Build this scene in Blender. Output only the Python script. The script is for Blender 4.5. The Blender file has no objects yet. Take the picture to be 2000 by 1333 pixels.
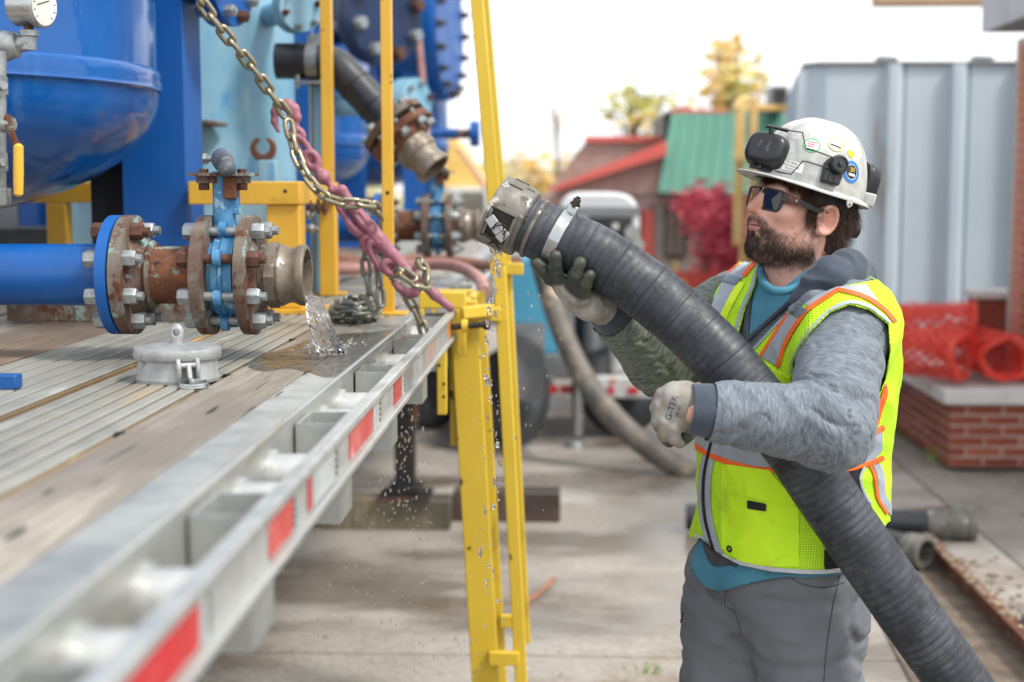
import bpy, bmesh, math, random
import numpy as np
from mathutils import Vector, Matrix, noise as mnoise
R = math.radians
rnd = random.Random(7)
S = bpy.context.scene
COL = S.collection
# ---------------------------------------------------------------- camera
CAMZ = 1.65
cam = bpy.data.cameras.new('camera')
cam.sensor_width = 36; cam.lens = 50; cam.clip_end = 600
camo = bpy.data.objects.new('camera', cam); COL.objects.link(camo)
camo.location = (0, 0, CAMZ)
camo.rotation_euler = (R(90 - 6.09), 0, R(2.27))
cam.dof.use_dof = True; cam.dof.focus_distance = 2.78; cam.dof.aperture_fstop = 2.5
S.camera = camo
S.render.resolution_x, S.render.resolution_y = 1024, 682
# ---------------------------------------------------------------- world, sun, exposure
SUN_EL, SUN_AZ = 52, 118          # sun high on the right, a little towards the camera
wd = bpy.data.worlds.new('World'); S.world = wd; wd.use_nodes = True
wn = wd.node_tree; bgn = wn.nodes['Background']
sky = wn.nodes.new('ShaderNodeTexSky'); sky.sky_type = 'NISHITA'; sky.sun_disc = False
sky.sun_elevation = R(SUN_EL); sky.sun_rotation = R(SUN_AZ); sky.dust_density = 2; sky.air_density = 1.2; sky.ozone_density = 1
hs = wn.nodes.new('ShaderNodeHueSaturation'); hs.inputs['Saturation'].default_value = 0.22
ov = wn.nodes.new('ShaderNodeMix'); ov.data_type = 'RGBA'; ov.inputs[0].default_value = .62      # bright even overcast veil over the clear sky
ov.inputs[7].default_value = (9.6, 9.7, 9.9, 1)
wn.links.new(sky.outputs[0], hs.inputs['Color']); wn.links.new(hs.outputs[0], ov.inputs[6]); wn.links.new(ov.outputs[2], bgn.inputs[0])
bgn.inputs[1].default_value = 0.088
sl = bpy.data.lights.new('sun', 'SUN'); sl.energy = 1.5; sl.angle = R(11); sl.color = (1, .955, .89)
so = bpy.data.objects.new('sun', sl); COL.objects.link(so)
sdir = Vector((math.sin(R(SUN_AZ)) * math.cos(R(SUN_EL)), math.cos(R(SUN_AZ)) * math.cos(R(SUN_EL)), math.sin(R(SUN_EL))))
so.rotation_euler = sdir.to_track_quat('Z', 'Y').to_euler(); so.location = (5, -3, 9)
S.view_settings.view_transform = 'Standard'; S.view_settings.look = 'None'
S.view_settings.gamma = 1; S.view_settings.use_curve_mapping = False
S.view_settings.exposure = 1.2
S.render.engine = 'CYCLES'
# ---------------------------------------------------------------- pixel <-> world (photograph pixels, 2000 x 1333)
FPX = 2000 * 50 / 36
_rm = camo.rotation_euler.to_matrix()
def ray(px, py):
    return _rm @ Vector(((px - 1000) / FPX, -(py - 666.5) / FPX, -1))
def W(px, py, Y):
    d = ray(px, py); t = Y / d.y
    return Vector((d.x * t, Y, CAMZ + d.z * t))
def G(px, py, z=0.0):
    d = ray(px, py); t = (z - CAMZ) / d.z
    return Vector((d.x * t, d.y * t, z))
_ri = np.array(_rm.transposed())
def PX(P):
    q = (np.asarray(P, dtype=np.float64) - np.array([0, 0, CAMZ])) @ _ri.T
    return np.stack([1000 - q[:, 0] / q[:, 2] * FPX, 666.5 + q[:, 1] / q[:, 2] * FPX], 1)
# ---------------------------------------------------------------- objects
LOC = {}
def thing(name, label, cat, loc=(0, 0, 0), group=None, kind=None):
    o = bpy.data.objects.new(name, None); COL.objects.link(o); o.empty_display_size = .1
    o.location = loc; LOC[o.name] = Vector(loc)
    tag(o, label, cat, group, kind); return o
def tag(o, label=None, cat=None, group=None, kind=None):
    if label: o['label'] = label
    if cat: o['category'] = cat
    if group: o['group'] = group
    if kind: o['kind'] = kind
    return o
def link(name, me, parent=None, mat=None, local=False):
    o = bpy.data.objects.new(name, me); COL.objects.link(o)
    if mat is not None and not me.materials: me.materials.append(mat)
    off = Vector((0, 0, 0))
    if parent is not None:
        o.parent = parent; off = LOC.get(parent.name, off)
    if not local and off.length > 0: me.transform(Matrix.Translation(-off))
    LOC[o.name] = off.copy() if not local else off.copy()
    return o
def copy_tree(o, parent=None):
    c = o.copy(); COL.objects.link(c); c.parent = parent; LOC[c.name] = LOC.get(o.name, Vector())
    for ch in list(o.children): copy_tree(ch, c)
    return c
def npmesh(name, V, F, smooth=True):
    V = np.asarray(V, dtype=np.float32); me = bpy.data.meshes.new(name)
    F = np.asarray(F, dtype=np.int32); n = F.shape[1]
    me.vertices.add(len(V)); me.vertices.foreach_set('co', V.ravel())
    me.loops.add(F.size); me.loops.foreach_set('vertex_index', F.ravel())
    me.polygons.add(len(F)); me.polygons.foreach_set('loop_start', np.arange(0, F.size, n, dtype=np.int32))
    me.update(calc_edges=True)
    if smooth: me.polygons.foreach_set('use_smooth', np.ones(len(F), dtype=bool))
    return me
def attr(me, name, vals):
    a = me.attributes.new(name, 'FLOAT', 'POINT'); a.data.foreach_set('value', np.asarray(vals, dtype=np.float32)); return a
def vattr(me, name, vals):
    a = me.attributes.new(name, 'FLOAT_VECTOR', 'POINT'); a.data.foreach_set('vector', np.asarray(vals, dtype=np.float32).ravel()); return a
def frame(d):
    d = Vector(d).normalized(); a = Vector((0, 0, 1)) if abs(d.z) < .9 else Vector((1, 0, 0))
    x = a.cross(d).normalized(); return x, d.cross(x), d
def catmull(P, n=8):
    P = [Vector(p) for p in P]; Q = [P[0] * 2 - P[1]] + P + [P[-1] * 2 - P[-2]]; out = []
    for i in range(1, len(Q) - 2):
        a, b, c, d = Q[i - 1:i + 3]
        for j in range(n):
            t = j / n
            out.append(.5 * ((2 * b) + (c - a) * t + (2 * a - 5 * b + 4 * c - d) * t * t + (3 * b - a - 3 * c + d) * t ** 3))
    out.append(P[-1]); return out
class MB:
    def __init__(s): s.v = []; s.f = []; s.mi = []; s.cm = 0
    def add(s, vs, fs):
        b = len(s.v); s.v += [tuple(v) for v in vs]; s.f += [tuple(i + b for i in f) for f in fs]; s.mi += [s.cm] * len(fs); return s
    def mat(s, i): s.cm = i; return s
    def box(s, c, d, rot=None):
        c = Vector(c); h = [x / 2 for x in d]; vs = []
        for x in (-1, 1):
            for y in (-1, 1):
                for z in (-1, 1):
                    v = Vector((x * h[0], y * h[1], z * h[2]))
                    if rot is not None: v = rot @ v
                    vs.append(c + v)
        return s.add(vs, [(0, 1, 3, 2), (4, 6, 7, 5), (0, 4, 5, 1), (2, 3, 7, 6), (0, 2, 6, 4), (1, 5, 7, 3)])
    def bb(s, lo, hi):
        return s.box([(a + b) / 2 for a, b in zip(lo, hi)], [abs(b - a) for a, b in zip(lo, hi)])
    def bar(s, p0, p1, w, h, up=(0, 0, 1)):
        p0, p1 = Vector(p0), Vector(p1); d = (p1 - p0).normalized(); x = d.cross(Vector(up)).normalized(); y = x.cross(d)
        m = Matrix((x, d, y)).transposed(); return s.box((p0 + p1) / 2, (w, (p1 - p0).length, h), m)
    def ring(s, c, x, y, r, n, ph=0, ry=None):
        ry = r if ry is None else ry
        return [Vector(c) + x * (math.cos(2 * math.pi * i / n + ph) * r) + y * (math.sin(2 * math.pi * i / n + ph) * ry) for i in range(n)]
    def rings(s, RS, caps=True, closed=False):
        n = len(RS[0]); vs = [v for r in RS for v in r]; fs = []; m = len(RS)
        for j in range(m if closed else m - 1):
            a = j * n; b = ((j + 1) % m) * n
            for i in range(n): fs.append((a + i, a + (i + 1) % n, b + (i + 1) % n, b + i))
        if caps and not closed: fs.append(tuple(range(n - 1, -1, -1))); fs.append(tuple((m - 1) * n + i for i in range(n)))
        return s.add(vs, fs)
    def cyl(s, p0, p1, r0, r1=None, n=20, ph=0):
        r1 = r0 if r1 is None else r1; x, y, d = frame(Vector(p1) - Vector(p0))
        return s.rings([s.ring(p0, x, y, r0, n, ph), s.ring(p1, x, y, r1, n, ph)])
    def tube(s, P, r, n=10, closed=False, caps=True):
        P = [Vector(p) for p in P]; m = len(P); RS = []; px = None
        for i in range(m):
            a = P[(i - 1) % m] if (closed or i) else P[0]; b = P[(i + 1) % m] if (closed or i < m - 1) else P[-1]
            d = (b - a).normalized()
            if px is None: x, y, _ = frame(d)
            else: x = (px - d * px.dot(d)).normalized(); y = d.cross(x)
            px = x; rr = r[i] if hasattr(r, '__len__') else r
            RS.append(s.ring(P[i], x, y, rr, n))
        return s.rings(RS, caps, closed)
    def lathe(s, o, axis, prof, n=32, x=None, caps=True):
        xx, yy, d = frame(axis); o = Vector(o)
        return s.rings([s.ring(o + d * t, xx, yy, max(r, 1e-4), n) for t, r in prof], caps)
    def hexn(s, p, axis, rc, h, ph=0):
        x, y, d = frame(axis); p = Vector(p)
        return s.rings([s.ring(p, x, y, rc, 6, ph), s.ring(p + d * h * .85, x, y, rc, 6, ph), s.ring(p + d * h, x, y, rc * .86, 6, ph)])
    def poly(s, pts, ext):
        pts = [Vector(p) for p in pts]; e = Vector(ext); n = len(pts)
        return s.add(pts + [p + e for p in pts], [tuple(range(n)), tuple(range(2 * n - 1, n - 1, -1))] + [(i, n + i, n + (i + 1) % n, (i + 1) % n) for i in range(n)])
    def sphere(s, c, r, n=12, sc=(1, 1, 1)):
        c = Vector(c); RS = []
        for j in range(1, n):
            a = math.pi * j / n
            RS.append([c + Vector((r * sc[0] * math.sin(a) * math.cos(2 * math.pi * i / (2 * n)), r * sc[1] * math.sin(a) * math.sin(2 * math.pi * i / (2 * n)), -r * sc[2] * math.cos(a))) for i in range(2 * n)])
        return s.rings(RS)
    def mesh(s, name, mats=None, smooth=35):
        me = bpy.data.meshes.new(name); me.from_pydata(s.v, [], s.f)
        bm = bmesh.new(); bm.from_mesh(me); bmesh.ops.recalc_face_normals(bm, faces=bm.faces); bm.to_mesh(me); bm.free()
        if mats is not None:
            for m in (mats if isinstance(mats, (list, tuple)) else [mats]): me.materials.append(m)
        if len(set(s.mi)) > 1: me.polygons.foreach_set('material_index', s.mi)
        if smooth:
            me.polygons.foreach_set('use_smooth', [True] * len(me.polygons)); me.set_sharp_from_angle(angle=R(smooth))
        return me
    def build(s, name, mats, parent=None, bev=0, smooth=35, local=False, label=None):
        o = link(name, s.mesh(name, mats, smooth), parent, None, local)
        if bev: bevel(o, bev)
        if label: o['label'] = label
        return o
def bevel(o, w, seg=2):
    m = o.modifiers.new('bevel', 'BEVEL'); m.width = w; m.segments = seg; m.limit_method = 'ANGLE'; m.angle_limit = R(40); m.harden_normals = False
def inst(name, me, parent, loc, rot=None, scale=None):
    o = bpy.data.objects.new(name, me); COL.objects.link(o); o.parent = parent
    off = LOC.get(parent.name, Vector()) if parent is not None else Vector()
    o.location = Vector(loc) - off; LOC[o.name] = Vector(loc)
    if rot is not None:
        o.rotation_mode = 'QUATERNION'; o.rotation_quaternion = rot
    if scale is not None: o.scale = scale
    return o
# ---------------------------------------------------------------- signed distance sculpting
class Field:
    def __init__(s, lo, hi, h):
        s.lo = np.array(lo, dtype=np.float32); s.h = h
        s.n = [int(math.ceil((b - a) / h)) + 1 for a, b in zip(lo, hi)]
        s.ax = [np.arange(n, dtype=np.float32) * h + l for n, l in zip(s.n, lo)]
        s.d = np.full(s.n, .3, dtype=np.float32)
    def sl(s, lo, hi):
        out = []
        for i in range(3):
            a = int(max(0, math.floor((lo[i] - s.lo[i]) / s.h))); b = int(min(s.n[i], math.ceil((hi[i] - s.lo[i]) / s.h) + 1)); out.append(slice(a, max(a, b)))
        return tuple(out)
    def grid(s, q): return s.ax[0][q[0]][:, None, None], s.ax[1][q[1]][None, :, None], s.ax[2][q[2]][None, None, :]
    def comb(s, q, d, k, sub=False):
        a = s.d[q]
        if a.size == 0: return
        if sub:
            d = -d
            if k > 0: hh = np.maximum(k - np.abs(a - d), 0) / k; s.d[q] = np.maximum(a, d) + hh * hh * k * .25
            else: s.d[q] = np.maximum(a, d)
        else:
            if k > 0: hh = np.maximum(k - np.abs(a - d), 0) / k; s.d[q] = np.minimum(a, d) - hh * hh * k * .25
            else: s.d[q] = np.minimum(a, d)
    def cap(s, a, b, ra, rb=None, k=.01, sub=False):
        rb = ra if rb is None else rb; a = np.array(a, dtype=np.float32); b = np.array(b, dtype=np.float32); m = max(ra, rb) + k + 4 * s.h
        q = s.sl(np.minimum(a, b) - m, np.maximum(a, b) + m); x, y, z = s.grid(q); ba = b - a; L = float(ba @ ba) + 1e-9
        t = np.clip(((x - a[0]) * ba[0] + (y - a[1]) * ba[1] + (z - a[2]) * ba[2]) / L, 0, 1)
        d = np.sqrt((x - a[0] - t * ba[0]) ** 2 + (y - a[1] - t * ba[1]) ** 2 + (z - a[2] - t * ba[2]) ** 2) - (ra + (rb - ra) * t)
        s.comb(q, d.astype(np.float32), k, sub)
    def chain(s, P, rs, k=.006, kk=None):
        for i in range(len(P) - 1): s.cap(P[i], P[i + 1], rs[i], rs[i + 1], (kk if (kk is not None and i == 0) else k))
    def ell(s, c, r, M=None, k=.01, sub=False):
        c = np.array(c, dtype=np.float32); r = np.array(r, dtype=np.float32); m = r.max() + k + 4 * s.h
        q = s.sl(c - m, c + m); x, y, z = s.grid(q); p = [x - c[0], y - c[1], z - c[2]]
        if M is not None: p = [M[0][i] * p[0] + M[1][i] * p[1] + M[2][i] * p[2] for i in range(3)]
        k0 = np.sqrt((p[0] / r[0]) ** 2 + (p[1] / r[1]) ** 2 + (p[2] / r[2]) ** 2); k1 = np.sqrt((p[0] / r[0] ** 2) ** 2 + (p[1] / r[1] ** 2) ** 2 + (p[2] / r[2] ** 2) ** 2) + 1e-6
        s.comb(q, (k0 * (k0 - 1) / k1).astype(np.float32), k, sub)
    def fn(s, f, k=0, sub=False, lo=None, hi=None):
        q = s.sl(lo if lo is not None else s.lo, hi if hi is not None else s.lo + np.array(s.n) * s.h); x, y, z = s.grid(q)
        s.comb(q, np.broadcast_to(f(x, y, z), s.d[q].shape).astype(np.float32), k, sub)
    def sample(s, P):
        P = (np.asarray(P, dtype=np.float32) - s.lo) / s.h; i = np.clip(np.floor(P).astype(int), 0, np.array(s.n) - 2); f = np.clip(P - i, 0, 1); d = s.d; o = 0
        for a in (0, 1):
            for b in (0, 1):
                for c in (0, 1):
                    w = (f[:, 0] if a else 1 - f[:, 0]) * (f[:, 1] if b else 1 - f[:, 1]) * (f[:, 2] if c else 1 - f[:, 2]); o = o + w * d[i[:, 0] + a, i[:, 1] + b, i[:, 2] + c]
        return o
    def nets(s, iso=0.0):
        d = s.d - iso; sg = d < 0; n = s.n
        cs = np.zeros([m - 1 for m in n], dtype=np.uint8)
        for a in (0, 1):
            for b in (0, 1):
                for c in (0, 1): cs += sg[a:n[0] - 1 + a, b:n[1] - 1 + b, c:n[2] - 1 + c]
        act = (cs > 0) & (cs < 8); idx = np.full(act.shape, -1, dtype=np.int64); I = np.argwhere(act); idx[act] = np.arange(len(I))
        acc = np.zeros((len(I), 3)); cnt = np.zeros(len(I))
        C = [(a, b, c) for a in (0, 1) for b in (0, 1) for c in (0, 1)]
        for p in C:
            for ax in range(3):
                if p[ax]: continue
                q = list(p); q[ax] = 1
                da = d[I[:, 0] + p[0], I[:, 1] + p[1], I[:, 2] + p[2]]; db = d[I[:, 0] + q[0], I[:, 1] + q[1], I[:, 2] + q[2]]
                m = (da < 0) != (db < 0); t = np.where(m, da / np.where(m, da - db, 1), 0)
                pos = np.array(p, dtype=float)[None] + np.zeros((len(I), 3)); pos[:, ax] += t
                acc[m] += pos[m]; cnt[m] += 1
        V = (I + acc / cnt[:, None]) * s.h + s.lo; F = []
        for ax in range(3):
            u, v = (ax + 1) % 3, (ax + 2) % 3
            A = [slice(None)] * 3; B = [slice(None)] * 3; A[ax] = slice(0, n[ax] - 1); B[ax] = slice(1, n[ax])
            ch = sg[tuple(A)] != sg[tuple(B)]; E = np.argwhere(ch); E = E[(E[:, u] > 0) & (E[:, v] > 0) & (E[:, u] < n[u] - 1) & (E[:, v] < n[v] - 1)]
            ins = sg[E[:, 0], E[:, 1], E[:, 2]]
            def cell(du, dv):
                K = E.copy(); K[:, u] += du; K[:, v] += dv; return idx[K[:, 0], K[:, 1], K[:, 2]]
            Q = np.stack([cell(-1, -1), cell(0, -1), cell(0, 0), cell(-1, 0)], 1); Q[~ins] = Q[~ins][:, ::-1]; F.append(Q)
        F = np.concatenate(F); F = F[(F >= 0).all(1)]; return V, F
def tris(F): return np.concatenate([F[:, [0, 1, 2]], F[:, [0, 2, 3]]])
def vnorm(V, F):
    N = np.zeros_like(V); a, b, c = V[F[:, 0]], V[F[:, 1]], V[F[:, 2]]; fn = np.cross(b - a, c - a)
    for i in range(F.shape[1]): np.add.at(N, F[:, i], fn)
    return N / (np.linalg.norm(N, axis=1, keepdims=True) + 1e-12)
def clip(V, F, g):
    """keep the part of a triangle mesh where g < 0, cut cleanly along g = 0"""
    g = np.asarray(g, dtype=float); ins = g < 0; c = ins[F].sum(1); keep = F[c == 3].tolist(); nv = V.tolist(); ed = {}
    def ev(a, b):
        k = (a, b) if a < b else (b, a)
        if k not in ed:
            t = g[a] / (g[a] - g[b]); ed[k] = len(nv); nv.append((V[a] * (1 - t) + V[b] * t).tolist())
        return ed[k]
    for f in F[(c > 0) & (c < 3)].tolist():
        for r in range(3):
            a, b, d = f[r], f[(r + 1) % 3], f[(r + 2) % 3]
            if ins[a] and not ins[b] and not ins[d]: keep.append([a, ev(a, b), ev(a, d)]); break
            if not ins[a] and ins[b] and ins[d]:
                p, q = ev(a, b), ev(a, d); keep.append([p, b, d]); keep.append([p, d, q]); break
    if not keep: return np.zeros((0, 3)), np.zeros((0, 3), int)
    K = np.array(keep); u, inv = np.unique(K, return_inverse=True)
    return np.array(nv)[u], inv.reshape(K.shape)
def polysd(P, poly):
    """signed distance (negative inside) of 2-D points to a closed polygon"""
    P = np.asarray(P, float); Q = np.asarray(poly, float); n = len(Q); d = np.full(len(P), 1e9); s = np.zeros(len(P), bool)
    for i in range(n):
        a, b = Q[i], Q[(i + 1) % n]; e = b - a; w = P - a; t = np.clip((w @ e) / (e @ e), 0, 1); d = np.minimum(d, np.linalg.norm(w - t[:, None] * e, axis=1))
        c = ((a[1] > P[:, 1]) != (b[1] > P[:, 1])); xx = (b[0] - a[0]) * (P[:, 1] - a[1]) / ((b[1] - a[1]) if b[1] != a[1] else 1e-9) + a[0]; s ^= c & (P[:, 0] < xx)
    return np.where(s, -d, d)
def vnoise(P, sc, seed=0):
    """cheap smooth value noise for numpy points, about -1..1"""
    P = np.asarray(P, float) * sc + seed * 17.31; i = np.floor(P).astype(np.int64); f = P - i; f = f * f * (3 - 2 * f); o = 0
    def h(a): v = (a[..., 0] * 374761393 + a[..., 1] * 668265263 + a[..., 2] * 2147483647) & 0xffffffff; v = ((v ^ (v >> 13)) * 1274126177) & 0xffffffff; return ((v ^ (v >> 16)) & 0xffff) / 32767.5 - 1
    for a in (0, 1):
        for b in (0, 1):
            for c in (0, 1):
                w = (f[..., 0] if a else 1 - f[..., 0]) * (f[..., 1] if b else 1 - f[..., 1]) * (f[..., 2] if c else 1 - f[..., 2]); o = o + w * h(i + np.array([a, b, c]))
    return o
# ---------------------------------------------------------------- materials
def hx(s):
    c = [int(s[i:i + 2], 16) / 255 for i in (0, 2, 4)]
    return tuple(((x + .055) / 1.055) ** 2.4 if x > .04045 else x / 12.92 for x in c) + (1,)
class NT:
    def __init__(s, name):
        s.m = bpy.data.materials.new(name); s.m.use_nodes = True; s.t = s.m.node_tree; s.N = s.t.nodes; s.b = s.N['Principled BSDF']; s.co = None
    def n(s, typ, **k):
        o = s.N.new(typ)
        for a, v in k.items():
            if a in o.inputs: s.set(o.inputs[a], v)
            else: setattr(o, a, v)
        return o
    def set(s, i, v):
        if isinstance(v, bpy.types.NodeSocket): s.t.links.new(v, i)
        else: i.default_value = v
    def coord(s, stretch=None, attr=None):
        if attr: o = s.n('ShaderNodeAttribute', attribute_name=attr).outputs['Vector']
        else:
            if s.co is None: s.co = s.n('ShaderNodeTexCoord').outputs['Object']
            o = s.co
        if stretch:
            mp = s.n('ShaderNodeMapping'); s.set(mp.inputs['Vector'], o); mp.inputs['Scale'].default_value = stretch; o = mp.outputs[0]
        return o
    def noise(s, scale, detail=5, rough=.6, stretch=None, attr=None, dist=0):
        o = s.n('ShaderNodeTexNoise'); s.set(o.inputs['Vector'], s.coord(stretch, attr)); o.inputs['Scale'].default_value = scale
        o.inputs['Detail'].default_value = detail; o.inputs['Roughness'].default_value = rough; o.inputs['Distortion'].default_value = dist; return o.outputs[0]
    def rng(s, v, lo, hi, a=0, b=1):
        o = s.n('ShaderNodeMapRange'); s.set(o.inputs[0], v); o.inputs[1].default_value = lo; o.inputs[2].default_value = hi; o.inputs[3].default_value = a; o.inputs[4].default_value = b
        o.interpolation_type = 'SMOOTHSTEP'; return o.outputs[0]
    def mix(s, f, a, b):
        o = s.n('ShaderNodeMix', data_type='RGBA'); s.set(o.inputs[0], f); s.set(o.inputs[6], a); s.set(o.inputs[7], b); return o.outputs[2]
    def mixf(s, f, a, b):
        o = s.n('ShaderNodeMix', data_type='FLOAT'); s.set(o.inputs[0], f); s.set(o.inputs[2], a); s.set(o.inputs[3], b); return o.outputs[0]
    def math(s, op, a, b=0, c=0):
        o = s.n('ShaderNodeMath', operation=op); s.set(o.inputs[0], a); s.set(o.inputs[1], b); s.set(o.inputs[2], c); return o.outputs[0]
    def att(s, name): return s.n('ShaderNodeAttribute', attribute_name=name).outputs['Fac']
    def bump(s, h, strength=.3, dist=.002):
        o = s.n('ShaderNodeBump'); s.set(o.inputs['Height'], h); o.inputs['Strength'].default_value = strength; o.inputs['Distance'].default_value = dist
        s.set(s.b.inputs['Normal'], o.outputs[0])
    def done(s, col=None, rough=None, metal=None, **k):
        for i, v in (('Base Color', col), ('Roughness', rough), ('Metallic', metal)):
            if v is not None: s.set(s.b.inputs[i], v)
        for a, v in k.items(): s.set(s.b.inputs[a.replace('_', ' ')], v)
        return s.m
MATS = {}
def mk(name, c1, c2=None, scale=6, rough=.5, metal=0, lo=.35, hi=.65, bump=0, bscale=60, bdist=.002, spots=(), stretch=None, rvar=.12, coat=0, detail=5, **k):
    """base colour varying between c1 and c2; spots = (colour, scale, lo, hi, roughness, metal) wear layers"""
    n = NT(name); f = n.noise(scale, detail, .6, stretch)
    col = n.mix(n.rng(f, lo, hi), hx(c1), hx(c2 or c1)); rg = n.mixf(n.rng(n.noise(scale * 2.3 + 1, 4), .3, .7), rough - rvar, rough + rvar); mt = metal
    hgt = None
    for i, sp in enumerate(spots):
        c, sc, a, b, r, m = sp[:6]; st = sp[6] if len(sp) > 6 else stretch
        g = n.rng(n.noise(sc, 6, .65, st, dist=.3), a, b); col = n.mix(g, col, hx(c)); rg = n.mixf(g, rg, r); mt = n.mixf(g, mt, m)
        hgt = g if hgt is None else n.math('ADD', hgt, g)
    if bump:
        h = n.noise(bscale, 4, .6, stretch)
        if hgt is not None: h = n.math('ADD', h, n.math('MULTIPLY', hgt, .35))
        n.bump(h, bump, bdist)
    m = n.done(col, rg, mt, **k)
    if coat: n.b.inputs['Coat Weight'].default_value = coat; n.b.inputs['Coat Roughness'].default_value = .06
    MATS[name] = m; return m
RUST = '6b3a20'
M_blue = mk('royal_blue_paint', '004f96', '00498e', 2, .2, 0, bump=.05, bscale=9, bdist=.004, rvar=.05, coat=.35, spots=[('0059a2', 1.4, .5, .75, .3, 0), ('3f668c', 14, .70, .76, .45, 0), ('4a74a4', 3.5, .58, .76, .5, 0, (1, 1, .14))], Specular_IOR_Level=.3)
M_bluepipe = mk('royal_blue_pipe_paint', '004f96', '004788', 3, .38, 0, bump=.06, bscale=20, rvar=.06, spots=[('5a84b8', 22, .69, .74, .5, 0), ('5b3a26', 17, .73, .76, .8, 0)])
M_bluesteel = mk('blue_structural_paint', '00529c', '004c94', 2, .5, 0, rvar=.06, bump=.04, spots=[('0a2f66', 30, .72, .75, .6, 0)])
M_navy = mk('dark_navy_recess_shade', '050914', '060b1a', 2, .6, 0)  # near-black navy: the shade of recesses painted as colour
M_ltblue = mk('weathered_light_blue_paint', '6b9db6', '86adc0', 2.4, .55, 0, bump=.1, bscale=25, spots=[('2b7fbe', 3.1, .57, .68, .5, 0, (1, 1, .45)), ('a9c2c8', 4.5, .58, .75, .65, 0, (1, 1, .3)), ('8a7a5c', 26, .69, .74, .8, 0)])
M_valve = mk('chipped_valve_blue', '4c86ac', '2f6c9c', 14, .5, 0, bump=.15, bscale=90, spots=[('93b4c6', 26, .56, .64, .6, 0), ('5f4030', 34, .62, .67, .85, 0)])
M_rust = mk('rusted_pipe_iron', '5a3626', '6f4630', 22, .85, 0, bump=.5, bscale=140, bdist=.0025, spots=[('7c928a', 20, .58, .66, .7, 0), ('8f5230', 48, .58, .64, .9, 0), ('2e201b', 30, .61, .68, .9, 0)])
M_rustfl = mk('rusted_teal_flange', '5a463b', '6d655c', 13, .75, 0, lo=.40, hi=.6, bump=.5, bscale=120, bdist=.0025, spots=[('55301f', 28, .52, .6, .9, 0, (1, 1, .6)), ('7f9892', 17, .545, .64, .65, 0), ('2a1d19', 22, .63, .7, .9, 0)])
M_galv = mk('galvanised_steel', '8d9296', 'a4a7a6', 50, .42, .8, bump=.15, bscale=180, spots=[('7d6a58', 60, .62, .7, .8, .1)])
M_bolt = mk('zinc_bolt_steel', '9aa0a3', '8a8f90', 90, .45, .55, bump=.1, bscale=200, spots=[('6e4a35', 70, .62, .7, .85, 0), ('c2c6c4', 100, .62, .7, .5, .3)])
M_rustbolt = mk('rusty_bolt', '4d3428', '614033', 80, .85, .1, bump=.3, bscale=200)
M_alu = mk('weathered_aluminium', '9b9e9c', 'b2b4b0', 5, .5, .6, bump=.12, bscale=120, stretch=(1, .12, 1), spots=[('857c6e', 4, .58, .7, .55, .3), ('c8c9c5', 9, .6, .72, .4, .6)])
M_alubright = mk('extruded_aluminium_rail', 'b4b7b6', 'c6c7c3', 7, .42, .55, bump=.1, bscale=150, stretch=(1, .1, 1), spots=[('908a7d', 11, .6, .72, .55, .25)])
M_aludeck = mk('aluminium_deck_extrusion', 'a09f96', '86867e', 3.2, .5, .35, bump=.12, bscale=90, stretch=(1, .15, 1), spots=[('9c8767', 3, .52, .66, .6, .1), ('5f5b50', 4, .56, .68, .35, .1), ('bfc2be', 8, .62, .72, .4, .4), ('8a6a48', 13, .66, .72, .8, 0)])
M_castalu = mk('cast_aluminium', '8f9293', 'a2a4a3', 26, .55, .45, bump=.22, bscale=260, spots=[('6f6d69', 30, .6, .7, .7, .2)])
M_camlock = mk('worn_camlock_metal', '74675a', '877f74', 16, .5, .45, bump=.3, bscale=110, spots=[('5a5049', 20, .56, .66, .7, .15), ('b3ada2', 30, .58, .66, .4, .6), ('7c5f45', 24, .62, .7, .85, 0)])
M_coupl = mk('worn_hose_coupling_metal', '6a6862', '807d76', 18, .6, .3, bump=.35, bscale=120, spots=[('4b443a', 17, .50, .64, .85, .05), ('b8b6ae', 26, .58, .66, .5, .4), ('7f6a4b', 15, .6, .7, .85, 0)])
M_darkmetal = mk('dark_worn_metal', '2c2926', '443d36', 30, .5, .5, bump=.2, bscale=150)
M_inside = mk('dark_pipe_inside', '2a201b', '3d2e25', 20, .7, .1, bump=.2)
M_ylw = mk('safety_yellow_paint', 'd09f2e', 'd6a836', 6, .42, 0, bump=.08, bscale=40, rvar=.06, spots=[('b37f12', 9, .58, .75, .5, 0), ('8c6424', 5, .62, .72, .7, 0), ('4e2f18', 22, .675, .695, .85, 0)])
M_ylwlad = mk('chipped_ladder_yellow', 'c9a92c', 'd0b136', 4, .45, 0, bump=.1, bscale=50, rvar=.06, spots=[('b8952a', 12, .58, .75, .55, 0), ('8f7b2a', 3.5, .60, .74, .6, 0, (1, 1, .4)), ('4b2e1c', 18, .660, .675, .85, 0, (1, 1, .5)), ('8a5a22', 40, .69, .71, .8, 0)])
M_ylwedge = M_ylw
M_pink = mk('faded_red_binder_paint', '8c5362', '9a6470', 22, .55, 0, bump=.18, bscale=110, spots=[('70394a', 26, .58, .7, .55, 0), ('3c2724', 60, .70, .73, .8, .2), ('b08a8e', 30, .60, .72, .5, 0)])
M_chain = mk('yellow_zinc_chain', '9c9276', '8f8a78', 60, .34, .8, bump=.1, bscale=200, spots=[('7d6232', 55, .56, .66, .6, .35), ('b9b7ac', 70, .6, .7, .3, .85)])
M_chaing = mk('grey_zinc_chain', '85877f', '7a7c74', 60, .42, .75, bump=.1, bscale=200, spots=[('6a5c3c', 60, .6, .7, .65, .3)])
M_wood = None
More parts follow.
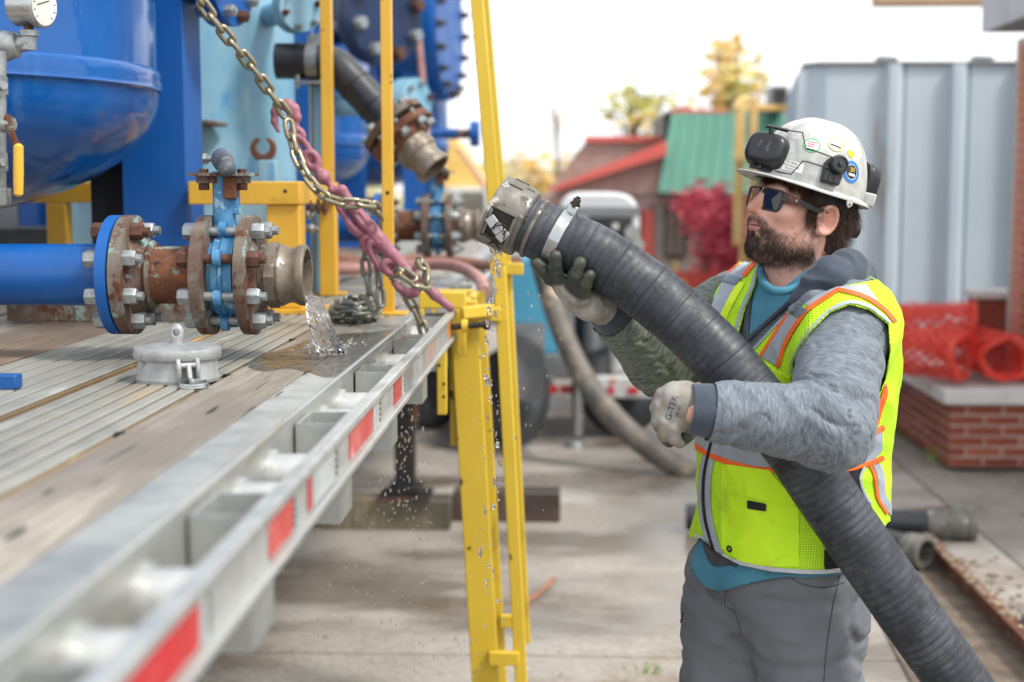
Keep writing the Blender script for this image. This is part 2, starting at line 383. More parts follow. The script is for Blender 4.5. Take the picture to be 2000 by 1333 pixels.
def woodmat(name, c1, c2, dark):
    n = NT(name); g = n.noise(9, 8, .65, (9, .5, 1), dist=.6); big = n.noise(2.3, 4, .5, (1, .35, 1)); cr = n.noise(26, 3, .5, (5, .22, 1), dist=.5)
    col = n.mix(n.rng(g, .40, .60), hx(c1), hx(c2)); col = n.mix(n.rng(big, .42, .64), col, hx(dark)); col = n.mix(n.math('MULTIPLY', n.rng(n.noise(1.1, 6, .65, (1, .6, 1)), .52, .66), .5), col, hx('5d4c3c')); col = n.mix(n.math('MULTIPLY', n.rng(cr, .66, .72), .8), col, hx('3a3029'))
    n.bump(n.math('ADD', g, n.math('MULTIPLY', n.rng(cr, .64, .72), -.7)), .5, .004)
    MATS[name] = n.done(col, n.mixf(n.rng(big, .4, .62), .8, .45), 0); return n.m
M_plank = woodmat('weathered_deck_wood', 'a59f95', '847c72', '756d62')
M_plank2 = woodmat('brown_deck_wood', '8a7764', '6f5f50', '594d42')
M_block = woodmat('timber_block', '8a7f68', '6c6353', '4f4a40')
M_blockd = woodmat('dark_timber_block', '5f4d40', '4a3c33', '362c26')
M_conc = None
n = NT('wet_stained_concrete')
st = n.noise(.55, 6, .6); st2 = n.noise(1.3, 6, .65, (1, 1.3, 1)); fine = n.noise(34, 6, .7); spk = n.noise(16, 3, .6)
col = n.mix(n.rng(st, .38, .62), hx('a49e96'), hx('8b8379')); col = n.mix(n.rng(st2, .5, .68), col, hx('7d6e5f')); col = n.mix(n.math('MULTIPLY', n.rng(fine, .35, .7), .35), col, hx('c2bfb9'))
col = n.mix(n.rng(spk, .68, .71), col, hx('5b554e')); crk = n.noise(2.2, 9, .7, None, None, .8); col = n.mix(n.math('MULTIPLY', n.rng(n.math('ABSOLUTE', n.math('SUBTRACT', crk, .5)), .006, .0), .5), col, hx('4d463f'))
wet = n.rng(n.noise(.62, 5, .6, (.8, 1.9, 1)), .45, .60)
col = n.mix(n.math('MULTIPLY', wet, .6), col, hx('63584c'))
n.bump(n.math('ADD', fine, n.math('MULTIPLY', spk, .5)), .25, .004)
M_conc = n.done(col, n.mixf(wet, .8, .13), 0)
M_joint = mk('concrete_joint_filler', '5f5a52', '4a463f', 8, .9, 0, bump=.3)
n = NT('dirt_asphalt'); a = n.noise(.9, 7, .65); b = n.noise(45, 5, .7); c = n.noise(9, 4, .6)
col = n.mix(n.rng(a, .38, .64), hx('8b867f'), hx('6c645b')); col = n.mix(n.rng(b, .45, .75), col, hx('a8a299')); col = n.mix(n.rng(c, .63, .7), col, hx('564b40'))
n.bump(b, .4, .006); M_asph = n.done(col, .85, 0)
M_dirt = mk('brown_dirt', '75685a', '5c5046', 7, .95, 0, bump=.6, bscale=40, bdist=.01, spots=[('8f8577', 22, .58, .66, .95, 0), ('3f352c', 12, .62, .7, .95, 0)])
# hose rubber: wrapped cloth bands come from the along-hose attribute
n = NT('wrapped_black_rubber'); uv = n.coord(None, 'huv')
sep = n.n('ShaderNodeSeparateXYZ'); n.set(sep.inputs[0], uv); u = sep.outputs[0]
rib = n.math('SINE', n.math('MULTIPLY', u, 2 * math.pi / .0150)); seam = n.math('PINGPONG', n.math('ADD', u, n.math('MULTIPLY', n.noise(1, 1, .5, (9, .5, 1), 'huv'), .05)), .033); seamm = n.rng(seam, .0313, .033)
mott = n.noise(34, 6, .65); mott2 = n.noise(9, 5, .6); fib = n.noise(1, 4, .7, (30, 4, 1), 'huv'); wetn = n.noise(15, 4, .55, dist=.6)
col = n.mix(n.rng(mott, .36, .66), hx('343a43'), hx('22262d')); col = n.mix(n.math('MULTIPLY', n.rng(mott2, .50, .66), .40), col, hx('61656a')); col = n.mix(n.math('MULTIPLY', n.rng(fib, .52, .75), .6), col, hx('2a2c30'))
col = n.mix(n.math('MULTIPLY', n.rng(rib, -.2, 1), n.rng(n.noise(12, 4), .35, .6, .25, .7)), col, hx('24262b')); col = n.mix(n.math('MULTIPLY', seamm, .55), col, hx('15161a')); dash = n.math('MULTIPLY', n.rng(rib, .1, .7), n.rng(n.noise(1, 3, .6, (34, 60, 1), 'huv'), .46, .60)); col = n.mix(n.math('MULTIPLY', dash, .45), col, hx('1b1d22')); col = n.mix(n.rng(wetn, .64, .65), col, hx('191b1f')); scr = n.noise(1, 3, .7, (14, 120, 1), 'huv'); col = n.mix(n.math('MULTIPLY', n.rng(scr, .69, .74), .45), col, hx('7b7b78'))
h = n.math('ADD', n.math('MULTIPLY', rib, -.20), n.math('MULTIPLY', seamm, -.8)); h = n.math('ADD', h, n.math('MULTIPLY', mott, .7)); n.bump(h, .45, .0028)
M_hose = n.done(col, n.mixf(n.rng(mott, .35, .65), .42, .62), 0)
M_hosebg = mk('tan_grey_rubber_hose', '55514c', '736c63', 9, .6, 0, bump=.2, spots=[('a99b84', 6, .56, .66, .6, 0)])
M_pinkhose = mk('faded_red_rubber_hose', '9d6f6a', 'b08780', 8, .6, 0, spots=[('7b4f45', 9, .58, .68, .7, 0)])
M_black = mk('black_plastic', '17181b', '1d1f23', 20, .36, 0, bump=.08, bscale=200, rvar=.06)
M_blackmat = mk('black_webbing', '121316', '191a1d', 40, .8, 0, bump=.2, bscale=300)
M_hdpe = mk('black_hdpe_pipe', '26282c', '303338', 7, .4, 0, bump=.05, rvar=.06)
M_tyre = mk('tyre_rubber', '2e3034', '3b3c3e', 9, .8, 0, bump=.2, spots=[('5a564f', 6, .58, .7, .9, 0)])
M_hub = mk('grey_wheel_steel', '7d8890', '93999c', 8, .5, .3)
M_red = mk('red_reflective_tape', 'b3161c', 'c0262a', 9, .35, 0, bump=.06, bscale=300, spots=[('d2696a', 7, .56, .7, .35, 0)])
M_redfade = mk('faded_red_reflective_tape', 'b8423f', 'c25a55', 9, .4, 0, spots=[('cf908b', 9, .55, .68, .4, 0)])
M_whitetape = mk('silver_reflective_tape', 'c4c9ca', 'b2b8b8', 18, .35, .2, spots=[('9b978c', 20, .6, .7, .5, 0)])
M_orange = mk('amber_reflector', 'c96a1c', 'd67f2a', 9, .3, 0)
M_white = mk('dirty_white_paint', 'c9cac8', 'bdbdb9', 6, .5, 0, spots=[('9a958b', 9, .6, .7, .6, 0)])
M_glassdial = mk('gauge_dial_white', 'd2d2cc', 'c6c6c0', 8, .3, 0)
M_chrome = mk('stainless_steel', 'a5a8aa', 'b5b8b8', 20, .24, .9)
M_cyan = mk('cyan_machine_panel', '4f9fc0', '57a8c8', 2, .5, 0, bump=.03)
M_machgrey = mk('grey_machine_paint', '6f7274', '85878a', 3, .5, .1)
M_machdark = mk('dark_machine_parts', '25272a', '3a3a3a', 9, .7, .1)
M_silver = mk('silver_engine_cover', 'd6d8da', 'c8cacc', 3, .38, 0)
M_fender = mk('grey_fender', '5b5d60', '6a6a6a', 6, .6, .1)
M_cont = mk('grey_blue_container_paint', 'b0bec8', 'b8c4cd', .9, .5, 0, bump=.04, spots=[('aab8c2', 1.6, .55, .75, .5, 0, (1, 1, .2)), ('8d8a80', 3.2, .60, .74, .7, 0, (1, 1, .10)), ('7c756c', 9, .70, .76, .8, 0)])
M_contside = M_cont
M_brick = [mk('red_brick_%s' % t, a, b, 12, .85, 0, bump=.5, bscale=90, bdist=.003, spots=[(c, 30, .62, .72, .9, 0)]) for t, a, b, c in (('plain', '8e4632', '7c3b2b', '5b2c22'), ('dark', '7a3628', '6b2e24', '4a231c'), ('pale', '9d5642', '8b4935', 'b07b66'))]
M_brickfar = [mk('hazed_brick_%s' % t, a, b, 8, .9, 0) for t, a, b in (('plain', 'bd9d95', 'b09088'), ('dark', '967a75', '8c716c'), ('pale', 'bba29b', 'b09690'))]  # house brick lightened, distance haze mixed into the colours
M_mortar = mk('mortar', 'b5aca2', 'a59c93', 20, .95, 0, bump=.4)
M_cap = mk('pale_stone_cap', 'b9b8b4', 'c8c7c3', 5, .8, 0, bump=.2, bscale=40)
M_redtrim = mk('red_trim_paint', 'cc5a52', 'd2645a', 2, .5, 0)  # lighter, duller red: haze over the house put into the colour
M_green = mk('green_standing_seam_roof', '457a69', '4b8371', 1.5, .45, .1)
M_frame = mk('window_frame_brown', '3d3330', '453a36', 5, .6, 0)
M_pane = mk('dusty_window_pane', '8d8a7c', '6d6b62', 2, .15, 0)
M_palewood = mk('pale_yellow_timber', 'd3ab62', 'dcbb7c', 3, .6, 0)
M_ylwmach = mk('yellow_machine_paint', 'e2bd6a', 'dcb464', 3, .5, 0)
M_rednet = mk('red_safety_netting', 'e2382a', 'ea4a3a', 9, .45, 0, Subsurface_Weight=.15)
M_redfence = mk('red_barrier_mesh', 'c83a30', 'd24a3c', 5, .6, 0)
M_bark = mk('tree_bark', '6e6152', '857a6b', 9, .9, 0, bump=.4)
def leafm(name, a, b):
    n = NT(name); oi = n.n('ShaderNodeObjectInfo'); f = n.noise(3, 3); return n.done(n.mix(n.rng(f, .35, .65), hx(a), hx(b)), .6, 0, Transmission_Weight=0)
M_leafy = leafm('yellow_autumn_leaves', 'e3bf62', 'ecd08a'); M_leafg = leafm('yellow_green_leaves', 'bcc070', 'd0c878'); M_leafr = leafm('crimson_leaves', 'b23448', 'c64a5e'); M_leaft = leafm('pale_tan_leaves', 'd0bd98', 'c9b98c'); M_grass = leafm('grass_blades', '5d7a2c', '7a9440')
M_fascia = mk('grey_fascia_panel', 'a0a3a8', 'b0b2b5', 3, .6, 0); M_soffit = mk('grey_soffit', '85868c', '7a7b80', 3, .7, 0); M_tan = mk('tan_fascia', 'a5886a', 'b09274', 3, .7, 0)
# water
n = NT('clear_water'); n.done((1, 1, 1, 1), .02, 0, Transmission_Weight=1.0, IOR=1.33); M_water = n.m
n = NT('thin_water_film'); rp = n.noise(26, 3, .55, dist=1.2); n.bump(rp, 1.0, .012); n.done((.95, .93, .88, 1), .03, 0, Transmission_Weight=1.0, IOR=1.33); M_film = n.m
n = NT('thin_water_film_on_deck'); rp = n.noise(34, 3, .55, dist=1.6); bp = n.n('ShaderNodeBump'); n.set(bp.inputs['Height'], rp); bp.inputs['Strength'].default_value = 1; bp.inputs['Distance'].default_value = .012
fr = n.n('ShaderNodeFresnel'); fr.inputs[0].default_value = 1.5; n.set(fr.inputs['Normal'], bp.outputs[0])
tr = n.n('ShaderNodeBsdfTransparent'); tr.inputs[0].default_value = (.95, .93, .89, 1); gl = n.n('ShaderNodeBsdfGlossy'); gl.inputs['Roughness'].default_value = .03; n.set(gl.inputs['Normal'], bp.outputs[0])
mx = n.n('ShaderNodeMixShader'); n.set(mx.inputs[0], fr.outputs[0]); n.set(mx.inputs[1], tr.outputs[0]); n.set(mx.inputs[2], gl.outputs[0]); n.t.links.new(mx.outputs[0], n.N['Material Output'].inputs[0]); M_film = n.m
# ---------------------------------------------------------------- ground
g = MB(); g.bb((-150, -60, -.3), (150, 400, -.03)); o = g.build('ground', M_asph, None); tag(o, 'grey asphalt and dirt yard stretching back to the trees', 'ground', kind='structure')
yard = thing('concrete_yard', 'pale wet concrete slabs of the yard under the trailer and worker', 'pavement', (0, 0, 0), kind='structure')
g = MB(); g.bb((-9.0, -1, -.025), (2.02, 30, -.012)); g.build('joint_bed', M_joint, yard)
ys = [-.4, 1.0, 2.57, 4.92, 7.27, 9.62, 11.97, 14.4, 17.2]; xs = [-5.6, -2.75, 2.0]
for j in range(len(ys) - 1):
    for i in range(len(xs) - 1):
        m = MB(); e = .009; m.bb((xs[i] + e, ys[j] + e, -.024), (xs[i + 1] - e, ys[j + 1] - e, rnd.uniform(-.003, .003)))
        m.build('concrete_slab', M_conc, yard, bev=.006)
# ---------------------------------------------------------------- flatbed trailer
H = .335; DZ = CAMZ - H
XO, XI, XB, XW = -H / 1.048, -H / .8335, -H / .691, -.62
Y0, Y1 = .35, 16.0
tr = thing('flatbed_trailer', 'long flatbed trailer with aluminium and wood deck and silver rub rail', 'trailer', (-1.5, 5, 0))
m = MB(); m.bb((XB + .002, Y0, DZ - .10), (XI - .008, Y1, DZ)); m.bb((XI - .008, Y0, DZ - .10), (XI, Y1, DZ + .006)); m.build('side_rail', M_alu, tr, bev=.002)
m = MB(); t = .012
m.bb((XO - t, Y0, DZ - .072), (XO, Y1, DZ)); m.bb((XO, Y0, DZ - .010), (XO + .010, Y1, DZ + .002)); m.bb((XO, Y0, DZ - .074), (XO + .010, Y1, DZ - .064))
rub = m.build('rub_rail', M_alubright, tr, bev=.0015)
# fluted inner face of the rub rail front
m = MB()
for k in range(60):
    y = 2.95 + k * .016
    if y < 3.75: m.bb((XO, y, DZ - .062), (XO + .0022, y + .008, DZ - .012))
m.build('rail_flute', M_alubright, rub)
# stake pockets and pipe spools between the side rail and the rub rail
ZP = [1 / .001302, 1 / .001832, 1 / .002336, 1 / .002882]
FD = FPX * H / .8335
def zrail(px): return FD / (1110 - px)
ya, yb = zrail(342), zrail(763); step = (yb - ya) / 3
pockm = MB(); a, b, wl = XI + .004, XO - t - .002, .0055; L = .115
for lo, hi in (((a, 0, -.155), (a + wl, L, -.006)), ((b - wl, 0, -.155), (b, L, -.006)), ((a + wl, 0, -.155), (b - wl, wl, -.006)), ((a + wl, L - wl, -.155), (b - wl, L, -.006)), ((a + wl, wl, -.155), (b - wl, L - wl, -.150))): pockm.bb(lo, hi)
pockm = pockm.mesh('stake_pocket', M_alu)
sp = MB(); sp.cyl((XI - .002, 0, -.052), (XO - t + .001, 0, -.052), .030, n=24); sp.cyl((XI - .001, 0, -.052), (XI + .010, 0, -.052), .036, n=24); sp.cyl((XO - t - .009, 0, -.052), (XO - t, 0, -.052), .036, n=24); spm = sp.mesh('pipe_spool', M_alubright)
for k in range(-1, 14):
    y = ya + k * step
    if y > .4: inst('stake_pocket', pockm, tr, (0, y, DZ))
    for fr_ in (.42, .74):
        if .5 < y + fr_ * step < 8: inst('pipe_spool', spm, tr, (0, y + fr_ * step, DZ))
# reflective tape on the rub rail
def yo(px): return FPX * H / 1.048 / (1110 - px)
def tape(p0, p1, mat, name='reflective_tape', lab=None, x=.0005, z0=-.060, z1=-.014):
    m = MB(); m.bb((XO + x, p0, DZ + z0), (XO + x + .0012, p1, DZ + z1)); return m.build(name, mat, tr, label=lab)
tape(.80, yo(362), M_red, lab='bright red reflective tape nearest the camera'); tape(yo(363) + .004, yo(378), M_whitetape)
tape(yo(510), yo(558), M_redfade); tape(yo(590), yo(597), M_redfade); tape(yo(600), yo(645), M_whitetape); tape(yo(675), yo(722), M_redfade); tape(yo(724), yo(735), M_whitetape)
tape(yo(765), yo(780), M_redfade); tape(yo(781), yo(785), M_whitetape); tape(yo(815), yo(822), M_whitetape); tape(yo(826), yo(848), M_orange, 'amber_reflector'); tape(yo(850), yo(854), M_whitetape); tape(yo(872), yo(879), M_orange, 'amber_reflector')
for p in (382, 561, 648, 737, 786, 818, 856):      # black print and rivets down the tape ends
    for q in range(5):
        m = MB(); y = yo(p); m.bb((XO + .0005, y, DZ - .058 + q * .0095), (XO + .0014, y + .007, DZ - .0525 + q * .0095)); m.build('tape_print', M_black, tr)
# deck: one wooden plank, then ridged aluminium and more wood
def plank(x0, x1, mat, y0=Y0, y1=Y1, dz=0, name='deck_plank'):
    m = MB(); m.bb((x0 + .003, y0, DZ - .03), (x1 - .003, y1, DZ + dz)); return m.build(name, mat, tr, bev=.0025)
def hollow(x0, x1, y0, y1): pass
cuts = [Y0, 3.63, 7.4, 11.2, Y1]
for a, b in zip(cuts, cuts[1:]): plank(XW, XB, M_plank, a + .002, b - .002, rnd.uniform(-.003, 0))
def alu(x0, x1, nr, dz=0):
    m = MB(); w = (x1 - x0) / nr; m.mat(1).bb((x0 + .0015, Y0, DZ - .035), (x1 - .0015, Y1, DZ - .005 + dz)); m.mat(0)
    for k in range(nr): m.bb((x0 + k * w + .0035, Y0, DZ - .005 + dz), (x0 + (k + 1) * w - .0035, Y1, DZ + dz))
    m.build('aluminium_deck_board', [M_aludeck, MATS.get('groove_dirt') or mk('groove_dirt', '8a7350', '6b5a44', 7, .8, 0, stretch=(1, .2, 1), spots=[('b39462', 8, .55, .65, .7, 0)])], tr, bev=.002)
    for k in range(1):
        mm = MB(); mm.bb((x0 - .004, Y0, DZ - .008), (x0 + .001, Y1, DZ - .003)); 
alu(-.822, XW - .004, 6); alu(-1.085, -.846, 6)
m = MB(); m.bb((-.8455, Y0, DZ - .03), (-.8225, Y1, DZ - .012)); m.build('rusty_gap_strip', mk('rust_stained_gap', '9a6a3e', '7d4f2c', 9, .7, 0, stretch=(1, .2, 1), spots=[('b98a55', 12, .55, .65, .6, 0)]), tr)
x = -1.09
k = 0
while x > -2.9:
    w = (.24, .2, .2, .24, .19)[k % 5]; mat = (M_plank2, M_plank, M_plank2)[k % 3]
    if k % 5 == 3: alu(x - w, x - .004, 6)
    else:
        for a, b in zip(cuts, cuts[1:]): plank(x - w, x, mat, a + .002 + k * .05, b - .002 + k * .05, rnd.uniform(-.006, 0))
    x -= w + .004; k += 1
m = MB(); m.bb((-2.92, Y0, DZ - .12), (XB, Y1, DZ - .04)); m.build('deck_frame', M_machdark, tr)
m = MB()
for xx in (-2.1, -1.1): m.bb((xx - .07, Y0 + .1, DZ - .42), (xx + .07, Y1, DZ - .12))
m.build('main_beam', M_machdark, tr)
# screw holes and splits in the near plank
m = MB()
for i in range(7):
    y = 1.3 + i * .62; 
    m = MB(); m.lathe((XW + .001, y, DZ - .004), (0, 0, 1), [(0, .0075), (.0050, .0075)], 10); m.build('deck_screw', M_darkmetal, tr)
def splits(name, specs):
    for px, py, L, wd in specs:
        m = MB(); c = G(px, py, DZ + .0006); pts = []; n_ = 9
        up = [c + Vector((wd * math.sin(math.pi * i / n_) * rnd.uniform(.6, 1), (i / n_ - .5) * L, 0)) for i in range(n_ + 1)]
        lo = [c + Vector((-wd * math.sin(math.pi * i / n_) * rnd.uniform(.5, 1), (i / n_ - .5) * L, 0)) for i in range(n_ - 1, 0, -1)]
        m.poly(up + lo, (0, 0, .0008)); m.build(name, M_darkmetal, tr)
splits('wood_split', [(415, 801, .08, .003), (30, 1042, .06, .005), (545, 770, .07, .0015), (600, 728, .09, .0015), (95, 960, .04, .0015), (690, 634, .16, .003)])
# landing leg on timber blocks
lg = W(790, 700, 6.85)
m = MB(); zb = .15; m.bb((lg.x - .062, 6.79, .5), (lg.x + .062, 6.91, DZ - .12)); m.bb((lg.x - .048, 6.80, zb + .05), (lg.x + .048, 6.90, .55)); m.bb((lg.x - .08, 6.78, zb + .012), (lg.x + .08, 6.92, zb + .06)); m.bb((lg.x - .13, 6.72, zb), (lg.x + .13, 6.98, zb + .014))
m.build('landing_leg', mk('dark_leg_paint', '1d1f24', '2a2422', 6, .6, .1, spots=[('5a3a2a', 9, .55, .66, .85, 0, (1, 1, .6))]), tr, bev=.006)
def timber(px0, px1, Y, mat, lab, h=.15, d=.16):
    a, b = W(px0, 1000, Y), W(px1, 1000, Y); m = MB(); m.bb((0, 0, 0), (b.x - a.x, d, h)); t = thing('timber_block', lab, 'timber', (a.x, Y, .0), 'timber blocks under the landing leg'); o = m.build('beam', mat, t, bev=.008, local=True)
timber(628, 879, 6.76, M_block, 'short grey green timber block carrying the black landing leg')
timber(884, 1094, 6.95, M_blockd, 'dark brown timber block lying behind the yellow ladder legs')
# trailer wheels behind the ladder
def wheel(name, c, r, w, label, axis=(1, 0, 0), par=None):
    t = par or thing(name, label, 'wheel', c); c = Vector(c); ax = Vector(axis).normalized()
    prof = [(-w / 2, r * .62), (-w / 2, r * .86), (-w * .42, r * .96), (-w * .25, r), (w * .25, r), (w * .42, r * .96), (w / 2, r * .86), (w / 2, r * .62)]
    hold = t if par is None else t
    m = MB(); m.lathe(c, ax, prof, 40); ty = m.build('tyre', M_tyre, t)
    m = MB(); m.lathe(c, ax, [(-w * .5, r * .6), (-w * .32, r * .6), (-w * .3, r * .5), (-w * .18, r * .3), (-w * .18, .01)], 32); m.lathe(c, ax, [(w * .5, r * .6), (w * .32, r * .6), (w * .28, r * .5), (w * .1, r * .36), (w * .1, r * .22), (w * .4, r * .2), (w * .42, .01)], 32)
    for k in range(8):
        x, y, _ = frame(ax); q = c + ax * (w * .1) + (x * math.cos(k * .785) + y * math.sin(k * .785)) * r * .29; m.hexn(q, ax, r * .035, w * .1)
    m.build('rim', M_hub, t); return t
# ---------------------------------------------------------------- second small trailer with pump, built around Y = 9.5
pt = thing('pump_trailer', 'small trailer with cyan panel silver engine hood and red marker lights', 'trailer', (.3, 9.6, 0))
def bx(name, px0, px1, py0, py1, Y, dep, mat, bev=.01, par=None, lab=None):
    a, b = W(px0, py1, Y), W(px1, py0, Y); m = MB(); m.bb((a.x, Y, a.z), (b.x, Y + dep, b.z)); return m.build(name, mat, par or pt, bev=bev, label=lab)
bx('side_panel', 985, 1106, 505, 692, 9.35, 1.6, M_cyan, .02)
bx('panel_post', 1106, 1122, 500, 735, 9.33, .1, M_machgrey); bx('machine_body', 1122, 1262, 520, 715, 9.6, 1.5, M_machdark, .02)
bx('chassis_beam', 960, 1125, 694, 740, 9.28, .2, M_machgrey, .01); bx('deck_frame', 1116, 1380, 738, 778, 9.25, .12, M_white, .01); bx('pump_housing', 1140, 1250, 560, 700, 9.45, .5, M_machgrey, .06)
bx('pump_casing', 1190, 1290, 640, 735, 9.35, .3, M_white, .05)
for p in ((1062, 1090), (1094, 1120)): bx('marker_light', p[0], p[1], 755, 769, 9.22, .04, M_red, .004, lab='red marker light under the fender')
for p in ((1186, 1200), (1226, 1246)): bx('reflector', p[0], p[1], 757, 770, 9.235, .012, M_red, .002)
bx('amber_light', 1192, 1203, 741, 748, 9.235, .012, M_orange, .002)
# engine hood with rounded shoulders
m = MB(); RS = []
a, b = W(1088, 470, 9.4), W(1250, 376, 9.4); cx, hw, z0, z1 = (a.x + b.x) / 2, (b.x - a.x) / 2, a.z, b.z
def arch(y, s): return [Vector((cx + math.copysign(abs(math.cos(t_)) ** .45, math.cos(t_)) * hw * s, y, z0 + abs(math.sin(t_)) ** .5 * (z1 - z0) * s)) for t_ in [math.pi * i / 20 for i in range(21)]]
m.rings([arch(9.38, .93), arch(9.42, 1), arch(10.8, 1), arch(10.84, .95)]); m.build('engine_hood', M_silver, pt)
bx('grille_band', 1148, 1236, 424, 466, 9.355, .03, M_machdark, .006); bx('hood_badge', 1196, 1208, 437, 449, 9.345, .012, M_white, .003); bx('hood_stripe', 1090, 1250, 404, 420, 9.365, .02, M_machgrey, .004)
bx('radiator_frame', 1096, 1252, 470, 560, 9.5, .4, M_machgrey, .02)
for (px, py, r_) in ((1235, 455, .05), (1245, 480, .045), (1225, 500, .05), (1105, 480, .04)):
    m = MB(); c = W(px, py, 9.3); m.cyl(c, c + Vector((.0, .25, 0)), r_, n=16); m.build('hose_fitting', M_chrome, pt)
for px, py in ((1160, 470), (1180, 520), (1210, 560)):
    m = MB(); c = W(px, py, 9.42); m.tube(catmull([c, c + Vector((.1, -.03, -.12)), c + Vector((.22, 0, -.2))]), .022, 8); m.build('engine_hose', M_machdark, pt)
# fender arch
m = MB(); RS = []; fc = W(1000, 790, 8.72); fc.z = .36; 
for i in range(13):
    a_ = math.pi * (i / 12); RS.append([Vector((fc.x - .06, fc.y + .45 + math.cos(a_) * .52, fc.z + math.sin(a_) * .43)) , Vector((fc.x + .2, fc.y + .45 + math.cos(a_) * .52, fc.z + math.sin(a_) * .43)), Vector((fc.x + .2, fc.y + .45 + math.cos(a_) * .49, fc.z + math.sin(a_) * .40)), Vector((fc.x - .06, fc.y + .45 + math.cos(a_) * .49, fc.z + math.sin(a_) * .40))])
m.rings(RS); m.build('fender', M_fender, pt)
bx('fender_bracket', 1040, 1082, 735, 765, 9.24, .05, M_fender, .02)
for px, Y, nm in ((998, 9.05, 'wheel'), (840, 9.75, 'wheel'), (1216, 9.55, 'wheel')):
    c = W(px, 782, Y); c.z = .32; w_ = bpy.data.objects.new('wheel', None); COL.objects.link(w_); w_.parent = pt; w_.location = c - LOC[pt.name]; LOC[w_.name] = c
    wheel('wheel', c, .32, .2, '', (.8, -.6, 0) if px < 1100 else (.5, -.86, 0), par=w_)
m = MB(); c = W(1128, 790, 9.15); m.cyl((c.x, c.y, .12), (c.x, c.y, .52), .028, n=14); m.cyl((c.x, c.y, .06), (c.x, c.y, .3), .036, n=14); m.cyl((c.x - .02, c.y - .02, 0), (c.x - .02, c.y - .02, .03), .075, .065, n=20); m.build('jack_stand', M_galv, pt); bx('jack_tube', 1117, 1143, 735, 795, 9.13, .1, M_machdark, .01)
# tan hose looping from the pump trailer to the ground
P = [W(1046, 470, 8.9), W(1062, 530, 8.8), W(1085, 610, 8.7), W(1116, 690, 8.55), W(1158, 765, 8.42), W(1213, 830, 8.3), W(1282, 886, 8.2), W(1352, 925, 8.15), W(1440, 955, 8.1), W(1560, 968, 8.2), W(1700, 940, 8.9)]
m = MB(); m.tube(catmull(P, 8), .068, 16); o = m.build('discharge_hose', M_hosebg, None); tag(o, 'tan grey hose looping down from the pump trailer to the ground', 'hose')
# ---------------------------------------------------------------- pressure vessels on the trailer
def vessel(c, Rv, zs, mat, label, group=None, skirt=True):
    t = thing('pressure_vessel', label, 'tank', (c[0], c[1], DZ), 'blue pressure vessels on the trailer'); o = (c[0], c[1], zs)
    m = MB(); m.lathe((0, 0, 0), (0, 0, 1), [(.0, Rv), (3.2, Rv)], 72); m2 = m
    prof = [(-Rv * .5 * math.sin(a), Rv * 1.006 * math.cos(a)) for a in [math.pi / 2 * i / 16 * .995 for i in range(16, -1, -1)]]
    M1 = MB(); M1.lathe(o, (0, 0, 1), [(.052, Rv), (3.0, Rv), (3.001, Rv * .2)], 80, caps=False); M1.build('shell', mat, t, smooth=50)
    M2 = MB(); M2.lathe(o, (0, 0, 1), prof + [(.004, Rv * 1.012)], 80); M2.build('dished_bottom', mat, t, smooth=50)
    M3 = MB(); M3.lathe(o, (0, 0, 1), [(.000, Rv * .98), (.0005, Rv * 1.013), (.006, Rv * 1.022), (.012, Rv * 1.015), (.02, Rv * 1.019), (.034, Rv * 1.012), (.046, Rv * 1.015), (.056, Rv * 1.004), (.06, Rv * .99)], 80); M3.build('weld_seam', mat, t, smooth=60)
    M3 = MB(); M3.lathe((c[0], c[1], 0), (0, 0, 1), [(zs - .010, Rv * .97), (zs - .009, Rv * 1.004), (zs + .001, Rv * 1.004), (zs + .0015, Rv * .97)], 80); M3.build('seam_groove', M_navy, t)
    return t
ZS = 1.886
v1 = vessel((-1.62, 3.42), .61, ZS, M_blue, 'big glossy royal blue pressure vessel at the left with dished bottom')
v2 = vessel((-1.72, 7.9), .61, ZS, M_blue, 'royal blue pressure vessel behind the black elbow pipe')
v3 = vessel((-1.62, 11.6), .64, ZS + .1, M_blue, 'farthest royal blue pressure vessel with the bolted round hatch')
# nozzle lug on the first dish
for v, (cx, cy) in ((v1, (-1.62, 3.42)), (v2, (-1.72, 7.9)), (v3, (-1.62, 11.6))):
    for sx, sy in (((.44, .40), (.44, -.72)) if v is not v1 else ((-.5, -.3), (-.5, .42))):
        m = MB(); x, y = cx + sx, cy + sy; m.bb((x - .075, y - .09, DZ + .008), (x - .062, y + .09, 2.6)); m.bb((x - .062, y - .09, DZ + .008), (x + .09, y - .078, 2.6)); m.bb((x - .062, y + .078, DZ + .008), (x + .09, y + .09, 2.6)); m.build('leg', M_bluesteel, v); m = MB(); m.bb((x - .11, y - .12, DZ), (x + .12, y + .12, DZ + .012)); m.build('foot_plate', M_bluesteel, v, bev=.002)
# the wide blue column seen beside the first vessel
a, b = W(240, 400, 3.86), W(364, 400, 3.86)
m = MB(); m.bb((a.x, 3.86, DZ + .02), (b.x, 3.875, 3.0)); m.bb((b.x - .014, 3.8751, DZ + .02), (b.x, 4.05, 3.0)); m.bb((a.x - .002, 3.8751, DZ + .02), (a.x + .012, 4.05, 3.0)); m.build('support_column', M_bluesteel, v1, bev=.002)
aa = W(178, 400, 3.9); m = MB(); m.bb((aa.x, 3.9, DZ), (a.x - .003, 4.06, 2.2)); m.build('column_channel', M_navy, v1)  # dark box fills the recess; its shade is in the colour
m = MB(); m.bb((a.x - .05, 3.78, DZ), (b.x + .05, 4.12, DZ + .018)); m.build('column_base', M_bluesteel, v1, bev=.002)
m = MB(); a_ = W(290, 625, 3.6); b_ = W(372, 625, 3.6); m.bb((a_.x - .35, 3.55, DZ), (b_.x, 3.6, DZ + .055)); m.build('skid_beam', M_rustfl, v1, bev=.003)
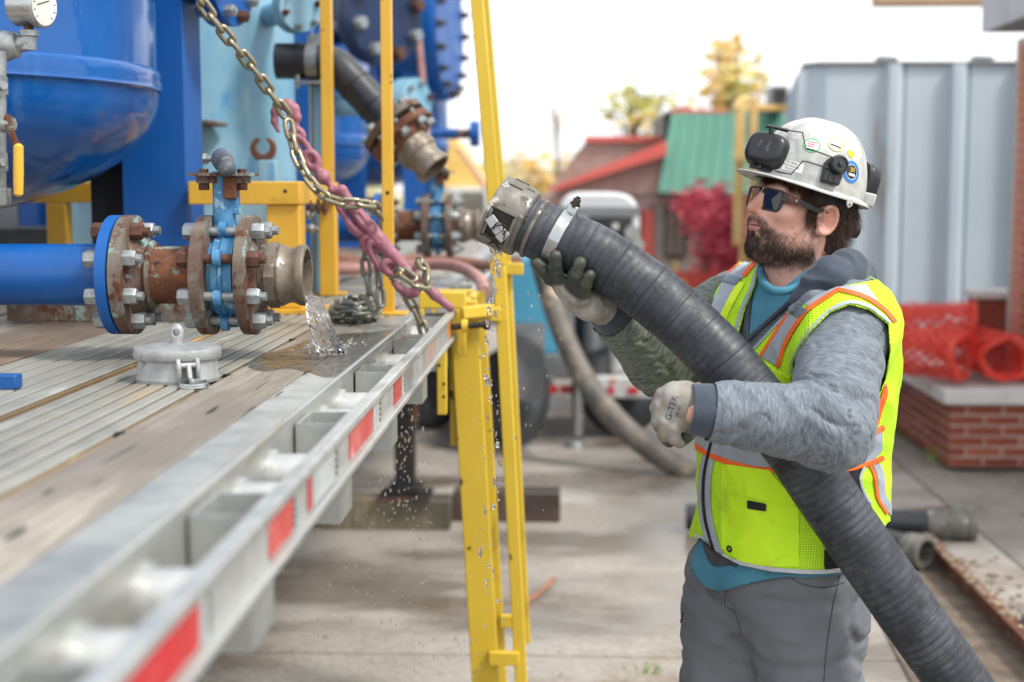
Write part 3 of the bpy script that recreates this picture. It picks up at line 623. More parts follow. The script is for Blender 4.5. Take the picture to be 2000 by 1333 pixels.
# light blue cylindrical tank
t2 = thing('blue_filter_tank', 'weathered light blue cylindrical tank behind the valve and chain', 'tank', (-1.36, 4.95, DZ))
cx, cy, rr = -1.36, 4.95, .405
m = MB(); m.lathe((cx, cy, DZ + .02), (0, 0, 1), [(0, rr), (2.6, rr)], 72); m.build('shell', M_ltblue, t2, smooth=50)
px = W(376, 100, 4.42); m = MB(); m.cyl((px.x, px.y, W(376, 232, 4.42).z), (px.x, px.y, 3.2), .026, n=24); m.build('vent_pipe', M_ltblue, t2)
c = W(392, 236, 4.42); m = MB(); m.bb((c.x - .10, 4.36, c.z - .012), (c.x + .042, 4.6, c.z)); m.build('pipe_bracket', M_rustfl, t2, bev=.003)
# small padlock-shaped block and open ended spanner head behind the handle
t = thing('spanner', 'rusty open ended spanner standing behind the valve handle', 'spanner', W(513, 310, 4.3))
Y = 4.3; cx0 = W(513, 291, Y); s = Y / FPX
m = MB(); pts = []
for i in range(25):
    a_ = R(120 + 300 * i / 24); pts.append(cx0 + Vector((math.cos(a_) * 25 * s, 0, math.sin(a_) * 25 * s)))
for i in range(24, -1, -1):
    a_ = R(112 + 316 * i / 24); pts.append(cx0 + Vector((math.cos(a_) * 14 * s, 0, math.sin(a_) * 15 * s + 4 * s)))
m.poly(pts, (0, .022, 0)); m.bb((W(503, 0, Y).x, Y + .002, W(0, 352, Y).z), (W(524, 0, Y).x, Y + .02, W(0, 311, Y).z)); m.build('spanner_jaw', M_rust, t, bev=.003)
m = MB(); m.bb((W(500, 0, 4.27).x, 4.26, W(0, 358, 4.27).z), (W(534, 0, 4.27).x, 4.34, W(0, 314, 4.27).z)); m.build('spanner_holder', M_ltblue, t, bev=.003)
# ---------------------------------------------------------------- outlet assembly: flange, nipple, butterfly valve, camlock adapter
def outlet(o, sc, label, group, blue_len):
    """o = mouth centre, axis along +X"""
    t = thing('outlet_valve', label, 'valve', o, group); ox, oy, oz = o
    def X(px): return ox + (px - 601) * .001008 * sc
    def LT(name, prof, mat, n=40, par=None, smooth=35):
        m = MB(); m.lathe((0, oy, oz), (1, 0, 0), [(X(p), r * sc) for p, r in prof], n); return m.build(name, mat, par or t, smooth=smooth)
    rf = .1185
    m = MB(); m.cyl((X(214) - blue_len, oy, oz), (X(214), oy, oz), .0615 * sc, n=40); m.build('blue_pipe', M_bluepipe, t)
    f1 = LT('blue_flange', [(213, rf - .002), (214, rf), (234.5, rf), (235.5, rf - .002)], M_bluesteel, 56)
    LT('gasket', [(235.6, .093), (238.4, .093)], M_black, 40)
    f2 = LT('rusty_flange', [(238.5, rf - .002), (239.5, rf), (262, rf), (263.5, rf - .003), (263.6, .083), (272, .078), (284, .066), (290, .062)], M_rustfl, 56)
    LT('weld_bead', [(289, .060), (291, .0665), (295, .069), (299, .0655), (301, .0605)], M_rustfl, 40, smooth=60)
    LT('rusty_nipple', [(300, .0575), (372, .0575), (373, .060), (388, .061), (388.5, .0575), (394, .0575)], M_rust, 44)
    f3 = LT('rusty_flange', [(392.5, rf - .002), (393.5, rf), (416, rf), (417.5, rf - .003), (417.6, .085), (419, .085)], M_rustfl, 56)
    LT('valve_body', [(419.2, .078), (427, .078), (428, .084), (440, .084), (444, .088), (448, .088), (452, .084), (468, .084), (469, .078), (476.6, .078)], M_valve, 44)
    f4 = LT('rusty_flange', [(476.8, .085), (478, rf - .003), (479, rf), (500, rf), (501.5, rf - .002), (501.7, .084), (506, .078), (512, .070)], M_rustfl, 56)
    # bolts
    def bolts(par, pa, pb, nut_a, nut_b, ph=22.5, rod=True):
        for k in range(8):
            a_ = R(ph + 45 * k); y, z = oy + math.sin(a_) * .0945 * sc, oz + math.cos(a_) * .0945 * sc; m = MB()
            if nut_a: m.hexn((X(pa), y, z), (-1, 0, 0), .0172 * sc, .026 * sc, rnd.random())
            if nut_b: m.hexn((X(pb), y, z), (1, 0, 0), .0172 * sc, .024 * sc, rnd.random()); m.cyl((X(pb) + .024 * sc, y, z), (X(pb) + .036 * sc, y, z), .009 * sc, n=10)
            if rod: m.cyl((X(pa), y, z), (X(pb), y, z), .0092 * sc, n=12)
            m.build('stud_bolt', M_bolt if rnd.random() > .12 else M_rustbolt, par)
    bolts(f2, 213, 263.5, True, True); bolts(f4, 392.5, 501.5, True, True)
    for k in range(8):                                  # lugs round the valve body
        a_ = R(22.5 + 45 * k); y, z = oy + math.sin(a_) * .1 * sc, oz + math.cos(a_) * .1 * sc; m = MB(); m.cyl((X(438), y, z), (X(452), y, z), .0155 * sc, n=14)
        y2, z2 = oy + math.sin(a_) * .08 * sc, oz + math.cos(a_) * .08 * sc; m.bar((X(445), y2, z2), (X(445), y, z), .012 * sc, .024 * sc, (1, 0, 0)); m.build('valve_lug', M_valve, t)
    # stem, plate and lever
    xs_ = X(438); m = MB(); m.lathe((xs_, oy, oz), (0, 0, 1), [(.07 * sc, .026 * sc), (.10 * sc, .0225 * sc), (.17 * sc, .0215 * sc), (.205 * sc, .022 * sc)], 24); m.bb((xs_ + .013 * sc, oy - .012 * sc, oz + .12 * sc), (xs_ + .03 * sc, oy + .012 * sc, oz + .2 * sc)); m.build('valve_neck', M_valve, t, bev=.002)
    m = MB(); zt = oz + .1955 * sc
    pts = [Vector((xs_ + math.cos(a_) * r_ * sc, oy + math.sin(a_) * r_ * sc * .7, zt)) for a_, r_ in [(R(4 * i + 0), (.066 + (.004 if (i % 2) else 0))) for i in range(0, 90)]]
    m.poly(pts, (0, 0, .006 * sc)); m.bb((xs_ - .05 * sc, oy - .02 * sc, zt - .014 * sc), (xs_ + .05 * sc, oy + .02 * sc, zt - .0005)); pl = m.build('notch_plate', M_rustfl, t)
    for dx in (-.038, .038):
        m = MB(); m.hexn((xs_ + dx * sc, oy - .005, zt + .006 * sc), (0, 0, 1), .010 * sc, .008 * sc); m.hexn((xs_ + dx * sc, oy - .005, zt - .014 * sc), (0, 0, -1), .011 * sc, .014 * sc); m.build('plate_bolt', M_rustbolt, pl)
    m = MB(); zl = zt + .028 * sc; d = Vector((.33, -.90, -.20)).normalized(); p0 = Vector((xs_ - .008 * sc, oy + .02 * sc, zl + .006)); p1 = p0 + d * .10 * sc
    m.tube([p0 - d * .012, p0, p0 + d * .03 * sc, p0 + d * .06 * sc, p1, p1 + d * .01 * sc], [.013 * sc, .021 * sc, .021 * sc, .018 * sc, .0165 * sc, .010 * sc], 16); lv = m.build('lever_handle', mk('worn_lever_grey', '5a5f68', '474b53', 14, .55, .3, bump=.2, spots=[('85888c', 20, .56, .66, .5, .4), ('2e2c2b', 26, .6, .68, .7, 0)]) if 'worn_lever_grey' not in MATS else MATS['worn_lever_grey'], t, smooth=60)
    m = MB(); m.cyl(p0 + Vector((-.034 * sc, 0, 0)), p0, .006 * sc, n=10); m.hexn(p0 + Vector((-.028 * sc, 0, 0)), (-1, 0, 0), .012 * sc, .009 * sc); m.build('lever_bolt', M_bolt, lv)
    m = MB(); m.bb((xs_ + .005 * sc, oy - .03 * sc, zt - .045 * sc), (xs_ + .03 * sc, oy + .0, zt - .001)); m.build('lever_catch', M_rust, t, bev=.003)
    # camlock adapter
    m = MB(); m.lathe((0, oy, oz), (1, 0, 0), [(X(511), .059 * sc)] + [(X(512 + i * 1.6), (.0608 if i % 2 else .0585) * sc) for i in range(8)] + [(X(525.5), .058 * sc)], 40); ad = m.build('thread', M_camlock, t)
    m = MB(); m.lathe((0, oy, oz), (1, 0, 0), [(X(524), .060 * sc), (X(526), .0655 * sc), (X(545), .0655 * sc), (X(547), .061 * sc)], 8, caps=True); m.build('hex_collar', M_camlock, t)
    LT('camlock_adapter', [(546.5, .0595), (550, .0615), (553, .0615), (558, .0585), (564, .0555), (571, .0545), (578, .0555), (584, .0590), (588, .0605), (597, .0605), (600, .0595), (601, .057), (601, .0515), (560, .050), (520, .050)], M_camlock, 48)
    LT('adapter_bore', [(545, .0499), (546, .0499), (546.1, .001)], M_inside, 32)
    return t
MOUTH = W(601, 538, 2.8)
o1 = outlet(MOUTH, 1.0, 'near outlet with rusty flanges and blue butterfly valve spilling water', 'outlet valve assemblies on the trailer', .75)
o2 = outlet(W(938, 441, 5.3), 1.0, 'far outlet valve with rusty flanges behind the yellow posts', 'outlet valve assemblies on the trailer', .5)
# blue pipe stub with flange far right behind the ladder
t = thing('pipe_stub', 'short blue pipe with brown band and blue flange against the sky', 'pipe', W(880, 262, 9.0)); c = W(872, 262, 9.0); s = 9 / FPX
for nm, a_, b_, r_, mt in (('stub_pipe', 0, 22, 11, M_bluepipe), ('band', 22, 44, 9.5, M_rust), ('stub_flange', 46, 64, 25, M_bluesteel)):
    m = MB(); m.cyl(c + Vector((a_ * s, 0, 0)), c + Vector((b_ * s, 0, 0)), r_ * s, n=24); m.build(nm, mt, t)
m = MB(); m.cyl(c + Vector((-1.2, 0, 0)), c, 9 * s, n=20); m.build('feed_pipe', M_bluepipe, t)
# black elbow pipe with flange and camlock
def bend(P, rad, name, mat, par, n=24, q=10): m = MB(); m.tube(catmull(P, q), rad, n); return m.build(name, mat, par, smooth=60)
Y = 4.62; s = Y / FPX
ep = thing('black_elbow_pipe', 'black plastic elbow pipe sloping down to a rusty flange and camlock', 'pipe', W(640, 120, Y))
A, B, C_, D = W(540, 120, Y), W(628, 121, Y), W(668, 140, Y - .01), W(765, 243, Y - .06)
bend([A, W(590, 120, Y), B, W(650, 127, Y), C_, W(690, 163, Y - .02), W(730, 206, Y - .04), D], .0575, 'elbow_tube', M_hdpe, ep)
ax = (D - C_).normalized(); bx_ = []
for f in (.28, .66):
    q = C_.lerp(D, f); m = MB(); m.lathe(q - ax * .005, ax, [(0, .0565), (.002, .0600), (.008, .0600), (.010, .0565)], 28); m.build('fusion_bead', M_hdpe, ep)
for px in (583,): m = MB(); q = W(px, 120, Y); m.lathe(q, (1, 0, 0), [(0, .0565), (.002, .060), (.010, .060), (.012, .0565)], 28); m.build('fusion_bead', M_hdpe, ep)
m = MB(); m.lathe(D + ax * .0, ax, [(0, .112), (.002, .114), (.022, .114), (.024, .112)], 40); f1 = m.build('rusty_flange', M_rustfl, ep)
m = MB(); m.lathe(D + ax * .042, ax, [(0, .112), (.002, .114), (.024, .114), (.026, .112), (.0262, .08), (.05, .072)], 40); f2 = m.build('rusty_flange', M_rust, ep)
m = MB(); m.lathe(D + ax * .025, ax, [(0, .07), (.016, .07)], 32); m.build('gasket', M_black, ep)
xx, yy, _ = frame(ax)
for k in range(8):
    a_ = R(45 * k + 20); q = D + (xx * math.cos(a_) + yy * math.sin(a_)) * .093; m = MB(); m.hexn(q, -ax, .018, .02); m.hexn(q + ax * .068, ax, .018, .02); m.cyl(q, q + ax * .068, .009, n=8); m.build('stud_bolt', M_bolt, f2)
m = MB(); m.lathe(D + ax * .09, ax, [(0, .062), (.02, .062), (.021, .066), (.05, .066), (.051, .060), (.07, .054), (.085, .056), (.1, .0605), (.115, .0605), (.116, .05), (.06, .049)], 36); m.build('camlock_adapter', M_camlock, ep)
# strap clamp and light blue strut holding the elbow pipe
st = thing('pipe_strut', 'light blue steel strut with strap clamp holding the black pipe', 'bracket', W(615, 500, Y))
c = W(612, 121, Y); m = MB(); pts = []
ring = []
for i in range(33):
    a_ = 2 * math.pi * i / 32; ring.append((math.cos(a_), math.sin(a_)))
rs = [[Vector((c.x + dx, c.y + cy_ * r_, c.z + cz_ * r_)) for cy_, cz_ in ring[:-1]] for dx, r_ in ((-.018, .0576), (-.018, .0625), (.018, .0625), (.018, .0576))]
m.rings(rs, closed=True); m.bb((c.x - .018, c.y - .008, c.z + .055), (c.x + .018, c.y + .004, c.z + .088)); m.build('strap', M_galv, st)
m = MB(); z = W(612, 162, Y).z; m.bb((c.x - .055, c.y - .04, z - .006), (c.x + .055, c.y + .04, z + .004)); 
for dx in (-.045, .045): m.cyl((c.x + dx, c.y - .03, z - .02), (c.x + dx, c.y - .03, z + .035), .009, n=8)
m.build('strap_base', M_galv, st)
m = MB(); a_, b_ = W(609, 0, Y), W(629, 0, Y); m.bb((a_.x, Y - .01, DZ), (b_.x, Y + .04, z - .007)); m.build('strut_post', M_ltblue, st, bev=.003)
m = MB(); a_ = W(601, 0, Y); m.bb((a_.x, Y - .012, DZ), (a_.x + .011, Y + .02, z - .007)); m.build('strut_channel', M_galv, st)
a_, b_ = W(583, 0, 5.0), W(606, 0, 5.0); m = MB(); m.bb((a_.x, 5.0, DZ), (b_.x, 5.06, 2.9)); o = m.build('blue_post', M_bluesteel, None, bev=.003); tag(o, 'dark blue steel post behind the light blue tank and strut', 'post')
# overhead dark flange at top centre-left
def small_flange(px, py, Y, r, axis, label, mat=M_bluesteel, th=.03, bolts=6):
    c = W(px, py, Y); t = thing('pipe_flange', label, 'flange', c); ax = Vector(axis).normalized(); xx, yy, _ = frame(ax)
    m = MB(); m.cyl(c - ax * .5, c - ax * th, r * .5, n=24); m.build('pipe', mat, t)
    for k in (0, 1): m = MB(); m.lathe(c + ax * (th + .004) * (k - 1), ax, [(0, r - .002), (.002, r), (th - .002, r), (th, r - .002)], 44); m.build('flange_plate', mat, t)
    m = MB(); m.cyl(c - ax * .003, c - ax * .0002, r * .9, n=36); m.build('gasket', M_rust, t)
    for k in range(bolts):
        q = c + (xx * math.cos(6.283 * k / bolts + .3) + yy * math.sin(6.283 * k / bolts + .3)) * r * .8; m = MB(); m.cyl(q - ax * (th + .03), q + ax * (th + .03), r * .07, n=8); m.hexn(q + ax * th, ax, r * .14, r * .2); m.hexn(q - ax * (th + .004), -ax, r * .14, r * .2); m.build('stud_bolt', M_bolt if k % 3 else M_rustbolt, t)
    return t
small_flange(437, -38, 3.95, .125, (1, -.25, 0), 'dark blue pipe flange cut by the top edge above the chain', bolts=8)
small_flange(580, 18, 4.6, .075, (.6, -.8, 0), 'small blue flange with a rusty bolt at the top by the yellow post', M_ltblue)
small_flange(742, 30, 7.0, .24, (.75, -.66, .0), 'dark bolted flange hanging at the top between the yellow posts', mk('shadowed_blue_paint', '0b2344', '0c2850', 3, .45, 0), .05, 8)  # this flange's blue is darkened to paint in its shadow
small_flange(800, 200, 7.0, .115, (.85, -.5, 0), 'small blue flange with a red gasket behind the second yellow post', M_ltblue, .05)
# bolted hatch on the farthest vessel
c = W(872, 60, 11.0); t = thing('round_hatch', 'round blue hatch ringed with swing bolts on the farthest vessel', 'hatch', c); ax = Vector((1, -.12, 0)).normalized(); xx, yy, _ = frame(ax)
m = MB(); m.cyl(c - ax * .45, c - ax * .02, .40, n=48); m.build('neck', M_blue, t)
m = MB(); m.cyl(c - ax * .09, c - ax * .03, .53, n=56); m.build('ring_flange', M_blue, t); m = MB(); m.cyl(c - ax * .026, c + ax * .03, .53, n=56); m.build('cover', M_bluesteel, t)
for k in range(18):
    q = c + (xx * math.cos(6.283 * k / 18) + yy * math.sin(6.283 * k / 18)) * .485; m = MB(); m.cyl(q - ax * .14, q + ax * .1, .014, n=8); m.hexn(q + ax * .03, ax, .032, .04); m.hexn(q - ax * .09, -ax, .036, .05); m.build('hatch_bolt', M_darkmetal, t)
# thin salmon hose running down in front of the vessels
def pipeobj(name, P, r, mat, lab, cat, n=10): m = MB(); m.tube(catmull(P, 8), r, n); o = m.build(name, mat, None, smooth=60); return tag(o, lab, cat)
pipeobj('air_line', [W(813, -40, 8), W(818, 80, 8), W(826, 170, 8), W(833, 240, 8.05), W(836, 330, 8.1)], .02, M_pinkhose, 'thin salmon hose hanging down in front of the farthest vessel', 'hose')
pipeobj('air_line', [W(607, -40, 5.6), W(604, 40, 5.6), W(603, 110, 5.6)], .016, M_pinkhose, 'thin salmon hose above the black pipe beside the tank', 'hose')
pipeobj('deck_hose', [W(560, 530, 5.0), W(660, 527, 5.0), W(760, 522, 5.05), W(850, 517, 5.05), W(900, 524, 4.9), W(935, 545, 4.7), W(945, 570, 4.55)], .021, M_pinkhose, 'faded red hose lying across the deck behind the posts', 'hose')
pipeobj('deck_hose', [W(640, 500, 5.8), W(720, 512, 5.9), W(860, 507, 6.1), W(960, 520, 6.0), W(1010, 512, 5.6)], .024, mk('brown_hose', '6f4a3f', '85604f', 6, .7, 0), 'brown hose on the deck behind the faded red one', 'hose')
pipeobj('deck_hose', [W(632, 430, 5.2), W(628, 490, 5.1), W(655, 515, 5.0), W(700, 515, 5.2)], .014, MATS['brown_hose'], 'thin brown hose curling down beside the light blue strut', 'hose')
# pressure gauge and drain valve on the near left
gz = thing('pressure_gauge', 'round steel pressure gauge with white dial on a grey elbow', 'gauge', W(62, 20, 2.55)); Y = 2.55; s = Y / FPX
c = W(62, 12, Y); ax = Vector((.95, -.30, -.04)).normalized()
m = MB(); m.lathe(c - ax * .032, ax, [(0, .032), (.003, .036), (.044, .036), (.046, .039), (.056, .039), (.058, .036), (.0582, .034)], 40); m.build('gauge_case', M_chrome, gz); m = MB(); m.cyl(c + ax * .0265, c + ax * .0275, .0345, n=36); m.build('dial', M_glassdial, gz)
x_, y_, _ = frame(ax)
m = MB(); m.bar(c + ax * .0278 - x_ * .02, c + ax * .0278 + x_ * .012 + y_ * .01, .002, .0006, ax)
for k in range(11):
    a_ = R(-135 + 27 * k); d_ = x_ * math.sin(a_) + y_ * math.cos(a_); m.bar(c + ax * .0277 + d_ * .026, c + ax * .0277 + d_ * .031, .0016, .0005, ax)
m.build('dial_mark', M_black, gz)
m = MB(); m.cyl(W(56, 44, Y), W(56, 64, Y), .0085, n=14); m.build('stem', M_rustbolt, gz)
m = MB(); m.cyl(W(56, 62, Y), W(55, 98, Y), .0145, n=16); m.cyl(W(58, 83, Y), W(36, 88, Y), .015, n=16); m.lathe(W(56, 60, Y), (0, 0, -1), [(0, .017), (.01, .017), (.012, .014)], 16); m.build('elbow', M_galv, gz)
m = MB(); m.lathe(W(38, 88, Y), W(-60, 96, Y) - W(38, 88, Y), [(0, .016), (.004, .022), (.012, .024), (.02, .027), (.03, .028), (.09, .028)], 28); m.build('pipe_union', M_galv, gz)
dv = thing('drain_valve', 'grey drain valve with a yellow lever handle at the left edge', 'valve', W(0, 260, 2.5)); Y = 2.5
m = MB(); m.cyl(W(-6, 100, Y), W(-6, 400, Y), .016, n=20); m.build('drain_pipe', M_galv, dv)
for yy_ in (168, 317): m = MB(); m.lathe(W(-6, yy_ - 20, Y), (0, 0, -1), [(0, .014), (.003, .018), (.033, .018), (.036, .014)], 20); m.cyl(W(-8, yy_, Y - .02), W(4, yy_, Y - .022), .019, n=20); m.hexn(W(2, yy_, Y - .022), (.7, -.7, 0), .009, .012); m.build('union_nut', M_galv, dv)
m = MB(); m.cyl(W(-20, 243, Y), W(18, 243, Y - .01), .014, n=16); m.hexn(W(16, 243, Y - .01), (1, -.2, 0), .012, .012); m.build('valve_body', M_galv, dv); m = MB(); m.hexn(W(-4, 368, Y), (0, 0, -1), .022, .03); m.build('hex_plug', M_galv, dv)
def strip(P, w, th, name, mat, par, nrm=(0, -1, 0)):
    m = MB()
    for a, b in zip(P, P[1:]): m.bar(a, Vector(b) + (Vector(b) - Vector(a)) * .04, w, th, nrm)
    return m.build(name, mat, par, bev=.0015)
strip(catmull([W(8, 228, Y - .03), W(22, 236, Y - .03), W(22, 258, Y - .03), W(28, 275, Y - .03), W(36, 288, Y - .03)], 4), .012, .004, 'lever_neck', M_rust, dv)
m = MB(); m.tube([W(36, 281, Y - .03), W(36, 286, Y - .03), W(36, 340, Y - .03), W(36, 380, Y - .03), W(36, 384, Y - .03)], [.004, .0085, .009, .008, .004], 14); m.build('lever_grip', M_ylw, dv)
m = MB(); c = W(0, 742, 2.35); m.bb((c.x - .1, 2.33, DZ), (W(13, 0, 2.35).x, 2.36, DZ + .025)); o = m.build('blue_bracket', M_bluepipe, None, bev=.003); tag(o, 'blue steel bracket end on the deck at the left edge', 'bracket')

sk = thing('skid_block', 'dark steel skid block under the vessels behind the blue pipe', 'skid', W(100, 470, 5.2)); m = MB(); m.bb((-3.2, 5.2, DZ), (W(238, 0, 5.2).x, 5.5, W(0, 446, 5.2).z)); m.build('skid_rail', M_machdark, sk, bev=.005)
m = MB(); m.bb((-3.2, 5.6, DZ + .1), (W(20, 0, 5.6).x, 6.0, 1.66)); m.build('skid_panel', M_machgrey, sk); m = MB(); m.bb((W(22, 0, 5.55).x, 5.55, DZ + .1), (W(60, 0, 5.55).x, 5.9, 1.66)); m.build('skid_panel', M_bluesteel, sk); m = MB(); m.bb((W(61, 0, 5.7).x, 5.7, DZ), (W(245, 0, 5.7).x, 6.1, 1.8)); m.build('skid_panel', M_machdark, sk)
# ---------------------------------------------------------------- yellow steelwork on the deck
yf = thing('steel_stand', 'yellow steel stand with bolted beam behind the rusty outlet valve', 'stand', (-.9, 3.8, DZ))
Ya = 3.82; a = W(367, 355, Ya); b = W(585, 400, Ya); xr = b.x
m = MB(); m.bb((a.x, Ya, b.z), (xr, Ya + .06, a.z)); m.build('front_beam', M_ylw, yf, bev=.003)
m = MB(); m.bb((xr - .06, Ya + .0605, b.z), (xr, 4.42, a.z)); m.build('side_beam', M_ylw, yf, bev=.003)
m = MB(); m.bb((a.x - .25, 4.4205, b.z), (xr, 4.48, a.z)); m.build('rear_beam', M_ylw, yf, bev=.003)
m = MB(); l0 = W(526, 500, Ya + .04).x; m.bb((l0, Ya + .012, DZ + .013), (xr - .003, Ya + .10, b.z - .001)); m.build('front_leg', M_ylw, yf, bev=.003)
m = MB(); m.bb((l0 - .05, Ya - .03, DZ), (xr + .05, Ya + .16, DZ + .012)); m.hexn((l0 - .02, Ya, DZ + .012), (0, 0, 1), .014, .012); m.build('foot_plate', M_ylw, yf, bev=.002)
m = MB(); m.bb((xr - .055, 4.425, DZ + .002), (xr - .003, 4.475, b.z - .001)); m.build('rear_leg', M_ylw, yf, bev=.003)
lx = W(95, 0, 4.3).x; m = MB(); m.bb((lx - .03, 4.3, DZ + .001), (lx + .03, 4.36, b.z - .001)); m.build('rear_leg', M_ylw, yf, bev=.003); m = MB(); m.bb((lx - .5, 4.3, b.z), (a.x - .251, 4.36, a.z)); m.build('rear_beam', M_ylw, yf, bev=.003)
m = MB(); c = W(557, 374, Ya); m.cyl(c + Vector((0, -.0008, 0)), c + Vector((0, .004, 0)), .0055, n=12); m.build('bolt_hole', M_inside, yf)
for (px, py) in ((592, 420), (605, 405), (622, 402), (634, 404), (600, 447)):
    m = MB(); c = W(px, py, 3.98); m.hexn(c, (0, 0, -1), .010, .012) if py < 410 else m.hexn(c, (1, -.2, 0), .014, .02); m.cyl(c + Vector((0, 0, .02 if py < 410 else 0)), c + (Vector((0, 0, -.025)) if py < 410 else Vector((.032, 0, 0))), .006, n=8); m.build('frame_bolt', M_rustbolt if py < 410 else M_galv, yf)
def post(px0, px1, pyb, Y, label, tube=.03):
    a, b = W(px0, pyb, Y), W(px1, pyb, Y); t = thing('yellow_post', label, 'post', ((a.x + b.x) / 2, Y, DZ), 'yellow posts on the deck'); m = MB(); m.bb((a.x, Y, DZ + .001), (b.x, Y + tube, 2.75)); m.build('post_tube', M_ylw, t, bev=.002)
    m = MB(); m.bb((a.x - .02, Y - .015, DZ), (b.x + .035, Y + tube + .03, DZ + .008)); m.build('foot_plate', M_ylw, t, bev=.002); return t
pa = post(748, 769, 617, 3.78, 'yellow square post on the deck edge with a bolt hole, hidden by the chain binder')
for py in (377, 148, 161):
    m = MB(); c = W(757 if py > 200 else 764, py, 3.78); m.cyl(c + Vector((0, -.0012, 0)), c + Vector((0, .003, 0)), .005 if py > 200 else .0025, n=12); m.build('bolt_hole', M_inside, pa)
post(632, 654, 580, 4.5, 'yellow square post farther back beside the light blue strut')
# ---------------------------------------------------------------- clamp-on ladder
ld = thing('access_ladder', 'yellow steel ladder clamped to the rub rail with tall handrails', 'ladder', W(950, 1500, 3.95))
def lbar(P0, P1, Y, w, d, name, mat=M_ylwlad, bev=.003):
    """P0, P1: photo pixels of the centre line at depth Y; w across the picture, d in depth"""
    a, b = W(P0[0], P0[1], Y), W(P1[0], P1[1], Y); m = MB(); dd = (b - a).normalized(); x = Vector((0, 1, 0)).cross(dd).normalized(); y = dd.cross(x)
    m.box((a + b) / 2, (w, d, (b - a).length), Matrix((x, y, dd)).transposed()); return m.build(name, mat, ld, bev=bev)
Yn, Yf = 3.95, 4.3
def far(p): q = W(p[0], p[1], Yn); q.y = Yf; v = PX([q])[0]; return (v[0], v[1])
S0, S1 = (905, 588), (967, 1640)
lbar(S0, S1, Yn, .078, .034, 'stringer'); lbar(far(S0), far(S1), Yf, .078, .034, 'stringer')
# inner flange of the near channel
H0, HM_, H1 = (925, -80), (976, 520), (1034, 1640)
for A_, B_, e_ in ((H0, HM_, 0), (HM_, H1, 1)): lbar(A_, B_, Yn, .035, .035, 'handrail_post'); lbar(far(A_), far(B_ if not e_ else (1018, 1330)), Yf, .035, .035, 'handrail_post')
def along(P0, P1, y): t = (y - P0[1]) / (P1[1] - P0[1]); return (P0[0] + (P1[0] - P0[0]) * t, y)
for py in (808, 1030, 1250, 1470):
    q = W(*along(S0, S1, py), Yn); m = MB(); m.cyl((q.x, Yn + .018, q.z), (q.x, Yf - .018, q.z), .0135, n=16); m.build('rung', M_ylwlad, ld)
def tie(py, Y, dz=0):
    a, b = W(*along(S0, S1, py), Y), W(*along(*((HM_, H1) if py > 520 else (H0, HM_)), py), Y); m = MB(); m.bb((a.x + .015, Y - .045, a.z - .019), (b.x - .0005, Y - .0185, a.z + .019)); m.build('stand_off', M_ylwlad, ld, bev=.003)
tie(1278, Yn); tie(612, Yn)
q0, q1 = far(along(S0, S1, 1278)), far(along(HM_, H1, 1278)); a, b = W(q0[0], q0[1], Yf), W(q1[0], q1[1], Yf); m = MB(); m.bb((a.x + .03, Yf - .045, a.z - .019), (b.x, Yf - .0185, a.z + .019)); m.build('stand_off', M_ylwlad, ld, bev=.003)
a, b = W(q0[0], 600, Yf), W(q1[0], 600, Yf); m = MB(); m.bb((a.x + .0, Yf - .045, a.z + .10), (b.x, Yf - .0185, a.z + .135)); m.build('stand_off', M_ylwlad, ld, bev=.003)
# clamp hooks over the rub rail
def hook(Y, name='rail_hook', top=570):
    m = MB(); zt = W(900, top, Y).z; xr_ = XO + .012; m.bb((xr_ - .10, Y - .02, zt - .045), (xr_ + .028, Y + .02, zt)); m.bb((xr_ + .002, Y - .0205, W(900, 694, Y).z), (xr_ + .0275, Y + .0205, zt - .0455)); m.bb((xr_ - .10, Y - .0205, zt - .10), (xr_ - .085, Y + .0205, zt - .0455)); return m.build(name, M_ylwlad, ld, bev=.003)
hook(3.88); hook(4.2, top=566)
m = MB(); a = W(862, 700, 3.80); m.bb((a.x - .013, 3.80, a.z - .155), (a.x + .013, 3.835, a.z + .06)); m.build('clamp_tongue', M_ylwlad, ld, bev=.003)
for dy in (0, .05, .085): m = MB(); c = Vector((a.x + (.006 if dy else -.006), 3.7995, a.z - .02 - dy)); m.cyl(c, c + Vector((0, .004, 0)), .0045, n=10); m.build('bolt_hole', M_inside, ld)
m = MB(); a = W(887, 790, 3.97); m.bb((a.x - .012, 3.97, a.z - .12), (a.x + .013, 4.0, a.z + .2)); m.build('clamp_tongue', M_ylwlad, ld, bev=.003)
c0, c1 = W(872, 640, 3.83), W(953, 634, 3.83); m = MB(); m.cyl(c0, c1, .0085, n=14); m.hexn(c1 - Vector((.012, 0, 0)), (1, 0, 0), .0165, .018); cb = m.build('clamp_bolt', M_darkmetal, ld); m = MB(); c = W(908, 637, 3.83); m.cyl(c - Vector((.008, 0, 0)), c + Vector((.008, 0, 0)), .018, n=20); m.build('threaded_boss', M_ylwlad, cb)
m = MB(); a = W(905, 615, 3.90); m.tube([W(885, 600, 3.95), W(912, 590, 3.97), W(928, 578, 4.1)], .014, 12); m.build('brace_bar', M_ylwlad, ld)
m = MB(); a, b = W(900, 612, 3.86), W(962, 605, 3.92); m.bar(a, b, .03, .032); m.build('brace_bar', M_ylwlad, ld, bev=.003)
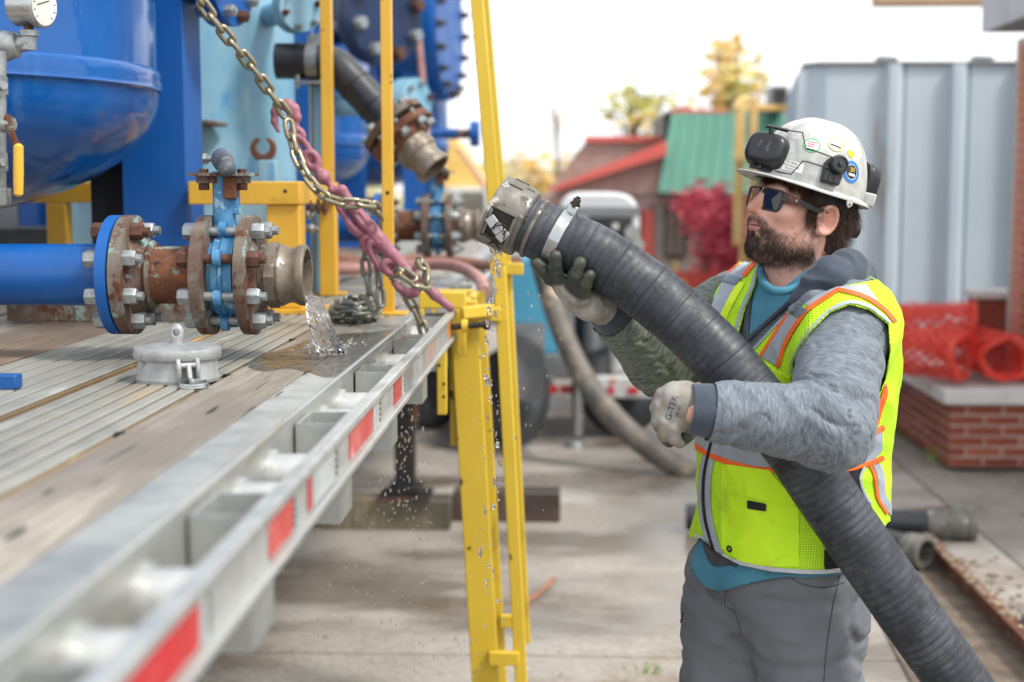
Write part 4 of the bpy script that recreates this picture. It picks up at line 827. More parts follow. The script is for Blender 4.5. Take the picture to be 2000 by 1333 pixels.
# ---------------------------------------------------------------- chains
def linkmesh(name, mat, L=.0135, Rr=.0102, r=.0056):
    P = []
    for i in range(7): a_ = -math.pi / 2 + math.pi * i / 6; P.append((L + Rr * math.cos(a_), Rr * math.sin(a_), 0))
    for i in range(7): a_ = math.pi / 2 + math.pi * i / 6; P.append((-L + Rr * math.cos(a_), Rr * math.sin(a_), 0))
    m = MB(); m.tube(P, r, 10, closed=True); return m.mesh(name, mat, 60)
LM = linkmesh('chain_link', M_chain); LMG = linkmesh('chain_link', M_chaing)
def chain(label, P, mesh=LM, tw0=.78, n=10, group=None, pitch=.0362, jit=.1, sc=1):
    P = catmull(P, n); t = thing('chain', label, 'chain', P[0], 'tie-down chains')
    d = [0]
    for a, b in zip(P, P[1:]): d.append(d[-1] + (b - a).length)
    N = max(2, int(d[-1] / (pitch * sc)))
    def at(s):
        s = min(max(s, 0), d[-1]); i = max(0, min(len(d) - 2, next((k for k in range(len(d) - 1) if d[k + 1] >= s), len(d) - 2))); f = (s - d[i]) / (d[i + 1] - d[i] + 1e-9); return P[i].lerp(P[i + 1], f)
    px = None
    for k in range(N):
        s = (k + .5) * d[-1] / N; c = at(s); tg = (at(s + .02) - at(s - .02)).normalized()
        if px is None: px, y, _ = frame(tg)
        px = (px - tg * px.dot(tg)).normalized(); y = tg.cross(px)
        a_ = tw0 + (math.pi / 2 if k % 2 else 0) + rnd.uniform(-jit, jit); yy = px * math.cos(a_) + y * math.sin(a_); zz = tg.cross(yy)
        inst('chain_link', mesh, t, c, Matrix((tg, yy, zz)).transposed().to_quaternion(), (sc, sc, sc))
    return t
YB = 3.42
chain('tight yellowish chain running from the top edge down to the pink binder hook', [W(374, -22, 3.2), W(430, 55, 3.24), W(495, 135, 3.3), W(560, 226, 3.36)], tw0=.5)
chain('slack yellowish chain end looping from the pink hook across the binder', [W(563, 238, 3.36), W(575, 292, 3.35), W(597, 340, 3.33), W(628, 378, 3.31), W(665, 395, 3.30), W(700, 398, 3.31), W(728, 402, 3.34), W(742, 425, 3.40)], tw0=.9)
chain('yellowish chain wound round the pink lever handle', [W(768, 540, 3.43), W(785, 532, 3.36), W(806, 546, 3.34), W(822, 560, 3.34), W(832, 545, 3.37), W(826, 520, 3.40), W(815, 512, 3.46)], tw0=.6)
chain('yellowish chain dropping from the lower pink hook into the stake pocket', [W(778, 556, 3.45), W(790, 572, 3.46), W(806, 596, 3.47), W(818, 620, 3.48), W(828, 650, 3.48), W(832, 690, 3.48)], tw0=.9)
chain('grey chain strand hanging in front of the yellow post', [W(716, 470, 3.46), W(714, 508, 3.46), W(718, 545, 3.46), W(724, 580, 3.46), W(734, 606, 3.46)], LMG, .2)
chain('grey chain strand hanging just behind the front strand', [W(742, 490, 3.52), W(740, 530, 3.52), W(742, 566, 3.52), W(744, 600, 3.52)], LMG, .9)
pts = []
for i in range(34):
    a_ = i * 1.03; px = 692 + 42 * math.cos(a_) * (1 - .012 * i) + rnd.uniform(-5, 5); yy = 3.62 + .10 * math.sin(a_) + rnd.uniform(-.02, .02); c = W(px, 600, yy); c.z = DZ + .010 + .0011 * i + rnd.uniform(0, .004); pts.append(c)
chain('heap of grey chain links coiled on the deck by the yellow post', pts, LMG, .3, 5, jit=.5)
# ---------------------------------------------------------------- lever binder
bi = thing('chain_binder', 'faded pinkish red lever chain binder hooked across the tie-down chains', 'chain binder', W(700, 430, YB))
def sdf(name, mat, fill, pts, par, h=.0021, pad=.03, label=None, smooth=True):
    A = np.array([tuple(p) for p in pts]); f = Field(A.min(0) - pad, A.max(0) + pad, h); fill(f); V, F = f.nets(); o = link(name, npmesh(name, V, F), par, mat)
    if label: o['label'] = label
    return o
sB = YB / FPX
def B(px, py, dy=0): return tuple(W(px, py, YB + dy))
def ringp(c, rx, ry, ang, dy0=0, n=14, dyA=0):
    out = []
    for i in range(n + 1):
        a_ = 2 * math.pi * i / n; u, v = rx * math.cos(a_), ry * math.sin(a_); out.append(B(c[0] + u * math.cos(ang) - v * math.sin(ang), c[1] + u * math.sin(ang) + v * math.cos(ang), dy0 + dyA * math.cos(a_)))
    return out
def chn(f, P, r, k=.006): f.chain(P, [x * sB for x in r] if hasattr(r, '__len__') else [r * sB] * len(P), k)
hk = [B(543, 256), B(536, 238), B(537, 218), B(548, 205), B(563, 203), B(575, 213), B(579, 230), B(575, 246), B(574, 256)]
sdf('upper_hook', M_pink, lambda f: (chn(f, hk, [4, 6.5, 8, 8.5, 9, 9.5, 9, 7.5, 7]), chn(f, [B(566, 212), B(574, 228)], [12, 9], .008), chn(f, ringp((579, 266), 12, 12, 0), 5.6)), hk + ringp((579, 266), 20, 20, 0), bi)
lk = ringp((592, 290), 27, 9, 1.0, 0, 20, .004); sdf('connecting_link', M_pink, lambda f: chn(f, lk, 5.2), lk, bi)
ey = ringp((609, 313), 17, 11, 1.05, 0, 16)
sdf('swivel', M_pink, lambda f: (chn(f, ey, 5.8), chn(f, [B(617, 328), B(623, 335), B(631, 345)], [7, 6, 10]), chn(f, [B(630, 345), B(632, 347)], [14.5, 14.5], .004), chn(f, [B(632, 347), B(648, 366)], [7, 6])), ey + [B(660, 375), B(612, 335)], bi)
def lever(f):
    for dy in (-.017, .017): chn(f, [B(655, 372, dy), B(668, 372, dy), B(690, 405, dy), B(712, 440, dy)], [9, 10, 10, 9])
    chn(f, [B(690, 408), B(740, 470), B(800, 533), B(850, 577), B(879, 601)], [15, 13, 10.5, 9, 8.5], .012)
    chn(f, [B(712, 425), B(760, 482), B(790, 516)], [10, 7, 5], .006)
    f.cap(B(700, 420, -.03), B(742, 470, -.022), .006, .005, .004, sub=True); f.cap(B(722, 432, .0), B(708, 412, .0), .007, .006, .003, sub=True)
sdf('lever_handle', M_pink, lever, [B(640, 355, -.03), B(892, 612, .03)], bi)
def yoke(f):
    for dy in (-.013, .013): chn(f, [B(652, 380, dy), B(664, 408, dy), B(682, 436, dy), B(700, 455, dy)], [7, 6.5, 7, 8])
    chn(f, [B(690, 446), B(708, 458)], [11, 11], .01); chn(f, [B(648, 372, -.02), B(648, 372, .02)], [8, 8])
sdf('yoke', M_pink, yoke, [B(640, 365, -.03), B(720, 470, .03)], bi)
r2 = ringp((722, 478), 17, 12, .95, 0, 16, .006); sdf('swivel_eye', M_pink, lambda f: (chn(f, r2, 5.5), chn(f, [B(706, 458), B(714, 466)], [8, 7])), r2 + [B(700, 450)], bi)
l2 = ringp((742, 501), 33, 13, 1.0, .0, 22, .008); sdf('connecting_link', M_pink, lambda f: chn(f, l2, 6), l2, bi)
e3 = ringp((765, 523), 16, 12, .6, 0, 16, .004); h3 = [B(778, 532), B(796, 541), B(812, 549), B(818, 560), B(810, 572), B(796, 573), B(780, 563), B(768, 552)]
sdf('lower_hook', M_pink, lambda f: (chn(f, e3, 6.5), chn(f, h3, [8, 8, 9, 9, 9, 9, 7.5, 5])), e3 + h3, bi)
# ---------------------------------------------------------------- dust cap on the deck
c = G(348, 742, DZ); dc = thing('dust_cap', 'grey cast aluminium dust cap with lifting eye and pull ring on the deck', 'pipe cap', c)
m = MB(); m.lathe(c, (0, 0, 1), [(.0, .072), (.006, .0725), (.010, .0705), (.038, .0690), (.040, .0745), (.043, .0762), (.054, .0762), (.058, .0745), (.062, .060), (.065, .03), (.066, .012)], 64); body = m.build('cap_body', M_castalu, dc, smooth=30)
m = MB()
for px in (1,):
    a_ = Vector((0, -1, 0)); 
lugs = []
ang = R(-62)
d = Vector((math.cos(ang), math.sin(ang), 0)); tg = Vector((-d.y, d.x, 0))
for s_ in (-1, 1):
    m = MB(); q = c + d * .067 + tg * .0165 * s_; pts = [q + Vector((0, 0, .004)), q + d * .014 + Vector((0, 0, .004)), q + d * .021 + Vector((0, 0, .02)), q + d * .019 + Vector((0, 0, .036)), q + d * .012 + Vector((0, 0, .046)), q + Vector((0, 0, .046))]; m.poly([p - tg * .004 for p in pts], tg * .008); m.build('cam_lug', M_castalu, dc, bev=.0025)
m = MB(); q = c + d * .079 + Vector((0, 0, .034)); m.cyl(q - tg * .02, q + tg * .02, .005, n=12); m.bar(q, q + d * .012 + Vector((0, 0, -.026)), .016, .008, tg); m.bar(q + d * .010 + Vector((0, 0, -.024)), q + d * .034 + Vector((0, 0, -.028)), .014, .006, tg); m.build('cam_lever', M_castalu, dc, bev=.002)
m = MB(); q = c + d * .112 + Vector((.002, 0, .004)); m.tube([q + Vector((math.cos(a_) * .0235, math.sin(a_) * .0235, .002 * math.sin(a_))) for a_ in [2 * math.pi * i / 28 for i in range(28)]], .0026, 8, closed=True); m.tube([q + Vector((math.cos(a_) * .0232, math.sin(a_) * .0232, .004 + .002 * math.sin(a_))) for a_ in [2 * math.pi * i / 28 for i in range(28)]], .0024, 8, closed=True); m.build('pull_ring', M_chrome, dc)
def eye(f):
    z = c.z + .064; f.cap((c.x, c.y, z - .004), (c.x, c.y, z + .010), .012, .0095, .004); f.ell((c.x, c.y, z + .018), (.0125, .008, .018), k=.006); f.cap((c.x, c.y - .03, z + .019), (c.x, c.y + .03, z + .019), .0055, .0055, .002, sub=True)
sdf('lifting_eye', M_castalu, eye, [c + Vector((-.02, -.02, .055)), c + Vector((.02, .02, .11))], dc, .0012, .01)
# ---------------------------------------------------------------- water from the pipe mouth
def stream():
    P = [W(604, 578, 2.80), W(612, 592, 2.79), W(620, 612, 2.78), W(629, 640, 2.78), W(638, 668, 2.80), W(645, 688, 2.84)]; P[-1].z = DZ + .004
    P = catmull(P, 7); n = 26; RS = []
    for i, p in enumerate(P):
        t = i / (len(P) - 1); w = .017 + .010 * t; th = .0075 + .005 * t; x = Vector((1, 0, 0)); y = Vector((0, 1, 0)); ring = []
        for k in range(n):
            a_ = 2 * math.pi * k / n; j = 1 + .20 * mnoise.noise(Vector((math.cos(a_) * 1.6, math.sin(a_) * 1.6 + 5, t * 5))) + .14 * mnoise.noise(Vector((math.cos(a_) * 4, math.sin(a_) * 4 + 3, t * 16)))
            ring.append(p + x * math.cos(a_ + t * 1.4) * w * j + y * math.sin(a_ + t * 1.4) * th * j * 1.6)
        RS.append(ring)
    m = MB(); m.rings(RS); return m.build('poured_stream', M_water, ws, smooth=70)
ws = thing('water_stream', 'clear water pouring from the near outlet mouth onto the deck', 'water', W(640, 685, 2.9)); stream()
m = MB()
for k in range(230):
    a_ = rnd.uniform(0, 6.28); r_ = abs(rnd.gauss(0, .042)); q = G(640, 684, DZ) + Vector((math.cos(a_) * r_, math.sin(a_) * r_ * 1.2, abs(rnd.gauss(0, .013)))); s_ = rnd.uniform(.0008, .0034); m.sphere(q, s_, 4, (1, 1, rnd.uniform(.8, 1.8)))
m.build('splash_drop', M_water, ws, smooth=80)['kind'] = 'stuff'
m = MB()
for k in range(120):                                    # spray torn off the stream
    t_ = rnd.random(); p = W(604 + 40 * t_ ** .8, 578 + 104 * t_, 2.80); s_ = rnd.uniform(.0006, .0024); m.sphere(p + Vector((rnd.gauss(0, .007 + .012 * t_), rnd.gauss(0, .012), rnd.gauss(0, .006))), s_, 4, (1, 1, rnd.uniform(1, 3.5)))
for k in range(7):
    x0 = rnd.uniform(-.010, .012); P = [W(604, 578, 2.79) + Vector((x0, -.012, .003)), W(612, 596, 2.785) + Vector((x0 * 1.3, -.012, 0)), W(624, 628, 2.775) + Vector((x0 * 1.7, -.014, 0)), W(636, 662, 2.785) + Vector((x0 * 2.2, -.012, 0)), W(642, 682, 2.81) + Vector((x0 * 2.6, -.008, 0))]; m.tube([q + Vector((rnd.gauss(0, .0012), 0, 0)) for q in catmull(P, 6)], [.0016 + .0012 * rnd.random() for i in range(25)], 6)
m.build('spray', M_water, ws, smooth=80)['kind'] = 'stuff'
# film of water spreading on the deck
m = MB(); out = [(480, 706), (520, 688), (572, 672), (620, 655), (680, 648), (740, 645), (792, 640), (800, 655), (770, 676), (735, 700), (690, 722), (640, 735), (596, 722), (560, 716), (520, 722), (490, 716)]
pp = [G(x, y, DZ + .0035) for x, y in out]; cc = sum(pp, Vector()) / len(pp); rings = []
def lerp_ring(f): return [cc.lerp(p, f) for p in catmull(pp + [pp[0]], 3)[:-1]]
RS = []
for f in (.02, .15, .3, .45, .6, .75, .9, 1):
    r_ = lerp_ring(f)
    for q in r_: q.z = DZ + .0032 + .0016 * mnoise.noise(q * 38) * (1 - f ** 4) - (.003 if f == 1 else 0)
    RS.append(r_)
m.rings(RS, caps=False); o = m.build('puddle', M_film, None, smooth=180); tag(o, 'rippling film of spilled water over the deck planks below the outlet', 'water', kind='structure')
# falling drops
def drops(name, label, specs, n=1):
    m = MB()
    for px, py, Y, s_, l_ in specs: m.sphere(W(px, py, Y), s_, 4, (1, 1, l_))
    o = m.build(name, M_water, None, smooth=80); tag(o, label, 'water', kind='stuff'); return o
sp = []
for i in range(300):
    y = rnd.uniform(785, 1320); sx = 14 + (y - 780) * .30; x = rnd.gauss(800 - (y - 780) * .055, sx * (.55 if y < 1000 else .75)); sp.append((x, y, 3.3 + rnd.gauss(0, .12), rnd.uniform(.0009, .0025), rnd.uniform(1.2, 3.2)))
drops('water_drops', 'drops of water raining from the wet rub rail edge', sp)
sp = []; x = 960
for i in range(120):
    y = 478 + i * i * .012 * 4.4 + rnd.uniform(-8, 8)
    if y > 1330: break
    x = 962 + 14 * math.sin(y / 62) * math.exp(-y / 3000) + rnd.gauss(0, 3.5 + (y - 478) * .009) - (0 if y > 560 else 4); sp.append((x, y, 2.72, rnd.choice((.0010, .0014, .0020, .0028, .0042)) * rnd.uniform(.8, 1.2), rnd.uniform(.8, 3.4)))
for i in range(60): sp.append((rnd.gauss(1040, 60), rnd.uniform(520, 1000), 2.75, rnd.uniform(.0008, .0018), rnd.uniform(1.5, 3)))
drops('water_drops', 'string of drops falling from the lip of the hose coupling', sp)
m = MB(); P = [W(951, 474, 2.70), W(958, 486, 2.70), W(965, 500, 2.70), W(972, 510, 2.70), W(977, 516, 2.70), W(977, 528, 2.70)]; m.tube(catmull(P, 5), [.0022 + .0012 * math.sin(i * 1.3) for i in range(26)], 8); o = m.build('water_thread', M_water, None, smooth=80); tag(o, 'thin thread of water trickling off the hose coupling', 'water')
# ---------------------------------------------------------------- grey-blue frac tank
ct = thing('storage_tank', 'big grey blue steel tank with ribbed sides and rounded corner', 'tank', (3, 10, 0))
zt, zb = 2.50, .24
cA = W(1580, 400, 10.0).x
# plan outline of the ribbed front wall, then the left end wall going back
pl = []
def seg(p, q, n): return [(p[0] + (q[0] - p[0]) * i / n, p[1] + (q[1] - p[1]) * i / n) for i in range(n)]
end = (cA + .57, 14.6)
pl.append(end); d_ = Vector((end[0] - cA, end[1] - 10.2, 0)).normalized()
for k in range(9, 0, -1):
    q = (cA - .03 + d_.x * k * .48, 10.35 + d_.y * k * .48); pl += [(q[0] + .0, q[1] + .12), (q[0] + .04, q[1] + .09), (q[0] + .04, q[1] + .03), (q[0], q[1])]
pl += [(cA - .02, 10.22), (cA - .01, 10.12), (cA + .03, 10.04), (cA + .10, 10.0)]
x = W(1722, 400, 10).x
while x < 6:
    pl += [(x, 10.0), (x + .018, 9.93), (x + .075, 9.93), (x + .135, 10.02), (x + .15, 10.0)]; x += (W(1848, 0, 10).x - W(1722, 0, 10).x) * (.96 if x > 3 else 1)
pl += [(6.2, 10.0), (6.2, 14.6)]
m = MB(); m.poly([(a, b, zb) for a, b in pl], (0, 0, zt - zb)); m.build('corrugated_wall', M_cont, ct, smooth=0)
m = MB(); m.poly([(a, b, zt + .001) for a, b in [(cA - .05, 10.1), (cA + .06, 9.97), (6.25, 9.97), (6.25, 14.7), (end[0] - .06, 14.7)]], (0, 0, .02)); m.build('top_edge', M_machgrey, ct, bev=.005)
m = MB(); m.bb((cA + .1, 9.9, .24), (6.2, 9.925, .40)); m.build('bottom_rail', M_cont, ct, bev=.005)
m = MB(); m.bb((cA + .3, 10.1, .02), (6, 14, .235)); m.build('undercarriage', M_machdark, ct)
for px in (1712, 1900): 
    c = W(px + 22, 140, 9.98); m = MB(); m.bb((c.x - .07, 9.98, zt + .022), (c.x + .07, 10.1, zt + .06)); m.build('lifting_lug', M_galv, ct, bev=.01)
for px0, px1, mt in ((1700, 1720, M_whitetape), (1721, 1750, M_red), (1752, 1772, M_whitetape)): a, b = W(px0, 0, 9.895), W(px1, 0, 9.895); m = MB(); m.bb((a.x, 9.896, W(0, 796, 9.9).z), (b.x, 9.8995, W(0, 780, 9.9).z)); m.build('reflective_tape', mt, ct)
# ---------------------------------------------------------------- brick planter, every near brick its own piece
def brickwall(par, o, u, nx, nz, L=.2, Hh=.0510, gap=.0120, dep=.09, start=0, mats=M_brick, name='brick', nrm=(0, -1, 0)):
    u = Vector(u); nr = Vector(nrm); mm = []
    for mt in mats:
        full = MB(); full.box((0, 0, 0), (L, dep, Hh)); half = MB(); half.box((0, 0, 0), (L / 2 - gap / 2, dep, Hh)); mm.append((full.mesh(name, mt, 0), half.mesh(name, mt, 0)))
    q = Matrix((u, Vector((0, 0, 1)).cross(u), Vector((0, 0, 1)))).transposed().to_quaternion()
    W_ = nx * (L + gap)
    for r in range(nz):
        x = 0; z = o[2] + Hh / 2 + r * (Hh + gap); off = (r + start) % 2
        while x < W_ - .01:
            h = off and x == 0; ln = (L / 2 - gap / 2) if h or W_ - x < L * .75 else L
            me = mm[0 if rnd.random() < .6 else rnd.randrange(len(mats))][0 if ln == L else 1]
            inst(name, me, par, Vector((o[0], o[1], 0)) + u * (x + ln / 2) - nr * (dep / 2 - rnd.uniform(-.0015, .003)) + Vector((0, 0, z)), q); x += ln + gap
PC = G(1852, 913, 0); pn = thing('brick_planter', 'low red brick planter wall with a pale stone cap', 'planter', PC)
brickwall(pn, (PC.x, PC.y, .005), (1, 0, 0), 7, 6); brickwall(pn, (PC.x, PC.y + .102, .005), (0, 1, 0), 7, 6, start=1, nrm=(-1, 0, 0))
m = MB(); m.bb((PC.x + .005, PC.y + .005, 0), (PC.x + 1.45, PC.y + 1.6, .380)); m.build('mortar_core', M_mortar, pn)
m = MB(); m.bb((PC.x - .05, PC.y - .05, .384), (PC.x + 1.6, PC.y + 1.66, .470)); m.build('cap_stone', M_cap, pn, bev=.008)
MP = [mk('sunlit_brick', 'c07a64', 'b56c56', 12, .85, 0, bump=.5, bscale=90)]; cx_ = W(1976, 300, 9.15).x; bc = thing('brick_column', 'red brick column at the right edge holding up the canopy', 'column', (cx_, 8.75, .47))  # paler brick copy: sunlight put into the colour under the canopy
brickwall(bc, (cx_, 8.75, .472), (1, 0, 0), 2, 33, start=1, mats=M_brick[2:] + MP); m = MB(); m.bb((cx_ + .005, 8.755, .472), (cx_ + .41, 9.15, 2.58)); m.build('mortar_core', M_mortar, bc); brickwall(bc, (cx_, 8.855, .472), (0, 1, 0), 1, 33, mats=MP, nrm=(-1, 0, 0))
c = W(1952, 590, 9.0); t = thing('brick_pier', 'small pale capped brick pier behind the red netting', 'pier', (c.x, 9.3, .47)); 
m = MB(); m.bb((c.x - .06, 9.25, .472), (c.x + .3, 9.5, c.z)); m.build('pier_shaft', M_brick[0], t, bev=.004); m = MB(); m.bb((c.x - .09, 9.22, c.z + .001), (c.x + .33, 9.53, c.z + .05)); m.build('pier_cap', M_cap, t, bev=.006)
# canopy above
m = MB(); t = thing('entrance_canopy', 'grey flat canopy over the brick column at the top right corner', 'canopy', (2.5, 8.8, 2.6))
xa = 2.512; m.bb((xa, 5.5, 2.592), (6, 8.82, 2.604)); m.build('soffit', M_soffit, t); m = MB(); m.bb((xa - .025, 5.5, 2.59), (xa - .0005, 8.845, 3.1)); m.build('fascia', M_fascia, t); m = MB(); m.bb((xa, 8.8205, 2.59), (6, 8.845, 3.1)); m.build('fascia', M_fascia, t)
m = MB(); m.bb((xa, 5.5, 2.605), (6, 8.82, 3.05)); m.build('roof_core', M_machgrey, t)
a, b = W(1712, 9, 14), W(1905, 9, 14); m = MB(); m.bb((a.x, 14, a.z), (b.x + 2.2, 14.25, a.z + .5)); o = m.build('far_canopy', M_tan, None, bev=.01); tag(o, 'tan canopy edge high above the grey blue tank', 'canopy')
# ---------------------------------------------------------------- rolls of red netting
def netroll(c, ax, r, L, label, seed=0, turns=3.4, drop=0):
    t = thing('netting_roll', label, 'netting roll', c, 'rolls of red netting on the planter'); ax = Vector(ax).normalized(); x, y, d = frame(ax); c = Vector(c); rg = random.Random(seed)
    V = []; F = []; nu = int(turns * 30); nv = int(L / .04)
    def P(u, v):
        a_ = u / 30 * 2 * math.pi; rr = r * (1 - .07 * u / 30) * (1 + .04 * math.sin(3 * a_ + seed) + .05 * math.sin(v * .9 + 2.3 * a_ + seed) + .04 * math.sin(v * 2.1 + 5 * a_) + .03 * math.sin(u * 1.7 + v)); wob = .016 * math.sin(a_ * 2 + v * .3 + seed)
        return c + x * math.cos(a_) * rr + y * math.sin(a_) * rr * (.88) + d * (v * .04 + wob)
    m = MB(); w = .0042
    def strand(a, b):
        dd = (b - a).normalized(); rad = (a - c); rad = (rad - d * rad.dot(d)).normalized(); s = dd.cross(rad) * w; t_ = rad * .0022
        i = len(m.v); m.v += [tuple(a + s), tuple(a - s), tuple(b - s), tuple(b + s), tuple(a + s + t_), tuple(a - s + t_), tuple(b - s + t_), tuple(b + s + t_)]; m.f += [(i, i + 1, i + 2, i + 3), (i + 7, i + 6, i + 5, i + 4), (i, i + 3, i + 7, i + 4), (i + 1, i + 5, i + 6, i + 2)]; m.mi += [0] * 4
    for u in range(nu):
        for v in range(nv):
            if (u + v) % 2 == 0:
                p = P(u, v); 
                if v + 1 <= nv: strand(p, P(u + 1, v + 1))
                if v - 1 >= 0: strand(p, P(u + 1, v - 1))
    m.build('net_sheet', M_rednet, t, smooth=0)['kind'] = 'stuff'
    for vv in (0, nv): m = MB(); m.tube([P(u, vv) for u in range(nu)], .006, 6); m.build('net_edge', M_rednet, t)
    return t
netroll((W(1906, 0, 8.6).x, 8.6, .655), (-.80, .6, .02), .178, .66, 'front roll of red plastic netting with its round open end', 1)
netroll((W(1992, 0, 8.62).x, 8.62, .635), (-.15, 1, .02), .16, .8, 'darker roll of red netting lying at the right edge', 2, 3)
netroll((W(1925, 0, 8.95).x, 8.95, .80), (-1, .3, -.05), .165, .52, 'crumpled roll of red netting heaped on top behind the others', 3, 3.4)
# ---------------------------------------------------------------- brick house with red trim and green roof
hs_ = thing('brick_house', 'old brick house with red rake boards and green metal mansard roof', 'house', (1.2, 17, 0))
def hb(name, px0, px1, py0, py1, Y, dep, mat, bev=.0, par=None):
    a, b = W(px0, py1, Y), W(px1, py0, Y); m = MB(); m.bb((a.x, Y, a.z), (b.x, Y + dep, b.z)); return m.build(name, mat, par or hs_, bev=bev)
Yh = 17
a = W(1225, 0, Yh); z2 = W(0, 378, Yh).z; m = MB(); m.bb((W(1060, 0, Yh).x, Yh + .03, 0), (W(1560, 0, Yh).x, Yh + 5, z2)); m.build('wall', M_mortar, hs_)
# brick courses of the visible facade
xw0 = W(1075, 0, Yh).x; nxb = int((W(1440, 0, Yh).x - xw0) / .215)
rows = int((z2 - .95) / .0755)
mm = []
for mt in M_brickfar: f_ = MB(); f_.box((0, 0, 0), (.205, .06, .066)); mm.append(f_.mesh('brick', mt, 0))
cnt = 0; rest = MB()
dx0, dx1 = W(1252, 0, Yh).x, W(1278, 0, Yh).x; wx0, wx1 = W(1298, 0, Yh).x, W(1338, 0, Yh).x; wz0, wz1 = W(0, 502, Yh).z, W(0, 408, Yh).z
for r_ in range(rows):
    for k in range(nxb):
        x = xw0 + (k + (.5 if r_ % 2 else 0)) * .215; z = .99 + r_ * .0755
        if dx0 - .1 < x < dx1 + .1 and z < W(0, 405, Yh).z: continue
        if wx0 - .1 < x < wx1 + .1 and wz0 - .04 < z < wz1 + .04: continue
        pxx = PX([(x, Yh, z)])[0]
        if 1225 < pxx[0] < 1440 and pxx[1] < 540 and cnt < 300: inst('brick', mm[rnd.choice((0, 0, 1, 2))], hs_, (x, Yh + rnd.uniform(-.004, .004), z)); cnt += 1
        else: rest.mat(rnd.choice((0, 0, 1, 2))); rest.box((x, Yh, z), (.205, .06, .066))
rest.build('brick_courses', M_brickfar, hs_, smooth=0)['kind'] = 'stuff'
hb('door', 1254, 1277, 410, 600, Yh - .04, .06, M_redtrim, .01); hb('door_frame', 1250, 1253.5, 405, 600, Yh - .05, .08, M_redtrim, .01)
wf = hb('window', 1297, 1339, 405, 505, Yh - .05, .05, M_frame, .01); hb('pane', 1303, 1318, 412, 498, Yh - .065, .013, M_pane, 0, wf); hb('pane', 1320.5, 1334, 412, 498, Yh - .065, .013, M_pane, 0, wf)
# left gable with the sloping red board
gz = [(1145, 275), (1296, 275), (1296, 400), (1060, 400), (1068, 372)]
Yg = Yh + 1.2
m = MB(); m.poly([W(x, y, Yg) for x, y in gz], (0, 4, 0)); m.build('gable_wall', mk('hazed_roof_shingle', 'a58880', '98796f', 3, .9, 0, spots=[('b89c94', 5, .55, .65, .9, 0, (1, 1, 3))]), hs_)  # gable tone lifted for haze, painted into the material
m = MB(); m.bar(W(1142, 272, Yg - .02), W(1300, 272, Yg - .02), .1, .07, (0, 0, 1)); m.build('ridge_board', M_redtrim, hs_)
m = MB(); m.poly([W(x, y, Yh - .3) for x, y in ((1066, 372), (1302, 274), (1302, 303), (1085, 372))], (0, .25, 0)); m.build('rake_board', M_redtrim, hs_)
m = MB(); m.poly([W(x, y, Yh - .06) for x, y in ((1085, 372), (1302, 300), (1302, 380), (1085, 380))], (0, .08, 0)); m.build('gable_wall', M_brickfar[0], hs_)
# mansard: separate standing-seam panels
npan = 11
for k in range(npan):
    f0, f1 = k / npan, (k + 1) / npan; T0, T1 = W(1312 + 258 * f0, 222, Yh + .35), W(1312 + 258 * f1 - .8, 222, Yh + .35); B0, B1 = W(1286 + 284 * f0, 376, Yh - .45), W(1286 + 284 * f1 - .8, 376, Yh - .45)
    m = MB(); m.poly([T0, T1, B1, B0], (0, .05, .0)); m.bar(T1, B1, .025, .05, (0, -1, 0)); m.build('roof_panel', M_green, hs_)
hb('soffit_board', 1288, 1570, 377, 384, Yh - .44, .4, M_frame); hb('parapet', 1310, 1420, 214, 221, Yh + .36, .4, M_redtrim); hb('flat_roof', 1300, 1570, 216, 222, Yh + .42, 3, M_machgrey)
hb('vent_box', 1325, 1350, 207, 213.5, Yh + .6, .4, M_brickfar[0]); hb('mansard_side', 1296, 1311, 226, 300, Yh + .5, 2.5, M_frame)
hv = thing('rooftop_unit', 'grey square rooftop air unit beside the big tank', 'air unit', W(1522, 205, 16.8)); 
for nm, q in (('unit_case', (1506, 1540, 168, 214, 16.9, .5, M_machgrey)), ('unit_grille', (1512, 1536, 174, 208, 16.88, .018, M_machdark))): hb(nm, *q, par=hv)
# pale yellow timber frame and rail by the tank
pf = thing('timber_scaffold', 'pale yellow upright timbers with a yellow top rail beside the tank', 'frame', W(1460, 500, 12))
def pb(name, px0, px1, py0, py1, Y, dep, mat): a, b = W(px0, py1, Y), W(px1, py0, Y); m = MB(); m.bb((a.x, Y, a.z), (b.x, Y + dep, b.z)); return m.build(name, mat, pf, bev=.008)
pb('upright', 1433, 1456, 205, 480, 12, .08, M_palewood); pb('upright', 1457, 1481, 190, 800, 12.09, .1, M_palewood); pb('brace_block', 1434, 1482, 300, 316, 11.95, .04, M_palewood); pb('lower_panel', 1440, 1456.5, 480, 800, 12.05, .06, M_palewood); pb('top_rail', 1481.5, 1540, 205, 217, 12.2, .06, M_ylwmach)
m = MB(); m.tube(catmull([W(1436, 214, 12), W(1444, 200, 12.02), W(1460, 192, 12.08)], 5), .03, 10); m.build('bent_corner', M_palewood, pf)
